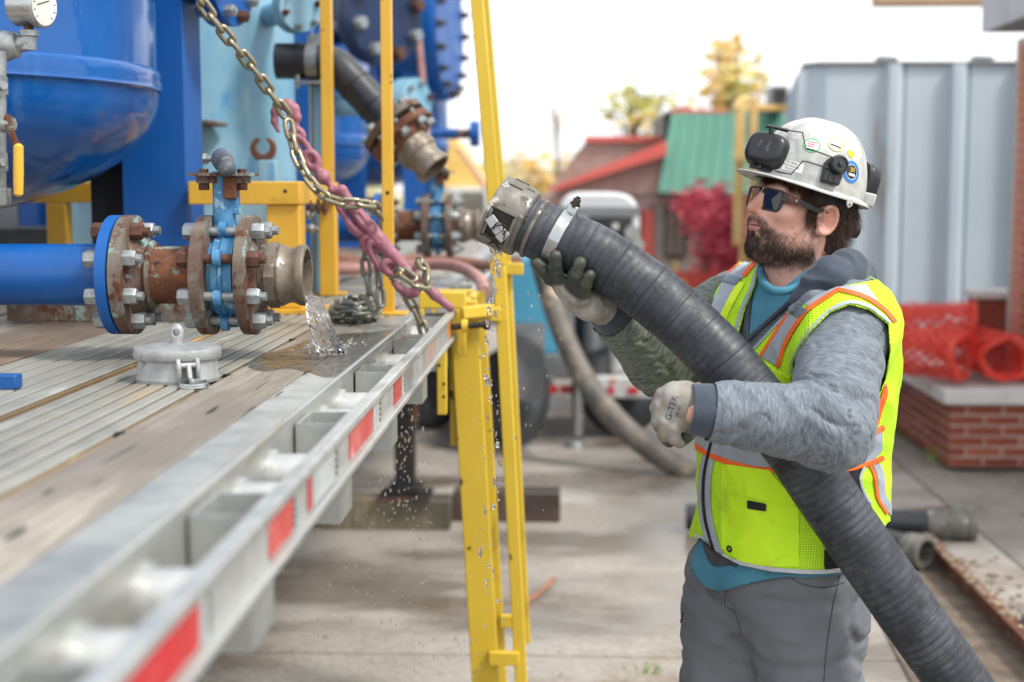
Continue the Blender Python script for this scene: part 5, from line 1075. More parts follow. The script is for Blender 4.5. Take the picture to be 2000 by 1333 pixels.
# barrier mesh, marker and yellow machine seen far off
a, b = W(1320, 540, 14), W(1480, 540, 14); t = thing('barrier_fence', 'red orange barrier mesh strung behind the hose', 'fence', (a.x, 14, 0)); m = MB()
for k in range(14): z = .25 + k * .042; m.bb((a.x, 14, z), (b.x, 14.006, z + .030))
for k in range(30): x = a.x + (b.x - a.x) * k / 29; m.bb((x - .008, 13.993, .25), (x + .008, 13.999, .86))
m.build('mesh_sheet', M_redfence, t, smooth=0)['kind'] = 'stuff'
for x in (a.x, b.x): m = MB(); m.cyl((x, 14.02, 0), (x, 14.02, .95), .02, n=8); m.build('fence_stake', M_palewood, t)
m = MB(); c = W(1330, 545, 13.5); m.lathe((c.x, c.y, 0), (0, 0, 1), [(0, .18), (.03, .18), (.031, .13), (.74, .06), (.80, .05)], 20); o = m.build('traffic_cone', mk('orange_cone', 'e07a20', 'e88a30', 3, .5, 0), None); tag(o, 'orange traffic cone peeking over the black hose', 'cone')
ex = thing('yellow_machine', 'blurred yellow machine with a sloping boom behind the ladder', 'machine', W(905, 430, 20))
a = [W(x, y, 20) for x, y in ((868, 275), (892, 270), (945, 360), (955, 420), (866, 420))]; m = MB(); m.poly(a, (0, 1.5, 0)); m.build('boom', M_ylwmach, ex, bev=.03); m = MB(); q = [W(x, y, 19.7) for x, y in ((870, 366), (950, 366), (955, 440), (866, 440))]; m.poly(q, (0, 1.5, 0)); m.build('cab', M_white, ex, bev=.04)
m = MB(); q = [W(x, y, 19.65) for x, y in ((900, 375), (945, 375), (948, 415), (900, 415))]; m.poly(q, (0, .04, 0)); m.build('cab_window', M_pane, ex)
m = MB(); c0 = W(900, 285, 19.6); m.tube([W(895, 290, 19.6), W(925, 330, 19.5), W(950, 372, 19.4)], .03, 8); m.build('hydraulic_hose', M_pinkhose, ex)
# ---------------------------------------------------------------- trees
def leaves(m, c, rad, n, s, rg, up=.2):
    for _ in range(n):
        v = Vector([max(-.95, min(.95, rg.gauss(0, .45))) for _q in range(3)]); p = Vector(c) + Vector((v.x * rad[0], v.y * rad[1], v.z * rad[2])); a_ = Vector((rg.gauss(0, 1), rg.gauss(0, 1), rg.gauss(0, 1))).normalized(); x, y, _d = frame(a_); w = s * rg.uniform(.6, 1.3)
        i = len(m.v); m.v += [tuple(p - x * w), tuple(p + y * w * .5), tuple(p + x * w), tuple(p - y * w * .5)]; m.f.append((i, i + 1, i + 2, i + 3)); m.mi.append(m.cm)
def tree(label, base, blobs, mats, seed, ls=.1, n=260, trunk=.12, bare=()):
    rg = random.Random(seed); t = thing('tree', label, 'tree', base, 'autumn trees behind the house'); base = Vector(base); top = max(blobs, key=lambda q: q[0].z)[0]; m = MB()
    m.tube(catmull([base, base.lerp(top, .35) + Vector((rg.uniform(-.2, .2), 0, 0)), base.lerp(top, .7), top], 5), [trunk * (1 - .85 * i / 15) for i in range(16)], 8)
    for c, r_, _n in blobs:
        for q in range(5):
            s0 = base.lerp(top, rg.uniform(.3, .8)); e = c + Vector((rg.gauss(0, r_ * .5), rg.gauss(0, r_ * .5), rg.gauss(0, r_ * .6))); m.tube(catmull([s0, s0.lerp(e, .5) + Vector((0, 0, .1)), e], 4), [trunk * .28 * (1 - .1 * i) for i in range(9)], 5)
    m.build('trunk', M_bark, t, smooth=60); m = MB()
    for c, r_, nn in blobs: m.mat(rg.randrange(len(mats))); leaves(m, c, (r_ * 1.2, r_, r_ * 1.3), int(nn * .55), ls, rg)
    m.build('crown', list(mats), t, smooth=0); return t
Yt = 30
def bl(L, Y): return [(W(x, y, Y + rnd.uniform(-1, 1)), r_ * Y / FPX, n_) for x, y, r_, n_ in L]
def gb(px, Y): return (W(px, 500, Y).x, Y, 0)
tree('tall bright yellow birch rising behind the green roof', gb(1425, Yt), bl([(1440, 85, 14, 30), (1405, 100, 22, 60), (1430, 130, 34, 110), (1450, 165, 36, 120), (1395, 150, 30, 80), (1420, 190, 40, 120), (1480, 165, 24, 40), (1380, 185, 30, 50), (1490, 120, 26, 14), (1440, 225, 60, 150)], Yt), (M_leafy, M_leafy, M_leafg), 1, .13)
tree('smaller yellow green tree left of the green roof', gb(1245, 34), bl([(1230, 175, 18, 26), (1250, 195, 30, 90), (1265, 215, 26, 70), (1215, 205, 30, 50), (1290, 190, 22, 30), (1190, 225, 30, 30), (1250, 240, 40, 60), (1330, 190, 40, 24)], 34), (M_leafg, M_leafg, M_leafy), 2, .14)
tree('thin bare tree with a few leaves far left of the house', gb(1095, 36), bl([(1085, 170, 24, 14), (1100, 200, 30, 14), (1080, 240, 30, 10)], 36), (M_leaft,), 3, .11, trunk=.05)
for i, (px, py, r_, mats, lab) in enumerate(((1035, 330, 40, (M_leafy, M_leaft), 'pale yellow tree low on the horizon beside the hose coupling'), (985, 355, 34, (M_leafg, M_leaft), 'dull green tree low on the horizon behind the ladder'), (1105, 345, 36, (M_leaft, M_leafg), 'tan leafless looking tree behind the house gable'), (1010, 380, 40, (M_leaft,), 'low tan scrub tree under the pale yellow tree'), (925, 345, 30, (M_leafg,), 'dull green tree between the ladder and the blue vessels'), (1070, 385, 40, (M_leaft, M_leafy), 'tan scrub tree right behind the hose coupling'))):
    Yq = 44 + i; tree(lab, gb(px, Yq), bl([(px, py, r_, 200), (px - r_ * .6, py + 30, r_, 180), (px + r_ * .6, py + 34, r_, 180), (px, py + 60, r_ * 1.2, 220)], Yq), mats, 20 + i, .16)
# crimson bush in front of the house
rg = random.Random(5); t = thing('red_bush', 'crimson leaved bush growing in front of the house window', 'bush', gb(1390, 15.6)); m = MB()
for L in ((1395, 410, 42, 420), (1420, 440, 36, 380), (1370, 420, 34, 260), (1410, 480, 40, 400), (1400, 520, 40, 260), (1345, 400, 24, 90), (1440, 500, 30, 200)): c, r_, nn = bl([L], 15.6)[0]; leaves(m, c, (r_ * 1.35, r_ * 1.2, r_ * 1.35), int(nn * 1.8), .038, rg)
m.build('foliage', M_leafr, t, smooth=0); m = MB()
for k in range(9): q = Vector(gb(1390, 15.6)); e = W(rg.uniform(1350, 1440), rg.uniform(400, 480), 15.6); m.tube(catmull([q, q.lerp(e, .5) + Vector((rg.uniform(-.1, .1), 0, .1)), e], 4), .018, 5)
m.build('stems', M_bark, t)
# tree belt closing the horizon
m = MB(); rg = random.Random(9)
for k in range(120): x = -60 + k * 1.25 + rg.uniform(-.5, .5); m.mat(rg.randrange(3)); leaves(m, (x, 92 + rg.uniform(-3, 3), 1.6), (1.8, 1.5, rg.uniform(1.2, 2.4)), 60, .32, rg)
o = m.build('tree_belt', [M_leaft, M_leafg, M_bark], None, smooth=0); tag(o, 'far belt of autumn woodland along the horizon', 'woodland', kind='stuff')
# ---------------------------------------------------------------- pipes and junk on the ground at the right
def gpipe(name, label, e0, e1, r, mat, endmat, coupl=.22):
    e0, e1 = Vector(e0), Vector(e1); ax = (e1 - e0).normalized(); t = thing(name, label, 'pipe', e0); L = (e1 - e0).length
    m = MB(); m.lathe(e0, ax, [(coupl - .02, r * .88), (coupl - .019, r), (L, r)], 28); m.build('pipe_tube', mat, t)
    m = MB(); m.lathe(e0, ax, [(.08, r * .86), (.0, r * .9), (0, r * 1.2), (.03, r * 1.22), (.034, r * 1.1), (.05, r * 1.1), (.055, r * 1.18), (.1, r * 1.15), (.11, r * 1.05), (coupl, r * 1.06), (coupl, r * .9), (.1, r * .86), (.09, .001)], 32); m.build('pipe_coupling', endmat, t); return t
q = G(1903, 1056, 0); gpipe('black_pipe', 'black pipe with grey coupling lying on the ground at the right', (q.x, q.y, .075), (q.x - 1.35, q.y + .12, .075), .062, M_hdpe, M_coupl)
q = G(1800, 1118, 0); gpipe('black_pipe', 'short pipe end facing the camera half hidden by the hose', (q.x + .02, q.y, .085), (q.x - .55, q.y + .75, .08), .062, M_hdpe, M_coupl, .1)
t = thing('drain_channel', 'rusty steel edging strip along a dirt filled gutter', 'edging', G(1900, 1170, 0)); a, b = G(1815, 1085, 0), G(2010, 1290, 0); b = b + (b - a) * .2; d = (b - a).normalized(); x = d.cross(Vector((0, 0, 1)))
m = MB(); m.bar(a + Vector((0, 0, .045)), b + Vector((0, 0, .045)), .012, .09); m.bar(a + Vector((.0, 0, .096)) + x * .02, b + Vector((0, 0, .096)) + x * .02, .05, .010); m.build('steel_angle', M_rust, t, bev=.002)
m = MB(); q = G(2000, 1262, 0); m.bb((q.x - .02, q.y - .06, 0), (q.x + .06, q.y - .01, .13)); m.build('end_plate', M_galv, t, bev=.003)
rg = random.Random(11); m = MB()
for k in range(420):
    f = rg.random(); p = a.lerp(b, f) - x * abs(rg.gauss(0, .11)) + Vector((0, 0, .004)); s_ = rg.uniform(.004, .016); m.box(p + Vector((0, 0, s_ * .2)), (s_ * rg.uniform(.6, 2), s_ * rg.uniform(.5, 1.2), s_ * .5), Matrix.Rotation(rg.uniform(0, 3), 3, 'Z'))
for k in range(90): f = rg.random(); p = a.lerp(b, f) + x * .02 + Vector((rg.uniform(-.02, .02), 0, .103)); s_ = rg.uniform(.006, .02); m.box(p, (s_ * 1.4, s_, s_ * .5), Matrix.Rotation(rg.uniform(0, 3), 3, 'Z'))
o = m.build('leaf_litter', mk('dry_litter', '6b5846', 'a09078', 40, .9, 0, spots=[('c8c0b2', 30, .56, .6, .9, 0)]), None, smooth=0); tag(o, 'dead leaves and grit gathered along the rusty edging', 'litter', kind='stuff')
m = MB(); pts = [G(x_, y_, .006) for x_, y_ in ((1660, 1040), (1760, 1030), (1840, 1090), (1990, 1250), (2060, 1333), (1900, 1420), (1780, 1333), (1700, 1180))]; m.poly(pts, (0, 0, .002)); o = m.build('dirt_patch', M_dirt, None, smooth=0); tag(o, 'patch of brown dirt along the edging at the right', 'dirt', kind='structure')
# grass tufts, stick
def tuft(px, py, label, h=.06, n=26, spread=.05):
    c = G(px, py); m = MB(); rg = random.Random(px)
    for k in range(n):
        p = c + Vector((rg.gauss(0, spread), rg.gauss(0, spread), 0)); e = p + Vector((rg.gauss(0, h * .4), rg.gauss(0, h * .4), h * rg.uniform(.5, 1.1))); m.add([p + Vector((-.003, 0, 0)), p + Vector((.003, 0, 0)), e], [(0, 1, 2)])
    o = m.build('grass_tuft', M_grass, None, smooth=0); tag(o, label, 'grass', kind='stuff')
tuft(1265, 1310, 'tiny green grass tuft in the concrete joint by the trousers', .035, 18, .03); tuft(1835, 900, 'grass tuft at the foot of the brick planter corner', .12, 30, .06); tuft(1240, 820, 'grass tuft near the pump trailer wheel', .08, 40, .1); tuft(1800, 850, 'grass along the left foot of the planter wall', .1, 40, .12)
m = MB(); P = [G(1010, 1192), G(1050, 1172), G(1082, 1148)]; P = [p + Vector((0, 0, .012 + i * .012)) for i, p in enumerate(P)]; m.tube(catmull(P, 5), .011, 8); o = m.build('bent_stick', mk('reddish_stick', '8a5f48', 'a2765c', 12, .8, 0), None); tag(o, 'short bent reddish stick on the concrete behind the ladder', 'stick')
# ---------------------------------------------------------------- suction hose held by the worker
HP = [(1020, 434, 2.715), (1085, 466, 2.705), (1167, 501, 2.69), (1290, 589, 2.67), (1395, 687, 2.65), (1490, 800, 2.63), (1549, 872, 2.625), (1650, 1020, 2.62), (1756, 1172, 2.61), (1871, 1333, 2.61), (1985, 1500, 2.62)]
HPW = [W(*p) for p in HP]; q = HPW[-1]
HPW += [Vector((q.x + .10, q.y + .03, .42)), Vector((q.x + .24, q.y + .1, .18)), Vector((q.x + .46, q.y + .2, .075)), Vector((q.x + .8, q.y + .35, .06)), Vector((q.x + 1.4, q.y + .6, .06)), Vector((q.x + 2.2, q.y + 1.2, .06))]
hose = thing('suction_hose', 'thick black wrapped rubber hose with a metal coupling held by the worker', 'hose', HPW[0]); HR = .0572
def hosemesh():
    P = catmull(HPW, 40); L = [0]
    for a, b in zip(P, P[1:]): L.append(L[-1] + (b - a).length)
    n = 48; V = []; F = []; UV = []; px = None
    # resample evenly
    tot = L[-1]; N = int(tot / .0045); Q = []; j = 0
    for i in range(N + 1):
        s = tot * i / N
        while j < len(L) - 2 and L[j + 1] < s: j += 1
        Q.append(P[j].lerp(P[j + 1], (s - L[j]) / (L[j + 1] - L[j])))
    for i in range(N + 1):
        a = Q[max(0, i - 1)]; b = Q[min(N, i + 1)]; d = (b - a).normalized()
        if px is None: x, y, _ = frame(d)
        else: x = (px - d * px.dot(d)).normalized(); y = d.cross(x)
        px = x; s = tot * i / N; k = int(s / .055); fr = s / .055 - k
        for m_ in range(n):
            a_ = 2 * math.pi * m_ / n; r = HR * (1 + .0045 * math.sin(2 * math.pi * s / .0150)) + .0010 * mnoise.noise(Vector((s * 16, math.cos(a_) * 1.5, math.sin(a_) * 1.5)))
            if s < .07: r -= .0012
            V.append(Q[i] + x * math.cos(a_) * r + y * math.sin(a_) * r); UV.append((s, a_ * HR if m_ <= n / 2 else (2 * math.pi - a_) * HR, 0))
    for i in range(N):
        for m_ in range(n): F.append((i * n + m_, i * n + (m_ + 1) % n, (i + 1) * n + (m_ + 1) % n, (i + 1) * n + m_))
    me = npmesh('hose_body', [tuple(v) for v in V], F); vattr(me, 'huv', UV); return me
link('hose_body', hosemesh(), hose, M_hose)
a0 = (HPW[1] - HPW[0]).normalized(); o = HPW[0]; xx, yy, _ = frame(a0)
# clamp band
cp = W(1090, 469, 2.704); m = MB(); m.lathe(cp - a0 * .011, a0, [(0, .0578), (0, .0592), (.022, .0592), (.022, .0578)], 56); cb = m.build('hose_clamp', M_chrome, hose)
up = W(1114, 402, 2.704); ud = (up - cp); ud = (ud - a0 * ud.dot(a0)).normalized()
m = MB(); c = cp + ud * .0592; sd = a0.cross(ud).normalized(); m.bar(c - ud * .002, c + ud * .012, .020, .018, sd); m.cyl(c + sd * -.006 + ud * .010, c + ud * .022, .0075, n=12); m.build('clamp_housing', M_chrome, cb, bev=.001)
m = MB(); m.cyl(c + ud * .008, c + ud * .018, .010, n=14); m.hexn(c + ud * .017, ud, .0085, .010); m.cyl(c + ud * .026, c + ud * .031, .0045, n=10); m.build('clamp_screw', M_darkmetal, cb)
m = MB(); m.lathe(cp - a0 * .0095, a0, [(0, .0591), (0, .0598), (.002, .0598), (.002, .0591)], 56); m.lathe(cp + a0 * .0075, a0, [(0, .0591), (0, .0598), (.002, .0598), (.002, .0591)], 56); m.build('band_bead', M_chrome, cb)
# coupler: shank collar, body with grip flats, cam arm window with wired lever
c0 = W(1048, 449, 2.712); m = MB(); m.lathe(c0, -a0, [(-.03, .050), (0, .0500), (.0, .0585), (.0022, .0595), (.006, .0595), (.008, .057), (.009, .054), (.017, .053), (.02, .0545), (.023, .0645), (.026, .0665), (.045, .0672), (.048, .0682), (.078, .0682), (.082, .0690), (.090, .0690), (.0915, .0675), (.0915, .0590), (.03, .057)], 64); cpl = m.build('coupling_body', M_coupl, hose, smooth=30)
m = MB(); m.lathe(c0 - a0 * .030, -a0, [(0, .0572), (.001, .0572), (.0011, .001)], 40); m.build('coupling_bore', M_inside, hose)
vd = (Vector((0, 0, CAMZ)) - c0); vd = (vd - a0 * vd.dot(a0)).normalized()       # towards the viewer's side of the coupling
td = a0.cross(vd).normalized()
if td.z < 0: td = -td
def cpt(s, ang, r): return c0 - a0 * s + (vd * math.cos(ang) + td * math.sin(ang)) * r
def pad(name, s0, s1, a_0, a_1, r0, r1, mat, par, n=8):
    m = MB(); RS = []
    for i in range(n + 1):
        a_ = a_0 + (a_1 - a_0) * i / n; RS.append([cpt(s0, a_, r0), cpt(s1, a_, r0), cpt(s1, a_, r1), cpt(s0, a_, r1)])
    m.rings(RS); return m.build(name, mat, par, bev=.001)
for k in range(5):
    a_ = R(52 + 34 * k); pad('grip_rib', .050, .078, a_, a_ + R(4), .0675, .0715, M_coupl, cpl)
    pad('grip_rib', .030, .047, a_ + R(14), a_ + R(17), .066, .0690, M_coupl, cpl)
for A in (R(-22),):
    pad('lug_frame', .030, .090, A - R(30), A - R(24), .066, .0790, M_coupl, cpl); pad('lug_frame', .030, .090, A + R(24), A + R(30), .066, .0790, M_coupl, cpl); pad('lug_frame', .030, .036, A - R(24), A + R(24), .066, .077, M_coupl, cpl); pad('lug_frame', .084, .091, A - R(24), A + R(24), .066, .0785, M_coupl, cpl)
    pad('lug_window', .037, .083, A - R(23.5), A + R(23.5), .066, .0688, M_inside, cpl)
    m = MB(); m.bar(cpt(.080, A + R(8), .074), cpt(.048, A - R(4), .080), .020, .008, vd); m.tube([cpt(.082, A - R(22), .073), cpt(.082, A + R(22), .073)], .0035, 10); m.bar(cpt(.05, A - R(4), .079), cpt(.034, A - R(8), .081), .024, .006, vd); lev = m.build('cam_arm', M_castalu, hose, bev=.002)
    P = [cpt(.050 + .016 * math.sin(i * 1.9) + rnd.uniform(-.005, .005), A + R(-8 + 18 * math.cos(i * 1.3)), .081 + rnd.uniform(0, .006)) for i in range(13)]
    m = MB(); m.tube(catmull(P, 5), .00135, 6); m.build('tie_wire', M_darkmetal, lev)
# ---------------------------------------------------------------- the worker
n = NT('skin'); a = n.noise(60, 5, .6); b = n.noise(9, 4); be = n.att('beard'); li = n.att('lips'); rd_ = n.att('flush')
col = n.mix(n.rng(b, .35, .65), hx('d4a696'), hx('c99886')); col = n.mix(n.math('MULTIPLY', rd_, .75), col, hx('b0604e')); col = n.mix(n.math('MULTIPLY', n.rng(a, .48, .7), .4), col, hx('b07860'))
col = n.mix(n.math('MULTIPLY', be, n.rng(a, .3, .6, .55, .9)), col, hx('4a362c')); col = n.mix(li, col, hx('b5736c'))
n.bump(n.math('ADD', a, n.noise(420, 3)), .5, .0014); n.b.inputs['Subsurface Weight'].default_value = .06; n.b.inputs['Subsurface Radius'].default_value = (.012, .005, .003); M_skin = n.done(col, n.mixf(n.rng(a, .35, .65), .42, .62), 0)
def hairm(name, c1, c2):
    n = NT(name); f = n.noise(140, 2, .5); n.b.inputs['Specular IOR Level'].default_value = .35; return n.done(n.mix(n.rng(f, .35, .7), hx(c1), hx(c2)), .5, 0)
M_hair = hairm('dark_brown_hair', '2e211a', '5a4030'); M_beard = hairm('brown_beard_hair', '231a15', '4a382c')
def heather(name, light, dark, g=None):
    n = NT(name); f = n.noise(1, 4, .7, (640, 70, 70), 'hv'); f2 = n.noise(1, 3, .6, (240, 48, 48), 'hv'); b = n.noise(11, 3); col = n.mix(n.rng(n.math('ADD', n.math('MULTIPLY', f, .7), n.math('MULTIPLY', f2, .3)), .40, .60), hx(dark), hx(light))
    if g: col = n.mix(n.math('MULTIPLY', n.rng(n.noise(1, 3, .5, (90, 14, 14), 'hv'), .46, .62, 0, .45), n.att('right')), col, hx(g))
    n.bump(n.noise(700, 2), .08, .0006); n.b.inputs['Sheen Weight'].default_value = .1; return n.done(col, .85, 0)
M_heath = heather('grey_heather_fleece', '7a828b', '525a64', None)
M_heathr = heather('grey_heather_fleece_lime_bounce', '7c847f', '3f4744', '565f3a')  # green streaks: light reflected off the vest, put into the sleeve colour
M_navycloth = mk('navy_knit', '2f3a4a', '37424f', 12, .85, 0, bump=.25, bscale=400, Sheen_Weight=.2)
M_teal = mk('teal_cotton', '3f7c95', '4a88a0', 9, .85, 0, bump=.2, bscale=300)
M_trous = mk('grey_work_trousers', '62666d', '6c7077', 5, .75, 0, bump=.15, bscale=600, spots=[('4c4d51', 7, .58, .72, .8, 0)])
def limem(name, holes, c1='b8ee12', c2='c4f31c'):
    n = NT(name); col = n.mix(n.rng(n.noise(7, 3), .35, .65), hx(c1), hx(c2)); col = n.mix(n.math('MULTIPLY', n.rng(n.noise(13, 6, .65), .54, .72), .35), col, hx('8f9a3a')); uv = n.coord(None, 'hv'); sp = n.n('ShaderNodeSeparateXYZ'); n.set(sp.inputs[0], uv)
    if holes:
        k = 2 * math.pi / .0088; su = n.math('SINE', n.math('MULTIPLY', n.math('ADD', sp.outputs[0], sp.outputs[1]), k)); sv = n.math('SINE', n.math('MULTIPLY', n.math('SUBTRACT', sp.outputs[0], sp.outputs[1]), k)); hh = n.rng(n.math('MULTIPLY', su, sv), .30, .55); col = n.mix(n.math('MULTIPLY', hh, .65), col, hx('4c7a14')); n.bump(n.math('MULTIPLY', hh, -1), .4, .001)
    else: n.bump(n.noise(400, 2), .15, .0006)
    return n.done(col, .7, 0)
M_lime = limem('lime_mesh_fabric', True); M_limes = limem('lime_solid_fabric', False, 'c2f512', 'cef820'); M_limey = limem('lime_yellow_fabric', False, 'd8f71e', 'dff92a')
M_silver2 = mk('silver_reflective_strip', '9aa2ad', 'a8afb8', 11, .45, .15, bump=.1, bscale=500); M_bind = mk('grey_vest_binding', '98a2ac', 'a6aeb6', 20, .7, 0); M_refl = mk('dark_reflective_square', '6d7884', '77828d', 20, .4, .2); M_orv = mk('orange_vest_trim', 'f2601c', 'f56c22', 20, .6, 0); M_whem = mk('white_hem_binding', 'c3c6cb', 'b4b8c0', 20, .7, 0)
M_glove = mk('grey_knit_glove', '95938f', 'a5a39f', 20, .85, 0, bump=.35, bscale=420, spots=[('6f685e', 16, .56, .68, .85, 0)])
n = NT('dipped_work_glove'); dp = n.att('dip'); a = n.noise(18, 5, .6); col = n.mix(dp, n.mix(n.rng(a, .38, .64), hx('9a9792'), hx('827d74')), n.mix(n.rng(a, .38, .64), hx('2b302c'), hx('434539'))); n.bump(n.noise(160, 4), .35, .0015); M_gloved = n.done(col, n.mixf(dp, .85, .5), 0)
n = NT('scuffed_white_hard_hat'); a = n.noise(26, 6, .65); sc = n.noise(60, 4, .7, (1, 3, .4)); col = n.mix(n.rng(a, .4, .62), hx('b8bab7'), hx('a3a5a1')); col = n.mix(n.math('MULTIPLY', n.rng(sc, .60, .72), .5), col, hx('857f74')); col = n.mix(n.rng(n.noise(90, 3), .72, .76), col, hx('5a5650')); n.bump(a, .12, .001); M_hat = n.done(col, .42, 0)
n = NT('dark_sunglass_lens'); n.b.inputs['Coat Weight'].default_value = .3; n.b.inputs['Coat Roughness'].default_value = .02; M_lens = n.done(hx('140e0c'), .05, 0)
M_lens_o = mk('amber_mirror_lens', '9a4a12', '7a3a14', 4, .08, .6, coat=1); M_shade = mk('matte_black_frame', '1b1c20', '202125', 30, .4, 0)
M_tort = mk('tortoise_frame', '6a2414', '1f1514', 90, .3, 0, lo=.45, hi=.55)
person = thing('person', 'bearded man in white hard hat, sunglasses and lime vest hugging the black hose', 'person', (W(1540, 900, 2.9).x, 2.9, 0))
CX = lambda px: W(px, 700, 2.9).x
ZT = [(-1, 1536, .20, .166, 27), (.72, 1536, .20, .166, 27), (.82, 1537, .203, .168, 27), (.90, 1545, .196, .156, 27), (1.0, 1551, .188, .150, 28), (1.1, 1551, .189, .154, 29), (1.2, 1553, .196, .154, 31), (1.3, 1556, .205, .146, 33), (1.37, 1562, .205, .130, 34), (1.42, 1566, .192, .114, 34), (1.455, 1568, .160, .098, 34), (1.485, 1570, .115, .085, 34), (1.515, 1572, .07, .07, 34), (1.6, 1572, .05, .05, 34)]
ZT = np.array(ZT); _z = ZT[:, 0]; _cx = np.array([CX(p) for p in ZT[:, 1]])
def torso_uv(x, y, z):
    cx = np.interp(z, _z, _cx); a = np.interp(z, _z, ZT[:, 2]); b = np.interp(z, _z, ZT[:, 3]); ph = np.radians(np.interp(z, _z, ZT[:, 4])); dx, dy = x - cx, y - 2.9
    return dx * np.sin(ph) - dy * np.cos(ph), -dx * np.cos(ph) - dy * np.sin(ph), a, b
def torso(x, y, z):
    u, v, a, b = torso_uv(x, y, z); p = 2.3; belly = .002 * np.exp(-((z - 1.0) / .12) ** 2); b = np.where(v > 0, b + belly, b)
    d = ((np.abs(u / a) ** p + np.abs(v / b) ** p) ** (1 / p) - 1) * np.minimum(a, b); return d.astype(np.float32)
Sl, El, Wl = [np.array(W(*q)) for q in ((1650, 628, 2.735), (1622, 832, 2.53), (1386, 803, 2.50))]
Sr, Er, Wr = [np.array(W(*q)) for q in ((1440, 600, 3.05), (1292, 698, 2.93), (1196, 615, 2.77))]
lo, hi = (Wr[0] - .1, 2.40, .86), (.80, 3.22, 1.56)
Fh = Field(lo, hi, .0046); Fh.fn(torso); Fh.fn(lambda x, y, z: z - 1.47 + 0 * x + 0 * y, .03, True) if False else None
Ft = Field(lo, hi, .0046); Ft.d = Fh.d.copy(); Ft.ax = Fh.ax
for (a, b) in ((Sl, El), (Sr, Er)):
    Ft.cap(a, a + (b - a) * .30, .082, .078, .05)
Fh.cap(Sl, El, .083, .074, .045); Fh.cap(El, Wl, .073, .050, .02); Fh.cap(Sr, Er, .082, .072, .045); Fh.cap(Er, Wr, .071, .044, .02)
V, F = Fh.nets(); N = vnorm(V, F)
def limb(V, A, B, C):
    """arc length and angle around a two-segment limb"""
    out = []
    for (p, q, s0) in ((A, B, 0), (B, C, np.linalg.norm(B - A))):
        d = q - p; L = np.linalg.norm(d); d = d / L; w = V - p; t = np.clip(w @ d, 0, L); r = w - t[:, None] * d; x, y, _ = frame(d); x, y = np.array(x), np.array(y); out.append((np.linalg.norm(r, axis=1), s0 + t, np.arctan2(r @ y, r @ x)))
    k = out[0][0] < out[1][0]; l1 = np.linalg.norm(B - A); d1, d2 = (B - A) / l1, (C - B) / np.linalg.norm(C - B); q = np.clip(.5 + (out[1][0] - out[0][0]) / .05, 0, 1); q = q * q * (3 - 2 * q)
    s = q * ((V - A) @ d1) + (1 - q) * (l1 + (V - B) @ d2); a0, a1 = out[0][2], out[1][2]; return [np.where(k, out[0][0], out[1][0]), s, np.where(k, a0, a1)] + [np.linalg.norm(B - A), np.linalg.norm(B - A) + np.linalg.norm(C - B)]
td_ = torso(V[:, 0], V[:, 1], V[:, 2]); u_, v_, _, _ = torso_uv(V[:, 0], V[:, 1], V[:, 2])
HV = np.stack([V[:, 2], np.arctan2(u_, v_) * .17, 0 * u_], 1); disp = .0025 * vnoise(V * np.array([1, 1, 1.6]), 16) ; right = np.zeros(len(V))
for A, B_, C_, sg in ((Sl, El, Wl, 1), (Sr, Er, Wr, 2)):
    r, s, th, l1, l2 = limb(V, A, B_, C_); m = (r < .115) & (td_ > -.012 + .0 * r) & (s > .02)
    c, sn = np.cos(th), np.sin(th); HV[m] = np.stack([s, c * .06, sn * .06], 1)[m]
    q = np.stack([s * 30 + 1.4 * c, c * 1.1, sn * 1.1], 1); q2 = np.stack([s * 62 + 2.5 * sn, c * 2.1, sn * 2.1], 1)
    rid = 1 - 2 * np.abs(vnoise(q, 1, sg)); rid2 = 1 - 2 * np.abs(vnoise(q2, 1, sg + 5)); w = .35 + 1.1 * np.exp(-((s - l1) / .075) ** 2) + .55 * np.exp(-((s - l2 + .05) / .05) ** 2) + .5 * np.exp(-((s - .07) / .06) ** 2)
    cre = np.exp(-(vnoise(q * np.array([1.15, 1.3, 1.3]), 1, sg + 9) / .11) ** 2); dd = (rid * .0060 + rid2 * .0014 - cre * .0050) * w; disp[m] = dd[m]
    if sg == 2: right[m] = 1
V = V + N * disp[:, None]
# hoodie ends before the cuffs
def axial(V, p, q): d = (q - p) / np.linalg.norm(q - p); return (V - q) @ d
T = tris(F)
def hood_mesh(name, mask_right, mat):
    pass
gC = np.maximum(axial(V, El, Wl) - .0 - 10 * (np.linalg.norm(V - Wl, axis=1) > .12), axial(V, Er, Wr) - 10 * (np.linalg.norm(V - Wr, axis=1) > .12))
gC = np.maximum(np.where(np.linalg.norm(V - Wl, axis=1) < .12, axial(V, El, Wl), -1), np.where(np.linalg.norm(V - Wr, axis=1) < .12, axial(V, Er, Wr), -1))
pix = PX(V)
neckcut = polysd(pix, [(1489, 500), (1474, 560), (1466, 615), (1463, 650), (1548, 588), (1600, 545), (1640, 480), (1640, 300), (1450, 300)]); uu, vv, _, _ = torso_uv(V[:, 0], V[:, 1], V[:, 2])
def carry(V0, A0, V1):
    """nearest-vertex attribute transfer after a cut"""
    key = {tuple(np.round(p, 6)): i for i, p in enumerate(V0)}; out = np.zeros((len(V1),) + A0.shape[1:]); miss = []
    for j, p in enumerate(V1):
        i = key.get(tuple(np.round(p, 6)))
        if i is None: miss.append(j)
        else: out[j] = A0[i]
    if miss:
        from mathutils import kdtree
        kd = kdtree.KDTree(len(V0)); [kd.insert(p, i) for i, p in enumerate(V0)]; kd.balance()
        for j in miss: out[j] = A0[kd.find(V1[j])[1]]
    return out
VH, TH = clip(V, T, np.maximum(gC, .935 - V[:, 2])); rr = carry(V, right[:, None], VH)[:, 0]; hv = carry(V, HV, VH)
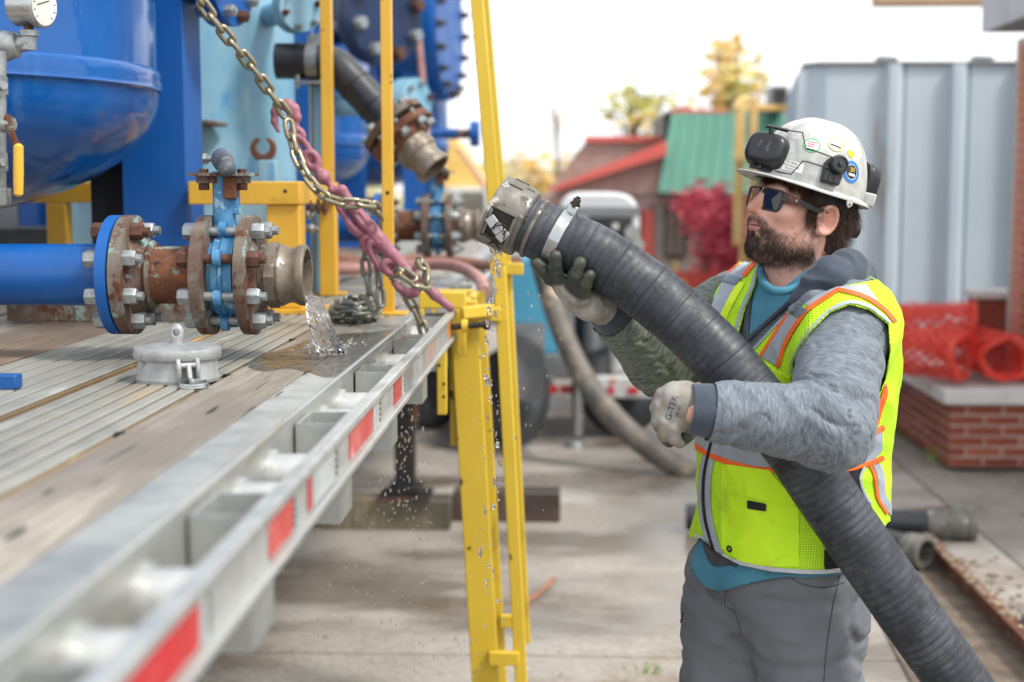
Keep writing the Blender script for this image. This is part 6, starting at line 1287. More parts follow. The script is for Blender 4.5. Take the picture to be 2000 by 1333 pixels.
me = npmesh('hoodie', VH, TH); vattr(me, 'hv', hv); attr(me, 'right', rr); me.materials.append(M_heath); me.materials.append(M_heathr); me.polygons.foreach_set('material_index', (rr[TH].sum(1) > 1.5).astype(np.int32)); hoodie = link('hoodie', me, person)
for nm, p, q, r0, r1, lab in (('cuff', El, Wl, .0475, .0445, None), ('cuff', Er, Wr, .0425, .0385, None)):
    d = Vector((q - p) / np.linalg.norm(q - p)); m = MB(); L = .046 if p is El else .040; m.lathe(Vector(q) - d * .012, d, [(0, r0 - .004), (.001, r0), (.008, r0 + .0015), (.02, r0 + .0005), (L, r1), (L + .004, r1 - .001), (L + .004, r1 - .006), (.0, r1 - .008)], 40); o = m.build(nm, M_navycloth, hoodie, smooth=60)
# ---- vest
V, F = Ft.nets(.0145); N = vnorm(V, F); u, v, a, b = torso_uv(V[:, 0], V[:, 1], V[:, 2])
fold = .0045 * vnoise(np.stack([np.arctan2(u, v) * 2.2, V[:, 2] * 9, 0 * u], 1), 1, 3) + .0045 * (1 - 2 * np.abs(vnoise(np.stack([np.arctan2(u, v) * 3 + V[:, 2] * 6, V[:, 2] * 13 - u * 6, 0 * u], 1), 1, 5))) + .002 * vnoise(V, 34, 2); V = V + N * (fold + .004 * np.clip((1.0 - V[:, 2]) / .1, 0, 1))[:, None]; T = tris(F); N = vnorm(V, F)
HVv = np.stack([np.arctan2(u, v) * .18, V[:, 2], 0 * u], 1); pix = PX(V)
arml = np.maximum(polysd(pix, [(1546, 713), (1558, 684), (1580, 650), (1620, 610), (1660, 594), (1700, 605), (1737, 634), (1741, 690), (1730, 745), (1706, 800), (1688, 850), (1600, 850), (1546, 800)]), -(u - .06) * 1000)
armr = np.maximum(polysd(pix, [(1458, 500), (1422, 533), (1396, 572), (1388, 610), (1384, 700), (1376, 800), (1000, 800), (1000, 500)]), (u + .02) * 1000)
armr = np.minimum(armr, (np.linalg.norm(V - (Sr + np.array([-.03, .02, -.06])), axis=1) - .085) * 1000)
fr = (v > -.02)
neck = np.where(fr, polysd(pix, [(1489, 490), (1473, 560), (1455, 600), (1439, 655), (1452, 696), (1466, 686), (1550, 598), (1636, 561), (1720, 545), (1720, 380), (1489, 380)]), 1e3)
neck = np.minimum(neck, np.where(~fr, (np.linalg.norm((V - np.array([CX(1580), 2.95, 1.47]))[:, :2], axis=1) - .125) * 1000, 1e3))
hem = [(1250, 1040), (1372, 1052), (1402, 1080), (1446, 1104), (1511, 1117), (1565, 1121), (1610, 1121), (1649, 1117), (1690, 1080), (1735, 1020), (1800, 1000), (1800, 1400), (1250, 1400)]
gh = -polysd(pix, hem)
g = np.maximum.reduce([-arml, -armr, -neck, gh]) / 1000.0
# keep everything outside the four cut-outs
VV, TT = clip(V, T, g)
hvv = carry(V, HVv, VV); me = npmesh('safety_vest', VV, TT); vattr(me, 'hv', hvv); vest = link('safety_vest', me, person, M_lime)
so_ = vest.modifiers.new('thickness', 'SOLIDIFY'); so_.thickness = .0025; so_.offset = -1
NV = vnorm(VV, TT); PV = PX(VV); view = VV - np.array([0, 0, CAMZ]); view /= np.linalg.norm(view, axis=1, keepdims=True); facing = (NV * view).sum(1)
def ribbon(P, w):
    P = [Vector((p[0], p[1], 0)) for p in P]; P = catmull(P, 6) if len(P) > 2 else P; L, Rr = [], []
    for i, p in enumerate(P):
        d = (P[min(i + 1, len(P) - 1)] - P[max(i - 1, 0)]).normalized(); nn = Vector((-d.y, d.x, 0)); L.append((p + nn * w / 2)[:2]); Rr.append((p - nn * w / 2)[:2])
    return L + Rr[::-1]
def patch(name, poly, mat, off=.0012, par=None, base=None, hvattr=None, th=.0007, extra=None, label=None):
    BV, BT, BN, BP, BF = base or (VV, TT, NV, PV, facing); poly = np.array(poly, float); lo_, hi_ = poly.min(0) - 30, poly.max(0) + 30
    keep = (BP[BT] > lo_).all(2).all(1) & (BP[BT] < hi_).all(2).all(1) & (BF[BT] < .15).all(1)
    sub = BT[keep]
    if len(sub) == 0: return None
    uq, inv = np.unique(sub, return_inverse=True); sv = BV[uq] + BN[uq] * off; st_ = inv.reshape(sub.shape); gg = polysd(BP[uq], poly)
    if extra is not None: gg = np.maximum(gg, extra[uq])
    cv, ct = clip(sv, st_, gg)
    if len(cv) == 0: return None
    me = npmesh(name, cv, ct); vattr(me, 'hv', np.stack([cv[:, 0] * .8 - cv[:, 1] * .6, cv[:, 2], 0 * cv[:, 0]], 1)); o = link(name, me, par or vest, mat); s_ = o.modifiers.new('thickness', 'SOLIDIFY'); s_.thickness = th; s_.offset = 1
    if label: o['label'] = label
    return o
R_ = ribbon
patch('pocket_panel', [(1409, 905), (1504, 919), (1561, 984), (1562, 1108), (1500, 1108), (1446, 1098), (1409, 1072)], M_limes, .001)
patch('pocket_flap', [(1410, 906), (1504, 918), (1556, 982), (1548, 992), (1480, 975), (1424, 964), (1411, 950)], M_limes, .0026)
patch('pocket_label', [(1462, 977), (1498, 984), (1497, 999), (1462, 993)], M_blackmat, .0042)
patch('chest_pocket', [(1490, 705), (1552, 742), (1552, 800), (1500, 790), (1470, 740)], M_limes, .001)
patch('reflective_strip', [(1350, 826), (1390, 846), (1450, 846), (1600, 860), (1680, 858), (1722, 838), (1722, 880), (1700, 904), (1640, 914), (1560, 918), (1511, 914), (1467, 910), (1417, 897), (1379, 881), (1355, 864)], M_silver2, .0014)
patch('orange_trim', R_([(1350, 864), (1379, 884), (1417, 901), (1467, 914), (1511, 919), (1570, 922), (1645, 917), (1699, 905), (1725, 893)], 10), M_orv, .0022)
patch('orange_trim', R_([(1640, 866), (1682, 857), (1726, 834)], 11), M_orv, .0022)
patch('orange_trim', R_([(1722, 745), (1726, 770), (1716, 800), (1708, 830)], 12), M_orv, .0022)
patch('orange_trim', R_([(1694, 903), (1706, 925), (1710, 950), (1714, 975), (1732, 1004)], 6), M_orv, .002); patch('reflective_strip', R_([(1706, 900), (1718, 925), (1721, 955), (1725, 975), (1744, 1004)], 14), M_silver2, .0016)
patch('side_panel', [(1652, 921), (1684, 913), (1676, 934), (1682, 955), (1712, 1010), (1700, 1030), (1640, 940)], M_blackmat, .0016); patch('side_panel', [(1609, 1040), (1640, 1090), (1680, 1112), (1609, 1112)], M_blackmat, .0016); patch('panel_edge', R_([(1609, 1040), (1610, 1112)], 4), M_bind, .002); patch('panel_edge', R_([(1688, 912), (1679, 933), (1686, 962), (1700, 985)], 5), M_bind, .0024)
patch('front_placket', R_([(1399, 842), (1386, 890), (1378, 940), (1379, 1000), (1390, 1052), (1404, 1088)], 24), M_bind, .002); patch('zip', R_([(1398, 842), (1385, 890), (1377, 940), (1378, 1000), (1389, 1052), (1402, 1088)], 5), M_blackmat, .0038)
patch('hem_binding', R_([(1360, 1046), (1380, 1058), (1404, 1081), (1446, 1101), (1511, 1113), (1565, 1117), (1610, 1117), (1652, 1112)], 9), M_whem, .002)
patch('armhole_binding', R_([(1548, 730), (1549, 712), (1560, 684), (1582, 649), (1621, 609), (1660, 592), (1700, 602), (1737, 632)], 7), M_bind, .002)
patch('neck_binding', R_([(1486, 500), (1470, 560), (1452, 600), (1436, 657)], 7), M_bind, .002); patch('neck_binding', R_([(1550, 601), (1508, 643), (1466, 689)], 6), M_bind, .002)
patch('reflective_strip', [(1632, 562), (1690, 556), (1715, 590), (1684, 575), (1636, 566), (1580, 602), (1568, 590)], M_silver2, .0014); patch('reflective_strip', [(1541, 614), (1561, 623), (1535, 668), (1518, 716), (1488, 698)], M_silver2, .0014); patch('reflective_square', [(1560, 595), (1580, 608), (1561, 623), (1541, 610)], M_refl, .003)
patch('orange_trim', R_([(1540, 612), (1514, 652), (1485, 698)], 6), M_orv, .002); patch('orange_trim', R_([(1636, 568), (1580, 605), (1562, 627), (1536, 670), (1520, 718)], 8), M_orv, .0022); patch('orange_trim', R_([(1634, 566), (1685, 580), (1724, 604), (1748, 630)], 8), M_orv, .0022)
patch('reflective_strip', [(1479, 494), (1488, 503), (1453, 542), (1438, 558), (1405, 622), (1386, 604), (1411, 552), (1424, 534)], M_silver2, .0014); patch('reflective_square', [(1422, 535), (1452, 545), (1439, 559), (1411, 552)], M_refl, .003)
patch('orange_trim', R_([(1452, 503), (1420, 538)], 5), M_orv, .002); patch('orange_trim', R_([(1490, 503), (1470, 520), (1453, 541)], 8), M_orv, .002); patch('lime_trim', R_([(1450, 552), (1424, 598), (1405, 640)], 14), M_limey, .002)
# grommet
i = int(np.argmin(np.linalg.norm(PV - np.array([1426, 1074]), axis=1) + (facing > 0) * 1e3)); gc, gn = Vector(VV[i]), Vector(NV[i]); x, y, _ = frame(gn)
m = MB(); m.tube([gc + gn * .003 + x * math.cos(6.283 * k / 18) * .0052 + y * math.sin(6.283 * k / 18) * .0052 for k in range(18)], .0022, 8, closed=True); m.build('grommet', M_black, vest)
# ---- T-shirt in the neck opening and below the vest
Fs = Field((CX(1572) - .22, 2.62, 1.2), (CX(1572) + .2, 3.1, 1.56), .0046); Fs.fn(torso); V, F = Fs.nets(.0035); T = tris(F); N = vnorm(V, F); sh = (V, T, N, PX(V), ((V - np.array([0, 0, CAMZ])) / np.linalg.norm(V - np.array([0, 0, CAMZ]), axis=1, keepdims=True) * N).sum(1))
ts = patch('t_shirt', [(1488, 512), (1474, 560), (1467, 620), (1463, 655), (1505, 622), (1550, 586), (1600, 548), (1640, 500), (1640, 480), (1488, 480)], M_teal, .001, person, sh)
hb_ = patch('jacket_edge', R_([(1484, 520), (1468, 575), (1462, 625), (1459, 664)], 7), M_navycloth, .003, hoodie, sh, th=.003); patch('jacket_edge', R_([(1600, 552), (1550, 589), (1505, 626), (1459, 668)], 7), M_navycloth, .003, hoodie, sh, th=.003)
NB = np.array(W(1562, 530, 2.87)); m = MB()
Pn = [W(1492, 555, 2.80), W(1512, 568, 2.755), W(1545, 566, 2.745), W(1580, 548, 2.765), W(1612, 520, 2.80), W(1635, 500, 2.86), W(1625, 490, 2.95), W(1570, 492, 2.99), W(1510, 505, 2.95), W(1488, 530, 2.87)]
m.tube(catmull(Pn + [Pn[0]], 6)[:-1], .0085, 10, closed=True); m.build('collar', M_teal, ts, smooth=60)
def sdfp(name, mat, f, par, iso=0, disp=None, at_=None):
    V, F = f.nets(iso); N = vnorm(V, F)
    if disp is not None: V = V + N * disp(V, N)[:, None]
    me = npmesh(name, V, F)
    if at_:
        for k_, fn_ in at_.items():
            q = fn_(V, N); (vattr if q.ndim == 2 else attr)(me, k_, q)
    return link(name, me, par, mat)
# hood bunched behind the neck
f = Field((CX(1500), 2.6, 1.34), (CX(1760), 3.2, 1.62), .004)
for P, rs in (([(1560, 584, 2.725), (1585, 562, 2.715), (1618, 540, 2.725), (1652, 532, 2.78), (1684, 552, 2.88), (1672, 552, 3.0), (1600, 530, 3.07), (1530, 520, 3.05), (1498, 520, 2.96)], (.013, .020, .031, .037, .035, .035, .03, .02, .014)),): f.chain([np.array(W(*p)) for p in P], rs, .02)
sdfp('hood_lining', M_navycloth, f, hoodie, disp=lambda V, N: .006 * (1 - 2 * np.abs(vnoise(V * np.array([1, 1, 2.4]), 17, 4))))
f = Field((CX(1500), 2.6, 1.30), (CX(1780), 3.25, 1.62), .004)
for P, rs in (([(1548, 604, 2.715), (1590, 585, 2.70), (1640, 566, 2.72), (1690, 566, 2.79), (1722, 590, 2.89), (1706, 590, 3.02), (1620, 560, 3.1)], (.010, .015, .021, .025, .026, .03, .03)),): f.chain([np.array(W(*p)) for p in P], rs, .02)
sdfp('hood', M_heath, f, hoodie, disp=lambda V, N: .003 * vnoise(V, 30, 2), at_={'hv': lambda V, N: np.stack([V[:, 2] * 1.2 + V[:, 0] * .4, V[:, 0] * .5, V[:, 1]], 1), 'right': lambda V, N: 0 * V[:, 0]})
# ---- trousers and boots
f = Field((CX(1528) - .30, 2.55, .03), (CX(1528) + .30, 3.3, 1.02), .006); f.fn(lambda x, y, z: np.maximum(torso(x, y, z) - .002 + np.clip(.875 - z, 0, 1) * .55, z - .97), 0)
ph = R(27); fn_ = np.array([-math.cos(ph), -math.sin(ph), 0]); ln_ = np.array([math.sin(ph), -math.cos(ph), 0]); C0 = np.array([CX(1528), 2.9, 0])
hl, kl, al = C0 + ln_ * .088 + np.array([.01, 0, .80]), C0 + ln_ * .10 + fn_ * .005 + np.array([.01, 0, .47]), C0 + ln_ * .11 - fn_ * .05 + np.array([.0, 0, .09])
hr, kr, ar = C0 - ln_ * .075 + fn_ * .040 + np.array([0, 0, .80]), C0 - ln_ * .10 + fn_ * .065 + np.array([0, 0, .47]), C0 - ln_ * .12 + fn_ * .10 + np.array([0, 0, .09])
for h_, k_, a_ in ((hl, kl, al), (hr, kr, ar)): f.cap(h_, k_, .116, .096, .05); f.cap(k_, a_, .096, .082, .03)
def tfold(V, N):
    q = np.stack([V[:, 0] * 5 + V[:, 2] * 7, V[:, 1] * 6, V[:, 2] * 13 - V[:, 0] * 9], 1); cr = np.exp(-(vnoise(np.stack([V[:, 0] * 4 + V[:, 2] * 8, V[:, 1] * 4, V[:, 2] * 11 - V[:, 0] * 8], 1), 1, 12) / .09) ** 2); lowz = np.clip((.93 - V[:, 2]) / .06, .15, 1); return lowz * (-.0075 * cr + .0065 * (1 - 2 * np.abs(vnoise(q, 1, 6))) * (.45 + np.exp(-((V[:, 2] - .78) / .12) ** 2)) + .0035 * (1 - 2 * np.abs(vnoise(V * np.array([1, 1, 2.4]), 15, 8))))
V, F = f.nets(); N = vnorm(V, F); V = V + N * tfold(V, N)[:, None]; me = npmesh('trousers', V, F); trs = link('trousers', me, person, M_trous); T = tris(F); N = vnorm(V, F); tb = (V, T, N, PX(V), ((V - np.array([0, 0, CAMZ])) / np.linalg.norm(V - np.array([0, 0, CAMZ]), axis=1, keepdims=True) * N).sum(1))
patch('shirt_tail', [(1378, 1052), (1360, 1082), (1355, 1102), (1366, 1128), (1379, 1142), (1409, 1152), (1445, 1143), (1482, 1137), (1530, 1128), (1580, 1127), (1640, 1121), (1640, 1108), (1565, 1110), (1511, 1106), (1446, 1094), (1404, 1074)], M_teal, .006, ts, tb, th=.003); patch('jacket_hem', [(1380, 1056), (1394, 1098), (1402, 1108), (1448, 1107), (1446, 1096), (1404, 1076)], mk('dark_jacket_hem', '3f434a', '474b52', 20, .8, 0), .011, hoodie, tb, th=.003)
def seam(name, P, r, mat, base, par, off=.0004):
    BV, BT, BN, BP, BF = base; out = []
    for q in catmull([Vector((a, b, 0)) for a, b in P], 10):
        d_ = np.linalg.norm(BP - np.array(q[:2]), axis=1) + (BF > .1) * 1e3; k4 = np.argsort(d_)[:4]; w4 = 1 / (d_[k4] + .5) ** 2; w4 /= w4.sum(); out.append(W(q[0], q[1], float((BV[k4, 1] * w4).sum()) - off))
    m = MB(); m.tube(out, r, 6); return m.build(name, mat, par, smooth=80)
mk('dark_stitching', '46494e', '404348', 30, .9, 0)
for nm, P in (('side_seam', [(1640, 1125), (1624, 1200), (1612, 1290), (1606, 1400)]), ('pocket_mouth', [(1545, 1130), (1568, 1142), (1610, 1148), (1650, 1138)]), ('fly_seam', [(1420, 1154), (1416, 1182), (1436, 1198), (1448, 1240)])): seam(nm, P, .0011, MATS['dark_stitching'], tb, trs)
m = MB(); q = W(1334, 1196, 2.86); m.bar(q, q + Vector((-.004, 0, -.022)), .007, .004); m.build('zip_pull', M_black, trs)
for a_, nm in ((al, 'boot'), (ar, 'boot')):
    f = Field(a_ + np.array([-.32, -.3, -.10]), a_ + np.array([.18, .16, .10]), .007); g0 = np.array([a_[0], a_[1], 0]); f.cap(a_ + np.array([0, 0, .06]), g0 + np.array([0, 0, .06]), .058, .058, .02); f.cap(g0 + np.array([0, 0, .05]) - fn_ * .04, g0 + fn_ * .16 + np.array([0, 0, .042]), .05, .046, .03); f.fn(lambda x, y, z: z - .006 + 0 * x + 0 * y, 0, False) if False else None
    f.fn(lambda x, y, z: (z - .004) + 0 * x + 0 * y, 0, True); sdfp(nm, M_plank2, f, person)
# ---- body: one skin mesh, head in its own frame
ps, pt_ = R(27), R(14); hf = np.array([-math.cos(ps) * math.cos(pt_), -math.sin(ps) * math.cos(pt_), math.sin(pt_)]); hu = np.array([math.cos(ps) * math.sin(pt_), math.sin(ps) * math.sin(pt_), math.cos(pt_)]); hl_ = np.cross(hu, hf); _r = R(5); hl_, hu = math.cos(_r) * hl_ - math.sin(_r) * hu, math.cos(_r) * hu + math.sin(_r) * hl_
HE = np.array(W(1561, 423, 2.845)); HS = .93; HM = np.stack([hf, hl_, hu], 0) * HS
def HL(p): return np.asarray(p, float) @ HM + HE
def HV_(p): return Vector(HL(p))
f = Field((-.15, -.12, -.25), (.155, .12, .17), .0026)
f.ell((-.008, 0, .055), (.098, .077, .085), k=.01); f.ell((.035, 0, -.02), (.073, .062, .088), k=.03)
for s in (-1, 1):
    f.cap((.005, .050 * s, -.052), (.066, .018 * s, -.084), .025, .021, .03); f.ell((.074, .044 * s, -.004), (.024, .022, .02), k=.025); f.ell((.088, .030 * s, .038), (.016, .026, .011), k=.016)
    f.ell((.0975, .031 * s, .018), (.018, .018, .013), k=.012, sub=True); f.ell((.083, .032 * s, .018), (.0125, .0125, .0125), k=.004)
    f.ell((.101, .0135 * s, -.016), (.011, .0085, .0085), k=.006)
f.ell((.068, 0, -.086), (.026, .026, .019), k=.02); f.cap((.096, 0, .03), (.1195, 0, -.010), .0085, .0120, .012); f.ell((.088, 0, -.036), (.018, .032, .022), k=.015)
f.ell((.0975, 0, -.0390), (.0080, .023, .0046), k=.006); f.ell((.0950, 0, -.0490), (.0080, .020, .0052), k=.006); f.ell((.106, 0, -.0440), (.010, .026, .0011), k=.002, sub=True)
for s in (-1, 1): f.cap((.103, .0075 * s, -.025), (.108, .0075 * s, -.021), .0035, .003, .002, sub=True)
nk = np.array([-.045, 0, -.2]); f.cap((-.03, 0, -.045), (-.060, 0, -.20), .060, .058, .03); f.cap((.0, 0, -.085), (-.034, 0, -.20), .045, .045, .03)
ca, sa = math.cos(.22), math.sin(.22); EM = np.array([[ca, 0, -sa], [0, 1, 0], [sa, 0, ca]]).T
for s in (-1, 1):
    f.ell((-.010, .080 * s, .002), (.0235, .0085, .033), EM, .006); f.ell((-.005, .089 * s, -.004), (.011, .009, .014), EM, .005, True); f.ell((-.010, .090 * s, .012), (.013, .006, .016), EM, .004, True)
    P = [(-.010 + .021 * math.cos(t_) * ca + .030 * math.sin(t_) * sa * -1, .0865 * s, .003 + .030 * math.sin(t_) * ca + .021 * math.cos(t_) * sa) for t_ in [R(40 + 240 * k / 12) for k in range(13)]]; f.chain(P, [.0042] * 13, .004); f.ell((.0, .082 * s, -.025), (.009, .006, .010), k=.006)
V, F = f.nets(); N = vnorm(V, F)
def ub(x): return np.interp(x, [-.03, -.005, .012, .03, .05, .075, .092, .104, .13], [-.02, .03, .032, -.022, -.040, -.043, -.034, -.022, -.022])
def beardmask(V):
    x, y, z = V[:, 0], np.abs(V[:, 1]), V[:, 2]; up = np.clip((ub(x) - z) / .010, 0, 1); ear = np.clip((x + .004 + np.clip(-.05 - z, 0, .1) * .9) / .010, 0, 1); lowc = np.clip((z + .124 - .34 * np.clip(.03 - x, 0, .06)) / .034, 0, 1) ** 1.5
    lip = ((x - .098) / .02) ** 2 + (V[:, 1] / .023) ** 2 + ((z + .0445) / .0105) ** 2 < 1; soul = (np.abs(V[:, 1]) > .008) & (np.abs(V[:, 1]) < .022) & (z < -.052) & (z > -.064) & (x > .09)
    b = up * ear * lowc; b[lip] = 0; b[soul] *= .35; return b
bm_ = beardmask(V); lips = np.clip(1.25 - np.sqrt(((V[:, 0] - .100) / .014) ** 2 + (V[:, 1] / .022) ** 2 + ((V[:, 2] + .0445) / .0105) ** 2), 0, 1) * 3; lips = np.clip(lips, 0, .85)
flush = np.clip(np.exp(-(((V[:, 0] - .118) / .02) ** 2 + (V[:, 1] / .02) ** 2 + ((V[:, 2] + .008) / .018) ** 2)) + .7 * np.exp(-(((V[:, 0] + .02) / .02) ** 2 + ((np.abs(V[:, 1]) - .086) / .012) ** 2 + ((V[:, 2] - .005) / .03) ** 2)) + .35 * np.exp(-(((V[:, 0] - .08) / .02) ** 2 + ((np.abs(V[:, 1]) - .045) / .02) ** 2 + ((V[:, 2] + .012) / .02) ** 2)), 0, 1)
HVt, HFt, HNt = V, F, N
fb = Field((Wr[0] - .12, 2.4, .08), (.78, 3.25, 1.52), .0085); fb.fn(lambda x, y, z: np.maximum(torso(x, y, z) + .05, .80 - z)); ha = np.array(W(1352, 801, 2.495))
for A_, B_, C_, e in ((Sl, El, Wl, ha), (Sr, Er, Wr, Wr + (Wr - Er) * .15)): fb.cap(A_, B_, .055, .045, .03); fb.cap(B_, C_, .043, .031, .01); fb.cap(C_, e, .031, .029, .01)
for h_, k_, a_ in ((hl, kl, al), (hr, kr, ar)): fb.cap(h_, k_, .06, .05, .03); fb.cap(k_, a_ + np.array([0, 0, .03]), .055, .04, .02)
fb.cap(HL((-.05, 0, -.2)), np.array([CX(1575), 2.92, 1.40]), .055, .055, .03); V2, F2 = fb.nets()
me = npmesh('body', np.concatenate([HL(V), V2]), np.concatenate([F, F2 + len(V)])); z0 = np.zeros(len(V2)); attr(me, 'beard', np.concatenate([bm_ * np.clip(.45 + .6 * np.clip((HVt[:, 0] - .045) / .04, 0, 1) + .5 * np.clip((-.062 - HVt[:, 2]) / .03, 0, 1), 0, 1), z0])); attr(me, 'lips', np.concatenate([lips, z0])); attr(me, 'flush', np.concatenate([flush, z0])); link('body', me, person, M_skin)
# ---- hair and beard strands
def strands(name, roots, dirs, L, r, mat, par, droop, curl=0, seg=5, seed=0, rgd=None):
    rg = np.random.default_rng(seed); n = len(roots); P = roots.copy(); D = dirs / np.linalg.norm(dirs, axis=1, keepdims=True); pts = [P.copy()]; ph = rg.uniform(0, 6.28, (n, 3))
    for k in range(seg):
        D = D + droop / seg + curl * np.sin(ph + k * 1.5 + roots * 120) ; D /= np.linalg.norm(D, axis=1, keepdims=True); P = P + D * (L / seg)[:, None]; pts.append(P.copy())
    pts = np.stack(pts, 1); ref = rg.normal(size=(n, 3)); d0 = pts[:, -1] - pts[:, 0]; d0 /= np.linalg.norm(d0, axis=1, keepdims=True) + 1e-9; x = np.cross(d0, ref); x /= np.linalg.norm(x, axis=1, keepdims=True) + 1e-9; y = np.cross(d0, x); VV_ = []
    for k in range(seg + 1):
        rr_ = r * (1 - .75 * k / seg)
        for j in range(3): a_ = 2.094 * j; VV_.append(pts[:, k] + (x * math.cos(a_) + y * math.sin(a_)) * rr_)
    VV_ = np.stack(VV_, 1); FF = []
    for k in range(seg):
        for j in range(3): FF.append([k * 3 + j, k * 3 + (j + 1) % 3, k * 3 + 3 + (j + 1) % 3, k * 3 + 3 + j])
    FF = np.array(FF)[None] + (np.arange(n) * (3 * seg + 3))[:, None, None]; o = link(name, npmesh(name, HL(VV_.reshape(-1, 3)), FF.reshape(-1, 4)), par, mat); o['kind'] = 'stuff'; return o
T = tris(HFt); cen = HVt[T].mean(1); ar_ = np.linalg.norm(np.cross(HVt[T[:, 1]] - HVt[T[:, 0]], HVt[T[:, 2]] - HVt[T[:, 0]]), axis=1); rg = np.random.default_rng(3)
bt = beardmask(cen); bt = bt * np.clip(.38 + .75 * np.clip((cen[:, 0] - .045) / .04, 0, 1) + .6 * np.clip((-.062 - cen[:, 2]) / .03, 0, 1), 0, 1.2); w = ar_ * bt; pick = rg.choice(len(T), 6500, p=w / w.sum()); bc = rg.dirichlet((1, 1, 1), 6500); rt = (HVt[T[pick]] * bc[:, :, None]).sum(1); nn = (HNt[T[pick]] * bc[:, :, None]).sum(1)
den = np.clip((-.03 - rt[:, 2]) / .05, .25, 1); mo = rt[:, 2] > -.04; Lb = np.where(mo, rg.uniform(.004, .007, len(rt)), .004 + .0085 * den * rg.uniform(.5, 1.2, len(rt))); dr = nn * .36 + np.array([-.10, 0, -.85]) + rg.normal(0, .22, rt.shape); dr[mo] += np.stack([np.zeros(mo.sum()), np.sign(rt[mo, 1]) * .6, np.zeros(mo.sum())], 1)
strands('beard', rt - nn * .0008, dr, Lb, .00032, M_beard, person, np.array([0, 0, -.35]), .10, 4, 2)
f = Field((-.15, -.12, -.14), (.1, .12, .10), .003); f.ell((-.02, 0, .04), (.098, .084, .085), k=.01); f.ell((-.055, 0, -.03), (.052, .066, .062), k=.03)
f.fn(lambda x, y, z: np.maximum(.014 - np.clip(-z - .02, 0, .1) * .9 * 0 - (x + .038 + .0 * y) * 1, 0) * 0 + (x + .020 - np.clip(z - .015, 0, .05) * 1.8), 0, False) if False else None
f.fn(lambda x, y, z: -(x - np.where(z > .025, .055, np.interp(z, [-.14, -.06, .0, .025], [-.055, -.042, -.034, -.03]))) + 0 * y, .006, True) if False else None
f.fn(lambda x, y, z: -(np.where(z > .024, .062, np.interp(z, [-.14, -.06, .0, .024], [-.055, -.042, -.034, -.03])) - x) * -1 * -1 + 0 * y, 0, True) if False else None
lim = lambda x, y, z: x - np.interp(z, [-.14, -.06, .0, .022, .034], [-.055, -.042, -.034, -.03, .062]) + 0 * y
f.d = np.maximum(f.d, np.broadcast_to(lim(*f.grid((slice(None),) * 3)), f.d.shape).astype(np.float32))
V, F = f.nets(); N = vnorm(V, F); V = V + N * (.003 * vnoise(V * np.array([1, 1, .4]), 90, 3))[:, None]; hair = link('hair', npmesh('hair', HL(V), F), person, M_hair)
T2 = tris(F); c2 = V[T2].mean(1); n2 = N[T2].mean(1); w = np.linalg.norm(np.cross(V[T2[:, 1]] - V[T2[:, 0]], V[T2[:, 2]] - V[T2[:, 0]]), axis=1) * (c2[:, 2] < .06) * ~((np.abs(c2[:, 1]) > .066) & (c2[:, 2] < .045) & (c2[:, 2] > -.04) & (c2[:, 0] > -.042)); pk = rg.choice(len(T2), 4200, p=w / w.sum()); rt = c2[pk] + rg.normal(0, .0015, (4200, 3)); nn = n2[pk]
front = rt[:, 0] > -.03; dr = nn * .35 + np.where(front[:, None], np.array([-.5, 0, -.45]), np.array([-.35, 0, -.8])) + rg.normal(0, .2, rt.shape); Lh = np.where(front, rg.uniform(.012, .03, 4200), rg.uniform(.02, .045, 4200)); strands('hair_strand', rt, dr, Lh, .00042, M_hair, hair, np.array([-.05, 0, -.5]), .16, 6, 5)
# sideburn and fringe locks
k_ = 700; rt = np.stack([rg.uniform(.016, .032, k_), np.full(k_, .0755), rg.uniform(-.002, .05, k_)], 1); rt[:, 1] -= np.clip(rt[:, 0] - .012, 0, 1) * .25 + np.clip(rt[:, 2] - .02, 0, 1) * .05; strands('sideburn', rt, np.array([.15, .25, -.9]) + rg.normal(0, .18, rt.shape), rg.uniform(.012, .03, k_), .00038, M_hair, hair, np.array([-.1, 0, -.3]), .12, 4, 7)
k_ = 1100; an = rg.uniform(-1.1, 1.3, k_); rt = np.stack([.002 + .094 * np.cos(an), .074 * np.sin(an), rg.uniform(.045, .062, k_)], 1); strands('fringe', rt, np.stack([np.cos(an) * .5, .5 * np.sin(an) + .3, np.full(k_, -.55)], 1) + rg.normal(0, .25, rt.shape), rg.uniform(.012, .030, k_), .00042, M_hair, hair, np.array([-.4, .3, -.2]), .2, 5, 9)
k_ = 1300; rt = np.stack([rg.uniform(-.035, .060, k_), np.full(k_, .0775), rg.uniform(.030, .058, k_)], 1); rt[:, 1] -= np.clip(rt[:, 0] - .01, 0, 1) ** 2 * 3.2; strands('temple_hair', rt, np.array([-.55, .22, -.55]) + rg.normal(0, .22, rt.shape), rg.uniform(.014, .032, k_), .00042, M_hair, hair, np.array([-.5, -.1, -.3]), .2, 5, 11)
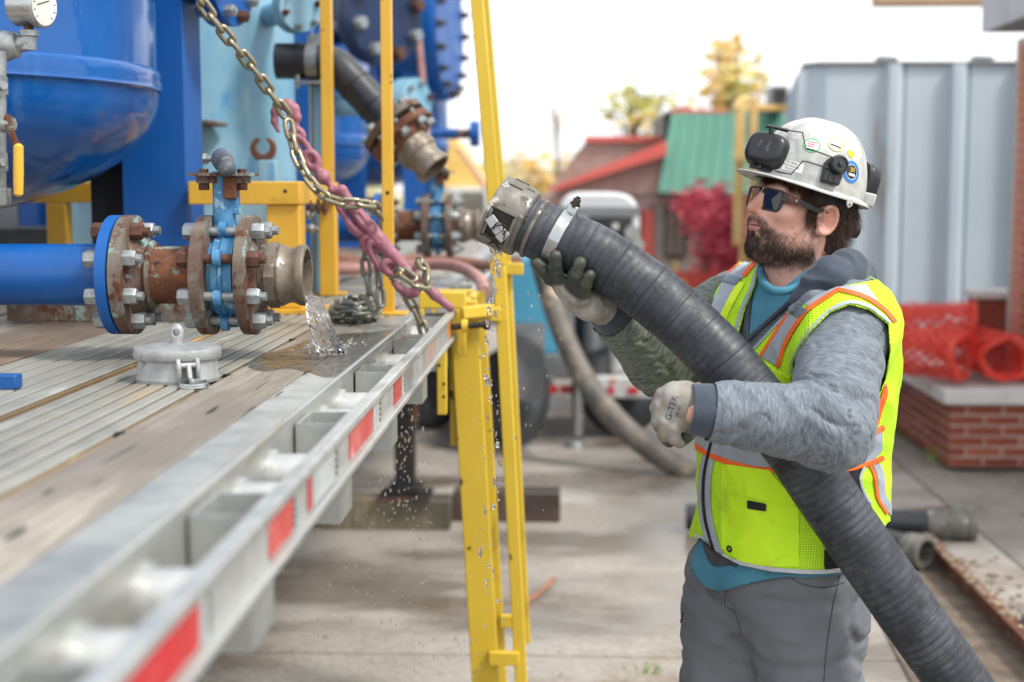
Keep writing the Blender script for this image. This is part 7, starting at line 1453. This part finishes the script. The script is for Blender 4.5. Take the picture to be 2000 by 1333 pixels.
# ---- sunglasses
sg_ = MB(); gl = bpy.data.objects.new('sunglasses', None); COL.objects.link(gl); gl.parent = person; LOC[gl.name] = LOC[person.name]
def rrect(w, h, r, n=6, flare=0):
    out = []
    for cx_, cy_, a0_ in ((w / 2 - r, h / 2 - r, 0), (-w / 2 + r, h / 2 - r, 90), (-w / 2 + r, -h / 2 + r, 180), (w / 2 - r, -h / 2 + r, 270)):
        for k in range(n + 1): a_ = R(a0_ + 90 * k / n); x_, y_ = cx_ + r * math.cos(a_), cy_ + r * math.sin(a_); out.append((x_ * (1 + flare * y_ / h), y_))
    return out
for s in (1, -1):
    c = np.array([.1010, .0335 * s, .014]); na = np.array([math.cos(.20), math.sin(.20) * s, 0]); tx = np.array([-na[1], na[0], 0]) * s; tu = np.array([0, 0, 1.0])
    def LP(x_, y_, d_): return HV_(c + tx * x_ + tu * y_ + na * (d_ - (x_ * x_) * 2.2))
    ou, inn = rrect(.063, .047, .013, 6, .12), rrect(.053, .0385, .010, 6, .12); m = MB(); m.rings([[LP(x_, y_, 0) for x_, y_ in ou], [LP(x_, y_, .0045) for x_, y_ in ou], [LP(x_, y_, .0045) for x_, y_ in inn], [LP(x_, y_, 0) for x_, y_ in inn]], closed=True); fm = m.build('lens_rim', M_shade, gl, bev=.0008)
    m = MB(); L_ = rrect(.0545, .040, .010, 6, .12); cc_ = [LP(x_, y_, .0026) for x_, y_ in L_]; c2_ = [LP(x_ * .5, y_ * .5, .0030) for x_, y_ in L_]; c3_ = [LP(x_ * .02, y_ * .02, .0031) for x_, y_ in L_]; m.rings([cc_, c2_, c3_], caps=False); m.build('lens', M_lens if s == 1 else M_lens_o, gl, smooth=80)
    P = [c + tx * .030 + tu * .012 + na * .001, np.array([.088, .071 * s, .024]), np.array([.06, .0795 * s, .022]), np.array([.02, .083 * s, .017]), np.array([.004, .084 * s, .020]), np.array([-.008, .083 * s, .020])]
    m = MB(); pp_ = [HV_(p) for p in P]; hs2 = (.016, .015, .012, .010, .008, .006)
    up_ = Vector(hu)
    RS = []
    for i, p in enumerate(pp_):
        d = (pp_[min(i + 1, 5)] - pp_[max(i - 1, 0)]).normalized(); sx = d.cross(up_).normalized() * .0017; RS.append([p + sx + up_ * hs2[i] / 2, p - sx + up_ * hs2[i] / 2, p - sx - up_ * hs2[i] / 2, p + sx - up_ * hs2[i] / 2])
    m.rings(RS[:3]); m.build('hinge_arm', M_tort, gl, bev=.0006); m = MB(); m.rings(RS[2:]); m.build('temple_arm', M_shade, gl, bev=.0006)
m = MB(); m.bar(HV_((.1050, -.006, .024)), HV_((.1050, .006, .024)), .005, .013, hu); m.build('bridge', M_shade, gl, bev=.001)
m = MB(); q = HV_((.074, .0795, .0235)); m.cyl(q, q + Vector(hl_) * .0012, .0028, n=12); m.build('temple_badge', M_chrome, gl)
# ---- hard hat
hat = bpy.data.objects.new('hard_hat', None); COL.objects.link(hat); hat.parent = person; LOC[hat.name] = LOC[person.name]
HC = np.array([-.005, 0, .059]); HA, HB, HH = .126, .104, .146
def dome(az, el, off=0.0):
    ce, se = math.cos(el), math.sin(el); ce_ = ce ** .82; x_ = math.cos(az) * ce_ * (HA if math.cos(az) > 0 else HA * .98); y_ = math.sin(az) * ce_ * HB; z_ = HH * se ** .92
    rid = 0
    if x_ > -.11 and z_ > .05:
        for c_ in (-.030, 0, .030): rid += .0048 * math.exp(-((y_ - c_) / .0070) ** 2)
        rid *= min(1, (z_ - .05) / .04)
    nn_ = np.array([x_ / HA ** 2, y_ / HB ** 2, z_ / HH ** 2]); nn_ /= np.linalg.norm(nn_); return HC + np.array([x_, y_, z_]) + nn_ * (rid + off)
m = MB(); na_, ne = 200, 80; RS = [[HV_(dome(2 * math.pi * i / na_, max(math.pi / 2 * (j / ne), 1e-4))) for i in range(na_)] for j in range(ne)] + [[HV_(dome(2 * math.pi * i / na_, math.pi / 2 * .999)) for i in range(na_)]]; m.rings(RS, caps=False); o = m.build('shell', M_hat, hat, smooth=60); s_ = o.modifiers.new('t', 'SOLIDIFY'); s_.thickness = .003; s_.offset = -1
def brim(az): return .010 + .034 * max(0, math.cos(az)) ** 2.2 + (.004 if math.cos(az) < -.5 else 0)
RS = []
for f0, dz in ((0, .004), (.55, .001), (.94, -.003), (1, -.0055), (.94, -.0075), (.5, -.004), (-.02, -.001)):
    RS.append([HV_(HC + np.array([(HA + brim(az) * f0) * math.cos(az), (HB + brim(az) * f0 * .95) * math.sin(az), dz + .006 * f0 * max(0, math.cos(az)) ** 2])) for az in [2 * math.pi * i / 96 for i in range(96)]])
m = MB(); m.rings(RS, closed=True); m.build('brim', M_hat, hat, smooth=60)
# moulded side details: rear slot boss, lug with hole, panel step
def onhat(az, el, off=.0): return HV_(dome(R(az), R(el), off))
def hatpatch(name, az, el, rx, ry, mat, off=.0006, rot=0, n=28, hole=0, th=.0005):
    """disc or ring sticker hugging the dome"""
    c = dome(R(az), R(el)); e1 = dome(R(az + 1), R(el)) - c; e1 /= np.linalg.norm(e1); e2 = dome(R(az), R(el + 1)) - c; e2 = e2 - e1 * (e2 @ e1); e2 /= np.linalg.norm(e2)
    def pt_on(x_, y_, o_):
        xr_, yr_ = x_ * math.cos(rot) - y_ * math.sin(rot), x_ * math.sin(rot) + y_ * math.cos(rot); p = c + e1 * xr_ + e2 * yr_ - HC; zz = min(max(p[2], 1e-3), HH * .999); el_ = math.asin(min(1, zz / HH) ** (1 / .92)); az_ = math.atan2(p[1] / HB, p[0] / (HA if p[0] > 0 else HA * .98)); return HV_(dome(az_, el_, o_))
    m = MB(); fr = (hole, hole + (1 - hole) * .5, 1) if hole else (.02, .35, .7, 1); top = [[pt_on(rx * f_ * math.cos(6.2832 * k / n), ry * f_ * math.sin(6.2832 * k / n), off + th) for k in range(n)] for f_ in fr]; edge = [pt_on(rx * math.cos(6.2832 * k / n), ry * math.sin(6.2832 * k / n), off) for k in range(n)]; m.rings(top + [edge], caps=False); return m.build(name, mat, hat, smooth=60), pt_on
def txt(s, size, mat, par, pt_on, x0=0, y0=0, off=.0022, ang=0, nm='print'):
    cu = bpy.data.curves.new('print', 'FONT'); cu.body = s; cu.size = size; cu.align_x = 'CENTER'; cu.align_y = 'CENTER'; cu.resolution_u = 2; ob = bpy.data.objects.new('tmp', cu); COL.objects.link(ob); dg = bpy.context.evaluated_depsgraph_get(); me = bpy.data.meshes.new_from_object(ob.evaluated_get(dg)); bpy.data.objects.remove(ob); bpy.data.curves.remove(cu)
    for v in me.vertices: x_, y_ = v.co.x, v.co.y; xa_, ya_ = x_ * math.cos(ang) - y_ * math.sin(ang), x_ * math.sin(ang) + y_ * math.cos(ang); v.co = pt_on(x0 + xa_, y0 + ya_, off)
    me.materials.clear(); me.materials.append(mat); return link(nm, me, par)
S_green = mk('sticker_green', '3fb56a', '45ba6e', 5, .4, 0); S_lime = mk('sticker_lime', 'b4c83a', 'b9cc40', 5, .4, 0); S_wh = mk('sticker_white', 'd6d8d6', 'dadcda', 5, .4, 0); S_blue = mk('sticker_blue', '1f6fc0', '2274c4', 5, .4, 0); S_yel = mk('sticker_yellow', 'e6c414', 'eac81a', 5, .4, 0); S_blk = mk('sticker_black', '17181a', '1a1b1d', 5, .4, 0); S_red = mk('sticker_red', 'd05060', 'd05060', 5, .4, 0)
_g = [(a_, e_) for a_ in np.arange(-60, 215, 1.5) for e_ in np.arange(1, 88, 1.5)]; _gp = np.array([dome(R(a_), R(e_)) for a_, e_ in _g]); _gw = HL(_gp); _gpx = PX(_gw); _gn = (_gp - HC) / np.array([HA ** 2, HB ** 2, HH ** 2]); _gn /= np.linalg.norm(_gn, axis=1, keepdims=True); _gnw = _gn @ (HM / HS); _vw = _gw - np.array([0, 0, CAMZ]); _vw /= np.linalg.norm(_vw, axis=1, keepdims=True); _gf = (_gnw * _vw).sum(1)
def hatat(px, py):
    d = np.linalg.norm(_gpx - np.array([px, py]), axis=1) + (_gf > .1) * 1e3; i = int(np.argmin(d)); return _g[i][0], _g[i][1], i
def hp(px, py, off=.012, Yd=None):
    a_, e_, i = hatat(px, py); p = _gw[i] + _gnw[i] * off
    if Yd is not None: return W(px, py, Yd)
    return W(px, py, p[1])
def sticker(px, py, rx, ry, rot=0): a_, e_, i = hatat(px, py); return a_, e_
a_, e_ = sticker(1586, 286, 0, 0); o, pf_ = hatpatch('sticker', a_, e_, .0185, .0165, S_wh); hatpatch('sticker_ring', a_, e_, .0178, .0158, S_green, .0012, 0, 32, .84)
for k, (y_, s_) in enumerate(((.006, 'SAFETY'), (.001, 'FIRST'), (-.004, 'ALWAYS'))): 
    m = MB(); m.poly([pf_(x0, y_ + dy, .0022) for x0, dy in ((-.010, 0), (.010 - .003 * k, 0), (.010 - .003 * k, .0014), (-.010, .0014))], Vector(hl_) * .0003); m.build('print_line', S_red, hat)
m = MB(); m.poly([pf_(x0, y0, .0022) for x0, y0 in ((-.008, -.0125), (.009, -.0125), (.009, -.009), (-.008, -.009))], Vector(hl_) * .0004); m.build('print_bar', S_blk, hat)
a_, e_ = sticker(1632, 284, 0, 0); o, pf_ = hatpatch('sticker', a_, e_, .0185, .0165, S_wh); hatpatch('sticker_ring', a_, e_, .0180, .0160, S_lime, .0012, 0, 32, .88); m = MB(); m.poly([pf_(x0, y0, .0022) for x0, y0 in ((-.012, -.004), (.012, -.007), (.012, -.0035), (-.012, -.0005))], Vector(hl_) * .0004); m.build('print_bar', S_blk, hat); m = MB(); m.poly([pf_(-.0105 + .0014 * math.cos(k), -.0022 + .0014 * math.sin(k), .003) for k in range(6)], Vector(hl_) * .0003); m.build('print_dot', S_red, hat)
a_, e_ = sticker(1663, 301, 0, 0); hatpatch('sticker', a_, e_, .0095, .0085, S_yel)
a_, e_ = sticker(1662, 338, 0, 0); o, pf_ = hatpatch('sticker', a_, e_, .0245, .0235, S_wh); hatpatch('sticker_ring', a_, e_, .0240, .0230, S_blue, .0012, 0, 40, .70); hatpatch('sticker_centre', a_, e_, .0150, .0143, S_blk, .0012); txt('30', .0135, S_yel, hat, pf_, 0, .0040); m = MB(); m.poly([pf_(x0, y0, .0022) for x0, y0 in ((-.009, -.0085), (.009, -.0085), (.009, -.0035), (-.009, -.0035))], Vector(hl_) * .0004); m.build('print_bar', S_wh, hat)
a_, e_ = sticker(1548, 327, 0, 0); c_ = dome(R(a_), R(e_)); o, pf_ = hatpatch('sticker', a_, e_, .001, .001, S_wh); m = MB(); m.add([pf_(x0, y0, .0008) for y0 in (-.009, 0, .012) for x0 in (-.022, -.011, 0, .011, .022)], [(r_ * 5 + k, r_ * 5 + k + 1, r_ * 5 + k + 6, r_ * 5 + k + 5) for r_ in (0, 1) for k in range(4)]); m.build('paper_label', S_wh, hat)
for y_, s_ in ((.0080, 'SYLTENE'), (.0018, 'Environmental'), (-.0046, 'Systems')): txt(s_, .0062, S_blk, hat, pf_, -.004, y_, .0016, -.10)
# muff pivot holder
a_, e_, i = hatat(1622, 336); c0 = Vector(_gw[i]); nn = Vector(_gnw[i]); e1 = (Vector(HL(dome(R(a_ + 2), R(e_)))) - c0).normalized(); e2 = nn.cross(e1).normalized()
if e2.dot(Vector(hu)) < 0: e2 = -e2
m = MB(); m.poly([c0 + e1 * x_ + e2 * y_ - nn * .004 for x_, y_ in ((-.019, -.026), (.017, -.026), (.021, -.008), (.019, .018), (.008, .028), (-.008, .026), (-.018, .012))], nn * .016); mo_ = m.build('muff_holder', M_black, hat, bev=.003)
k0 = c0 + e1 * .006 + e2 * .012; m = MB(); m.lathe(k0 + nn * .008, nn, [(0, .0185), (.012, .0185), (.016, .016), (.0165, .0135), (.0145, .0125), (.0145, .0055), (.018, .005), (.0185, .001)], 36); m.build('pivot_knob', M_black, mo_)
for x_ in (-.008, .004): m = MB(); q = c0 + e1 * x_ - e2 * .016 + nn * .0122; m.box(q, (.003, .003, .010), Matrix((e1, nn, e2)).transposed()); m.build('holder_rib', M_shade, mo_)
def cup(name, c, nn, up, sx, sy, sz, par):
    c, nn = Vector(c), Vector(nn).normalized(); e2 = (Vector(up) - nn * nn.dot(Vector(up))).normalized(); e1 = e2.cross(nn)
    f = Field(np.array(c) - .055, np.array(c) + .055, .0022)
    def sh(x, y, z):
        p = [x - c[0], y - c[1], z - c[2]]; a = e1.x * p[0] + e1.y * p[1] + e1.z * p[2]; b = e2.x * p[0] + e2.y * p[1] + e2.z * p[2]; d = nn.x * p[0] + nn.y * p[1] + nn.z * p[2]; tp = 1 - .10 * np.clip(d / sz, -1, 1); q = 3.2
        r_ = ((np.abs(a / (sx * tp)) ** q + np.abs(b / (sy * tp)) ** q) + np.abs(d / sz) ** 4.5) ** (1 / q); body = (r_ - 1) * sz
        ins = np.maximum(((np.abs(a / (sx * .66)) ** 3 + np.abs(b / (sy * .62)) ** 3) ** (1 / 3) - 1) * sx * .6, -(d - sz * .90)); return np.maximum(body, -ins)
    f.fn(sh); V, F = f.nets(); o = link(name, npmesh(name, V, F), par, M_black)
    m = MB(); m.rings([[c + e1 * (sx * 1.02 * math.copysign(abs(math.cos(t_)) ** .62, math.cos(t_))) + e2 * (sy * 1.02 * math.copysign(abs(math.sin(t_)) ** .62, math.sin(t_))) + nn * d_ for t_ in [6.2832 * k / 40 for k in range(40)]] for d_ in (-sz * .95, -sz * .55, -sz * .50, -sz * .3)]); m.build('muff_cushion', M_shade, o, smooth=50)
    m = MB()
    for a_, b_, l_ in ((-.010, .004, .014), (.008, .002, .020), (.011, -.006, .010)): m.bar(c + e1 * a_ + e2 * (b_ - l_ / 2) + nn * (sz * .905), c + e1 * (a_ + .003) + e2 * (b_ + l_ / 2) + nn * (sz * .905), .0016, .001, nn)
    m.build('muff_mark', MATS.get('muff_grey') or mk('muff_grey', '5a636b', '5a636b', 5, .5, 0), o); return o, e1, e2
i = hatat(1502, 298)[2]; nn1 = Vector(_gnw[i]) * .8 + Vector(hl_) * .5; nn1.normalize(); cc1 = W(1497, 293, _gw[i][1] - .018); ec, e1, e2 = cup('ear_muff', cc1, nn1, hu, .041, .034, .021, hat)
cc2 = HV_(HC + np.array([-.149, -.012, .046])); ec2, _, _ = cup('ear_muff', cc2, Vector(-hf) * .95 + Vector(-hl_) * -.12, hu, .036, .043, .018, hat)
Yc = cc1.y - .006
def rod(name, P, r, par=None): m = MB(); m.tube(P, r, 8); return m.build(name, M_shade, par or hat, smooth=60)
rod('muff_yoke', [W(1496, 246, Yc), W(1516, 250, Yc), W(1540, 256, Yc)], .0036); rod('muff_yoke', [W(1464, 324, Yc), W(1488, 329, Yc), W(1510, 335, Yc)], .0036); rod('yoke_stem', [W(1506, 250, Yc), W(1507, 264, Yc)], .005); rod('yoke_stem', [W(1484, 328, Yc), W(1486, 320, Yc)], .005)
rod('muff_wire', [W(1538, 255, Yc), hp(1567, 259, .020), hp(1574, 290, .016), hp(1600, 298, .016), hp(1627, 308, .018)], .0013); rod('muff_wire', [W(1508, 334, Yc), hp(1545, 341, .018), hp(1568, 315, .014), hp(1575, 316, .014), hp(1622, 330, .018)], .0013)
q = cc2 + Vector(hu) * .042; rod('muff_yoke', [q - Vector(hf) * -.012, q - Vector(hf) * .018 + Vector(hu) * -.004], .004); rod('yoke_stem', [q - Vector(hu) * .012 - Vector(hf) * .004, q - Vector(hf) * .004], .005); m = MB(); m.bar(HV_(HC + np.array([-.128, .01, .050])), HV_(HC + np.array([-.134, .004, .088])), .012, .008, hl_); m.build('muff_arm', M_shade, hat, bev=.002)
# brim details and suspension
q = HV_(HC + np.array([-.028, HB + .006, -.009])); m = MB(); m.poly([q + Vector(hf) * x_ * .008 + Vector(hu) * y_ * .012 for x_, y_ in ((-1, .4), (-.8, -.5), (0, -1), (.8, -.5), (1, .4))], Vector(hl_) * .003); m.build('brim_lug', M_hat, hat, bev=.0008); m = MB(); m.cyl(q + Vector(hl_) * .0028 - Vector(hu) * .005, q + Vector(hl_) * .0036 - Vector(hu) * .005, .0022, n=10); m.build('lug_hole', M_inside, hat)
q = HC + np.array([-.112, .062, .012]); m = MB(); m.box(HV_(q), (.024, .016, .026), Matrix((Vector(hf), Vector(hl_), Vector(hu))).transposed() @ Matrix.Rotation(R(-38), 3, 'Z')); m.build('rear_boss', M_hat, hat, bev=.003)
m = MB(); RS = []
for k in range(41):
    az = R(62 + 236 * k / 40); RS.append([HV_(HC + np.array([(.104 + w_) * math.cos(az) - .006, (.087 + w_) * math.sin(az), zz])) for w_, zz in ((0, -.002), (.002, -.002), (.002, -.026 - .034 * max(0, -math.cos(az)) ** 1.5), (0, -.026 - .034 * max(0, -math.cos(az)) ** 1.5))])
m.rings(RS); m.build('head_band', M_blackmat, hat, smooth=60)
q = HV_(HC + np.array([-.116, .022, -.055])); dq = (Vector(-hf) + Vector(hl_) * .3).normalized(); m = MB(); m.lathe(q, dq, [(-.012, .016), (.004, .018), (.006, .018), (.016, .016), (.018, .012)], 14); m.build('ratchet_knob', M_black, hat, bev=.001)
# ---------------------------------------------------------------- gloves
S_navy = mk('print_navy', '39455c', '3f4b60', 5, .6, 0)
a0 = (HPW[3] - HPW[1]).normalized(); OC = HPW[2].copy(); cv_ = (Vector((0, 0, CAMZ)) - OC); cv_ = (cv_ - a0 * cv_.dot(a0)).normalized(); dn_ = a0.cross(cv_); dn_ = -dn_ if dn_.z > 0 else dn_
_P = catmull(HPW[:5], 60); _s = [0]
for a, b in zip(_P, _P[1:]): _s.append(_s[-1] + (b - a).length)
_k0 = min(range(len(_P)), key=lambda i: (_P[i] - OC).length)
def HG(t, th, r):
    """point beside the hose: t metres along from the hand centre, th degrees from underneath towards the viewer, r from the hose axis"""
    s = _s[_k0] + t; i = max(0, min(len(_s) - 2, int(np.searchsorted(_s, s)) - 1)); f_ = (s - _s[i]) / (_s[i + 1] - _s[i]); c = _P[i].lerp(_P[i + 1], f_); return np.array(c + dn_ * math.cos(R(th)) * r + cv_ * math.sin(R(th)) * r)
f = Field(HG(0, 0, .09) - .16, HG(0, 0, .09) + .16, .0026)
f.chain([HG(-.022, -8, .083), HG(.005, -6, .088), HG(.030, -6, .090)], [.021, .024, .024], .012); f.chain([HG(-.020, -34, .080), HG(.012, -34, .086), HG(.034, -24, .090)], [.018, .020, .020], .012); f.chain([HG(-.012, 12, .081), HG(.016, 14, .084)], [.017, .018], .012)
fing = [([(-.034, 0, .080), (-.052, 14, .078), (-.070, 30, .0745), (-.088, 38, .0725)], [.0135, .0130, .0120, .0098]), ([(-.022, 6, .079), (-.038, 24, .0785), (-.052, 44, .0745), (-.061, 63, .0710)], [.0135, .0135, .0125, .0108]), ([(-.002, 8, .079), (-.006, 28, .0785), (-.012, 48, .0745), (-.014, 68, .0710)], [.0138, .0138, .0126, .0110]), ([(.018, 6, .080), (.016, 24, .079), (.013, 42, .0745), (.012, 58, .0710)], [.0125, .0125, .0115, .0100])]
for P, rs in fing: f.chain([HG(*p) for p in P], rs, .0022, .010)
f.chain([HG(.012, -42, .080), HG(-.012, -62, .076), HG(-.034, -88, .0725), (HG(-.05, -108, .070))], [.016, .0145, .013, .0115], .004, .012)
wp = Wr + (Er - Wr) / np.linalg.norm(Er - Wr) * -.004; f.cap(HG(.032, -10, .090), wp, .026, .030, .016)
tips = np.array([HG(*P[-1]) for P, _ in fing] + [HG(*P[-2]) for P, _ in fing]); bk = HG(.0, -20, .115)
def dip(V, N): d = np.min(np.linalg.norm(V[:, None] - tips[None], axis=2), axis=1); return np.clip((.040 - d) / .010 + .5 * vnoise(V, 60), 0, 1)
g_r = sdfp('glove', M_gloved, f, person, disp=lambda V, N: .0013 * (1 - 2 * np.abs(vnoise(V, 75, 2))), at_={'dip': dip}); g_r['label'] = 'dark dipped work glove gripping the hose from below'
d = Vector((Wr - Er) / np.linalg.norm(Wr - Er)); m = MB(); m.lathe(Vector(wp) + d * .000, d, [(-.012, .030), (-.010, .0345), (.0, .0355), (.012, .0345), (.014, .031)], 36); m.build('glove_cuff', M_glove, g_r, smooth=60); m = MB(); m.lathe(Vector(wp) - d * .016, d, [(-.008, .030), (-.006, .0345), (.002, .035), (.004, .031)], 36); m.build('cuff_trim', S_blue, g_r, smooth=60)
YG = 2.50
def L(px, py, dy=0): return np.array(W(px, py, YG + dy))
f = Field(L(1320, 810) - .12, L(1320, 810) + .12, .0023); s = YG / FPX
f.chain([L(1362, 798, .004), L(1336, 790, 0), L(1318, 784, -.001)], [.031, .030, .025], .010); f.chain([L(1364, 786, .01), L(1338, 772, .012), L(1316, 768, .012)], [.026, .022, .019], .012); f.chain([L(1366, 818, .008), L(1342, 818, .006), L(1324, 812, .004)], [.026, .024, .020], .012)
FG = [([(1314, 761, .020), (1292, 772, .014), (1281, 797, .014), (1284, 820, .026)], [.0115, .0118, .0108, .0098]), ([(1313, 779, .006), (1290, 796, .0), (1284, 824, .000), (1293, 844, .014)], [.0122, .0122, .0112, .0100]), ([(1318, 800, -.004), (1299, 822, -.010), (1296, 848, -.006), (1307, 864, .008)], [.0122, .0120, .0112, .0100]), ([(1332, 816, -.006), (1318, 838, -.016), (1316, 856, -.014), (1328, 864, -.004), (1336, 857, .006)], [.0120, .0118, .0112, .0105, .0095])]
for P, rs in FG: f.chain([L(*p) for p in P], rs, .0018, .007)
f.chain([L(1356, 832, .010), L(1344, 846, .010), L(1338, 856, .012)], [.015, .0130, .0105], .005); f.cap(L(1362, 802, .004), L(1374, 803, .004), .031, .035, .010)
tp2 = np.array([L(*P[-1]) for P, _ in FG] + [L(1345, 842, .03), L(1300, 820, .04), L(1330, 850, .016), L(1350, 846, .03)])
def dip2(V, N): d = np.min(np.linalg.norm(V[:, None] - tp2[None], axis=2), axis=1); return np.clip((.0225 - d) / .006 + .4 * vnoise(V, 70), 0, 1)
g_l = sdfp('glove', M_gloved, f, person, disp=lambda V, N: .0012 * (1 - 2 * np.abs(vnoise(V, 55, 4))), at_={'dip': dip2}); g_l['label'] = 'pale grey work glove with curled fingers on the hanging hand'
d = Vector((Wl - El) / np.linalg.norm(Wl - El)); m = MB(); q = Vector(L(1374, 803, .004)); m.lathe(q, -d, [(-.008, .0335), (-.004, .0375), (.004, .0382), (.008, .0362), (.0085, .033)], 40); m.build('glove_cuff', M_glove, g_l, smooth=60)
V = np.array([v.co for v in g_l.data.vertices]) + np.array(LOC[person.name]); bv = np.stack([np.zeros(0)]) if False else None
pz = PX(V); Nn = np.array([v.normal for v in g_l.data.vertices]); vw = V - np.array([0, 0, CAMZ]); vw /= np.linalg.norm(vw, axis=1, keepdims=True); fc = (Nn * vw).sum(1)
def onglove(px, py): i = int(np.argmin(np.linalg.norm(pz - np.array([px, py]), axis=1) + (fc > 0) * 1e3)); return V[i] + Nn[i] * .0008
from mathutils import kdtree
def gpt(x_, y_, o_=0):
    """print laid along the knuckles of the glove"""
    p = np.array([1312, 797.0]) + np.array([.30, -.95]) * x_ * 1111 + np.array([-.95, -.30]) * y_ * 1111; d_ = np.linalg.norm(pz - p, axis=1) + (fc > 0) * 1e3; k4 = np.argsort(d_)[:5]; w4 = 1 / (d_[k4] + .3); yy_ = float((V[k4, 1] * w4).sum() / w4.sum()); return W(p[0], p[1], yy_ - .0012)
txt('G-TEK', .0165, S_navy, g_l, gpt, 0, 0, 0, 0, 'glove_print'); txt('ESD 36', .006, S_navy, g_l, gpt, -.004, -.013, 0, 0, 'glove_print')
# ---------------------------------------------------------------- stray details
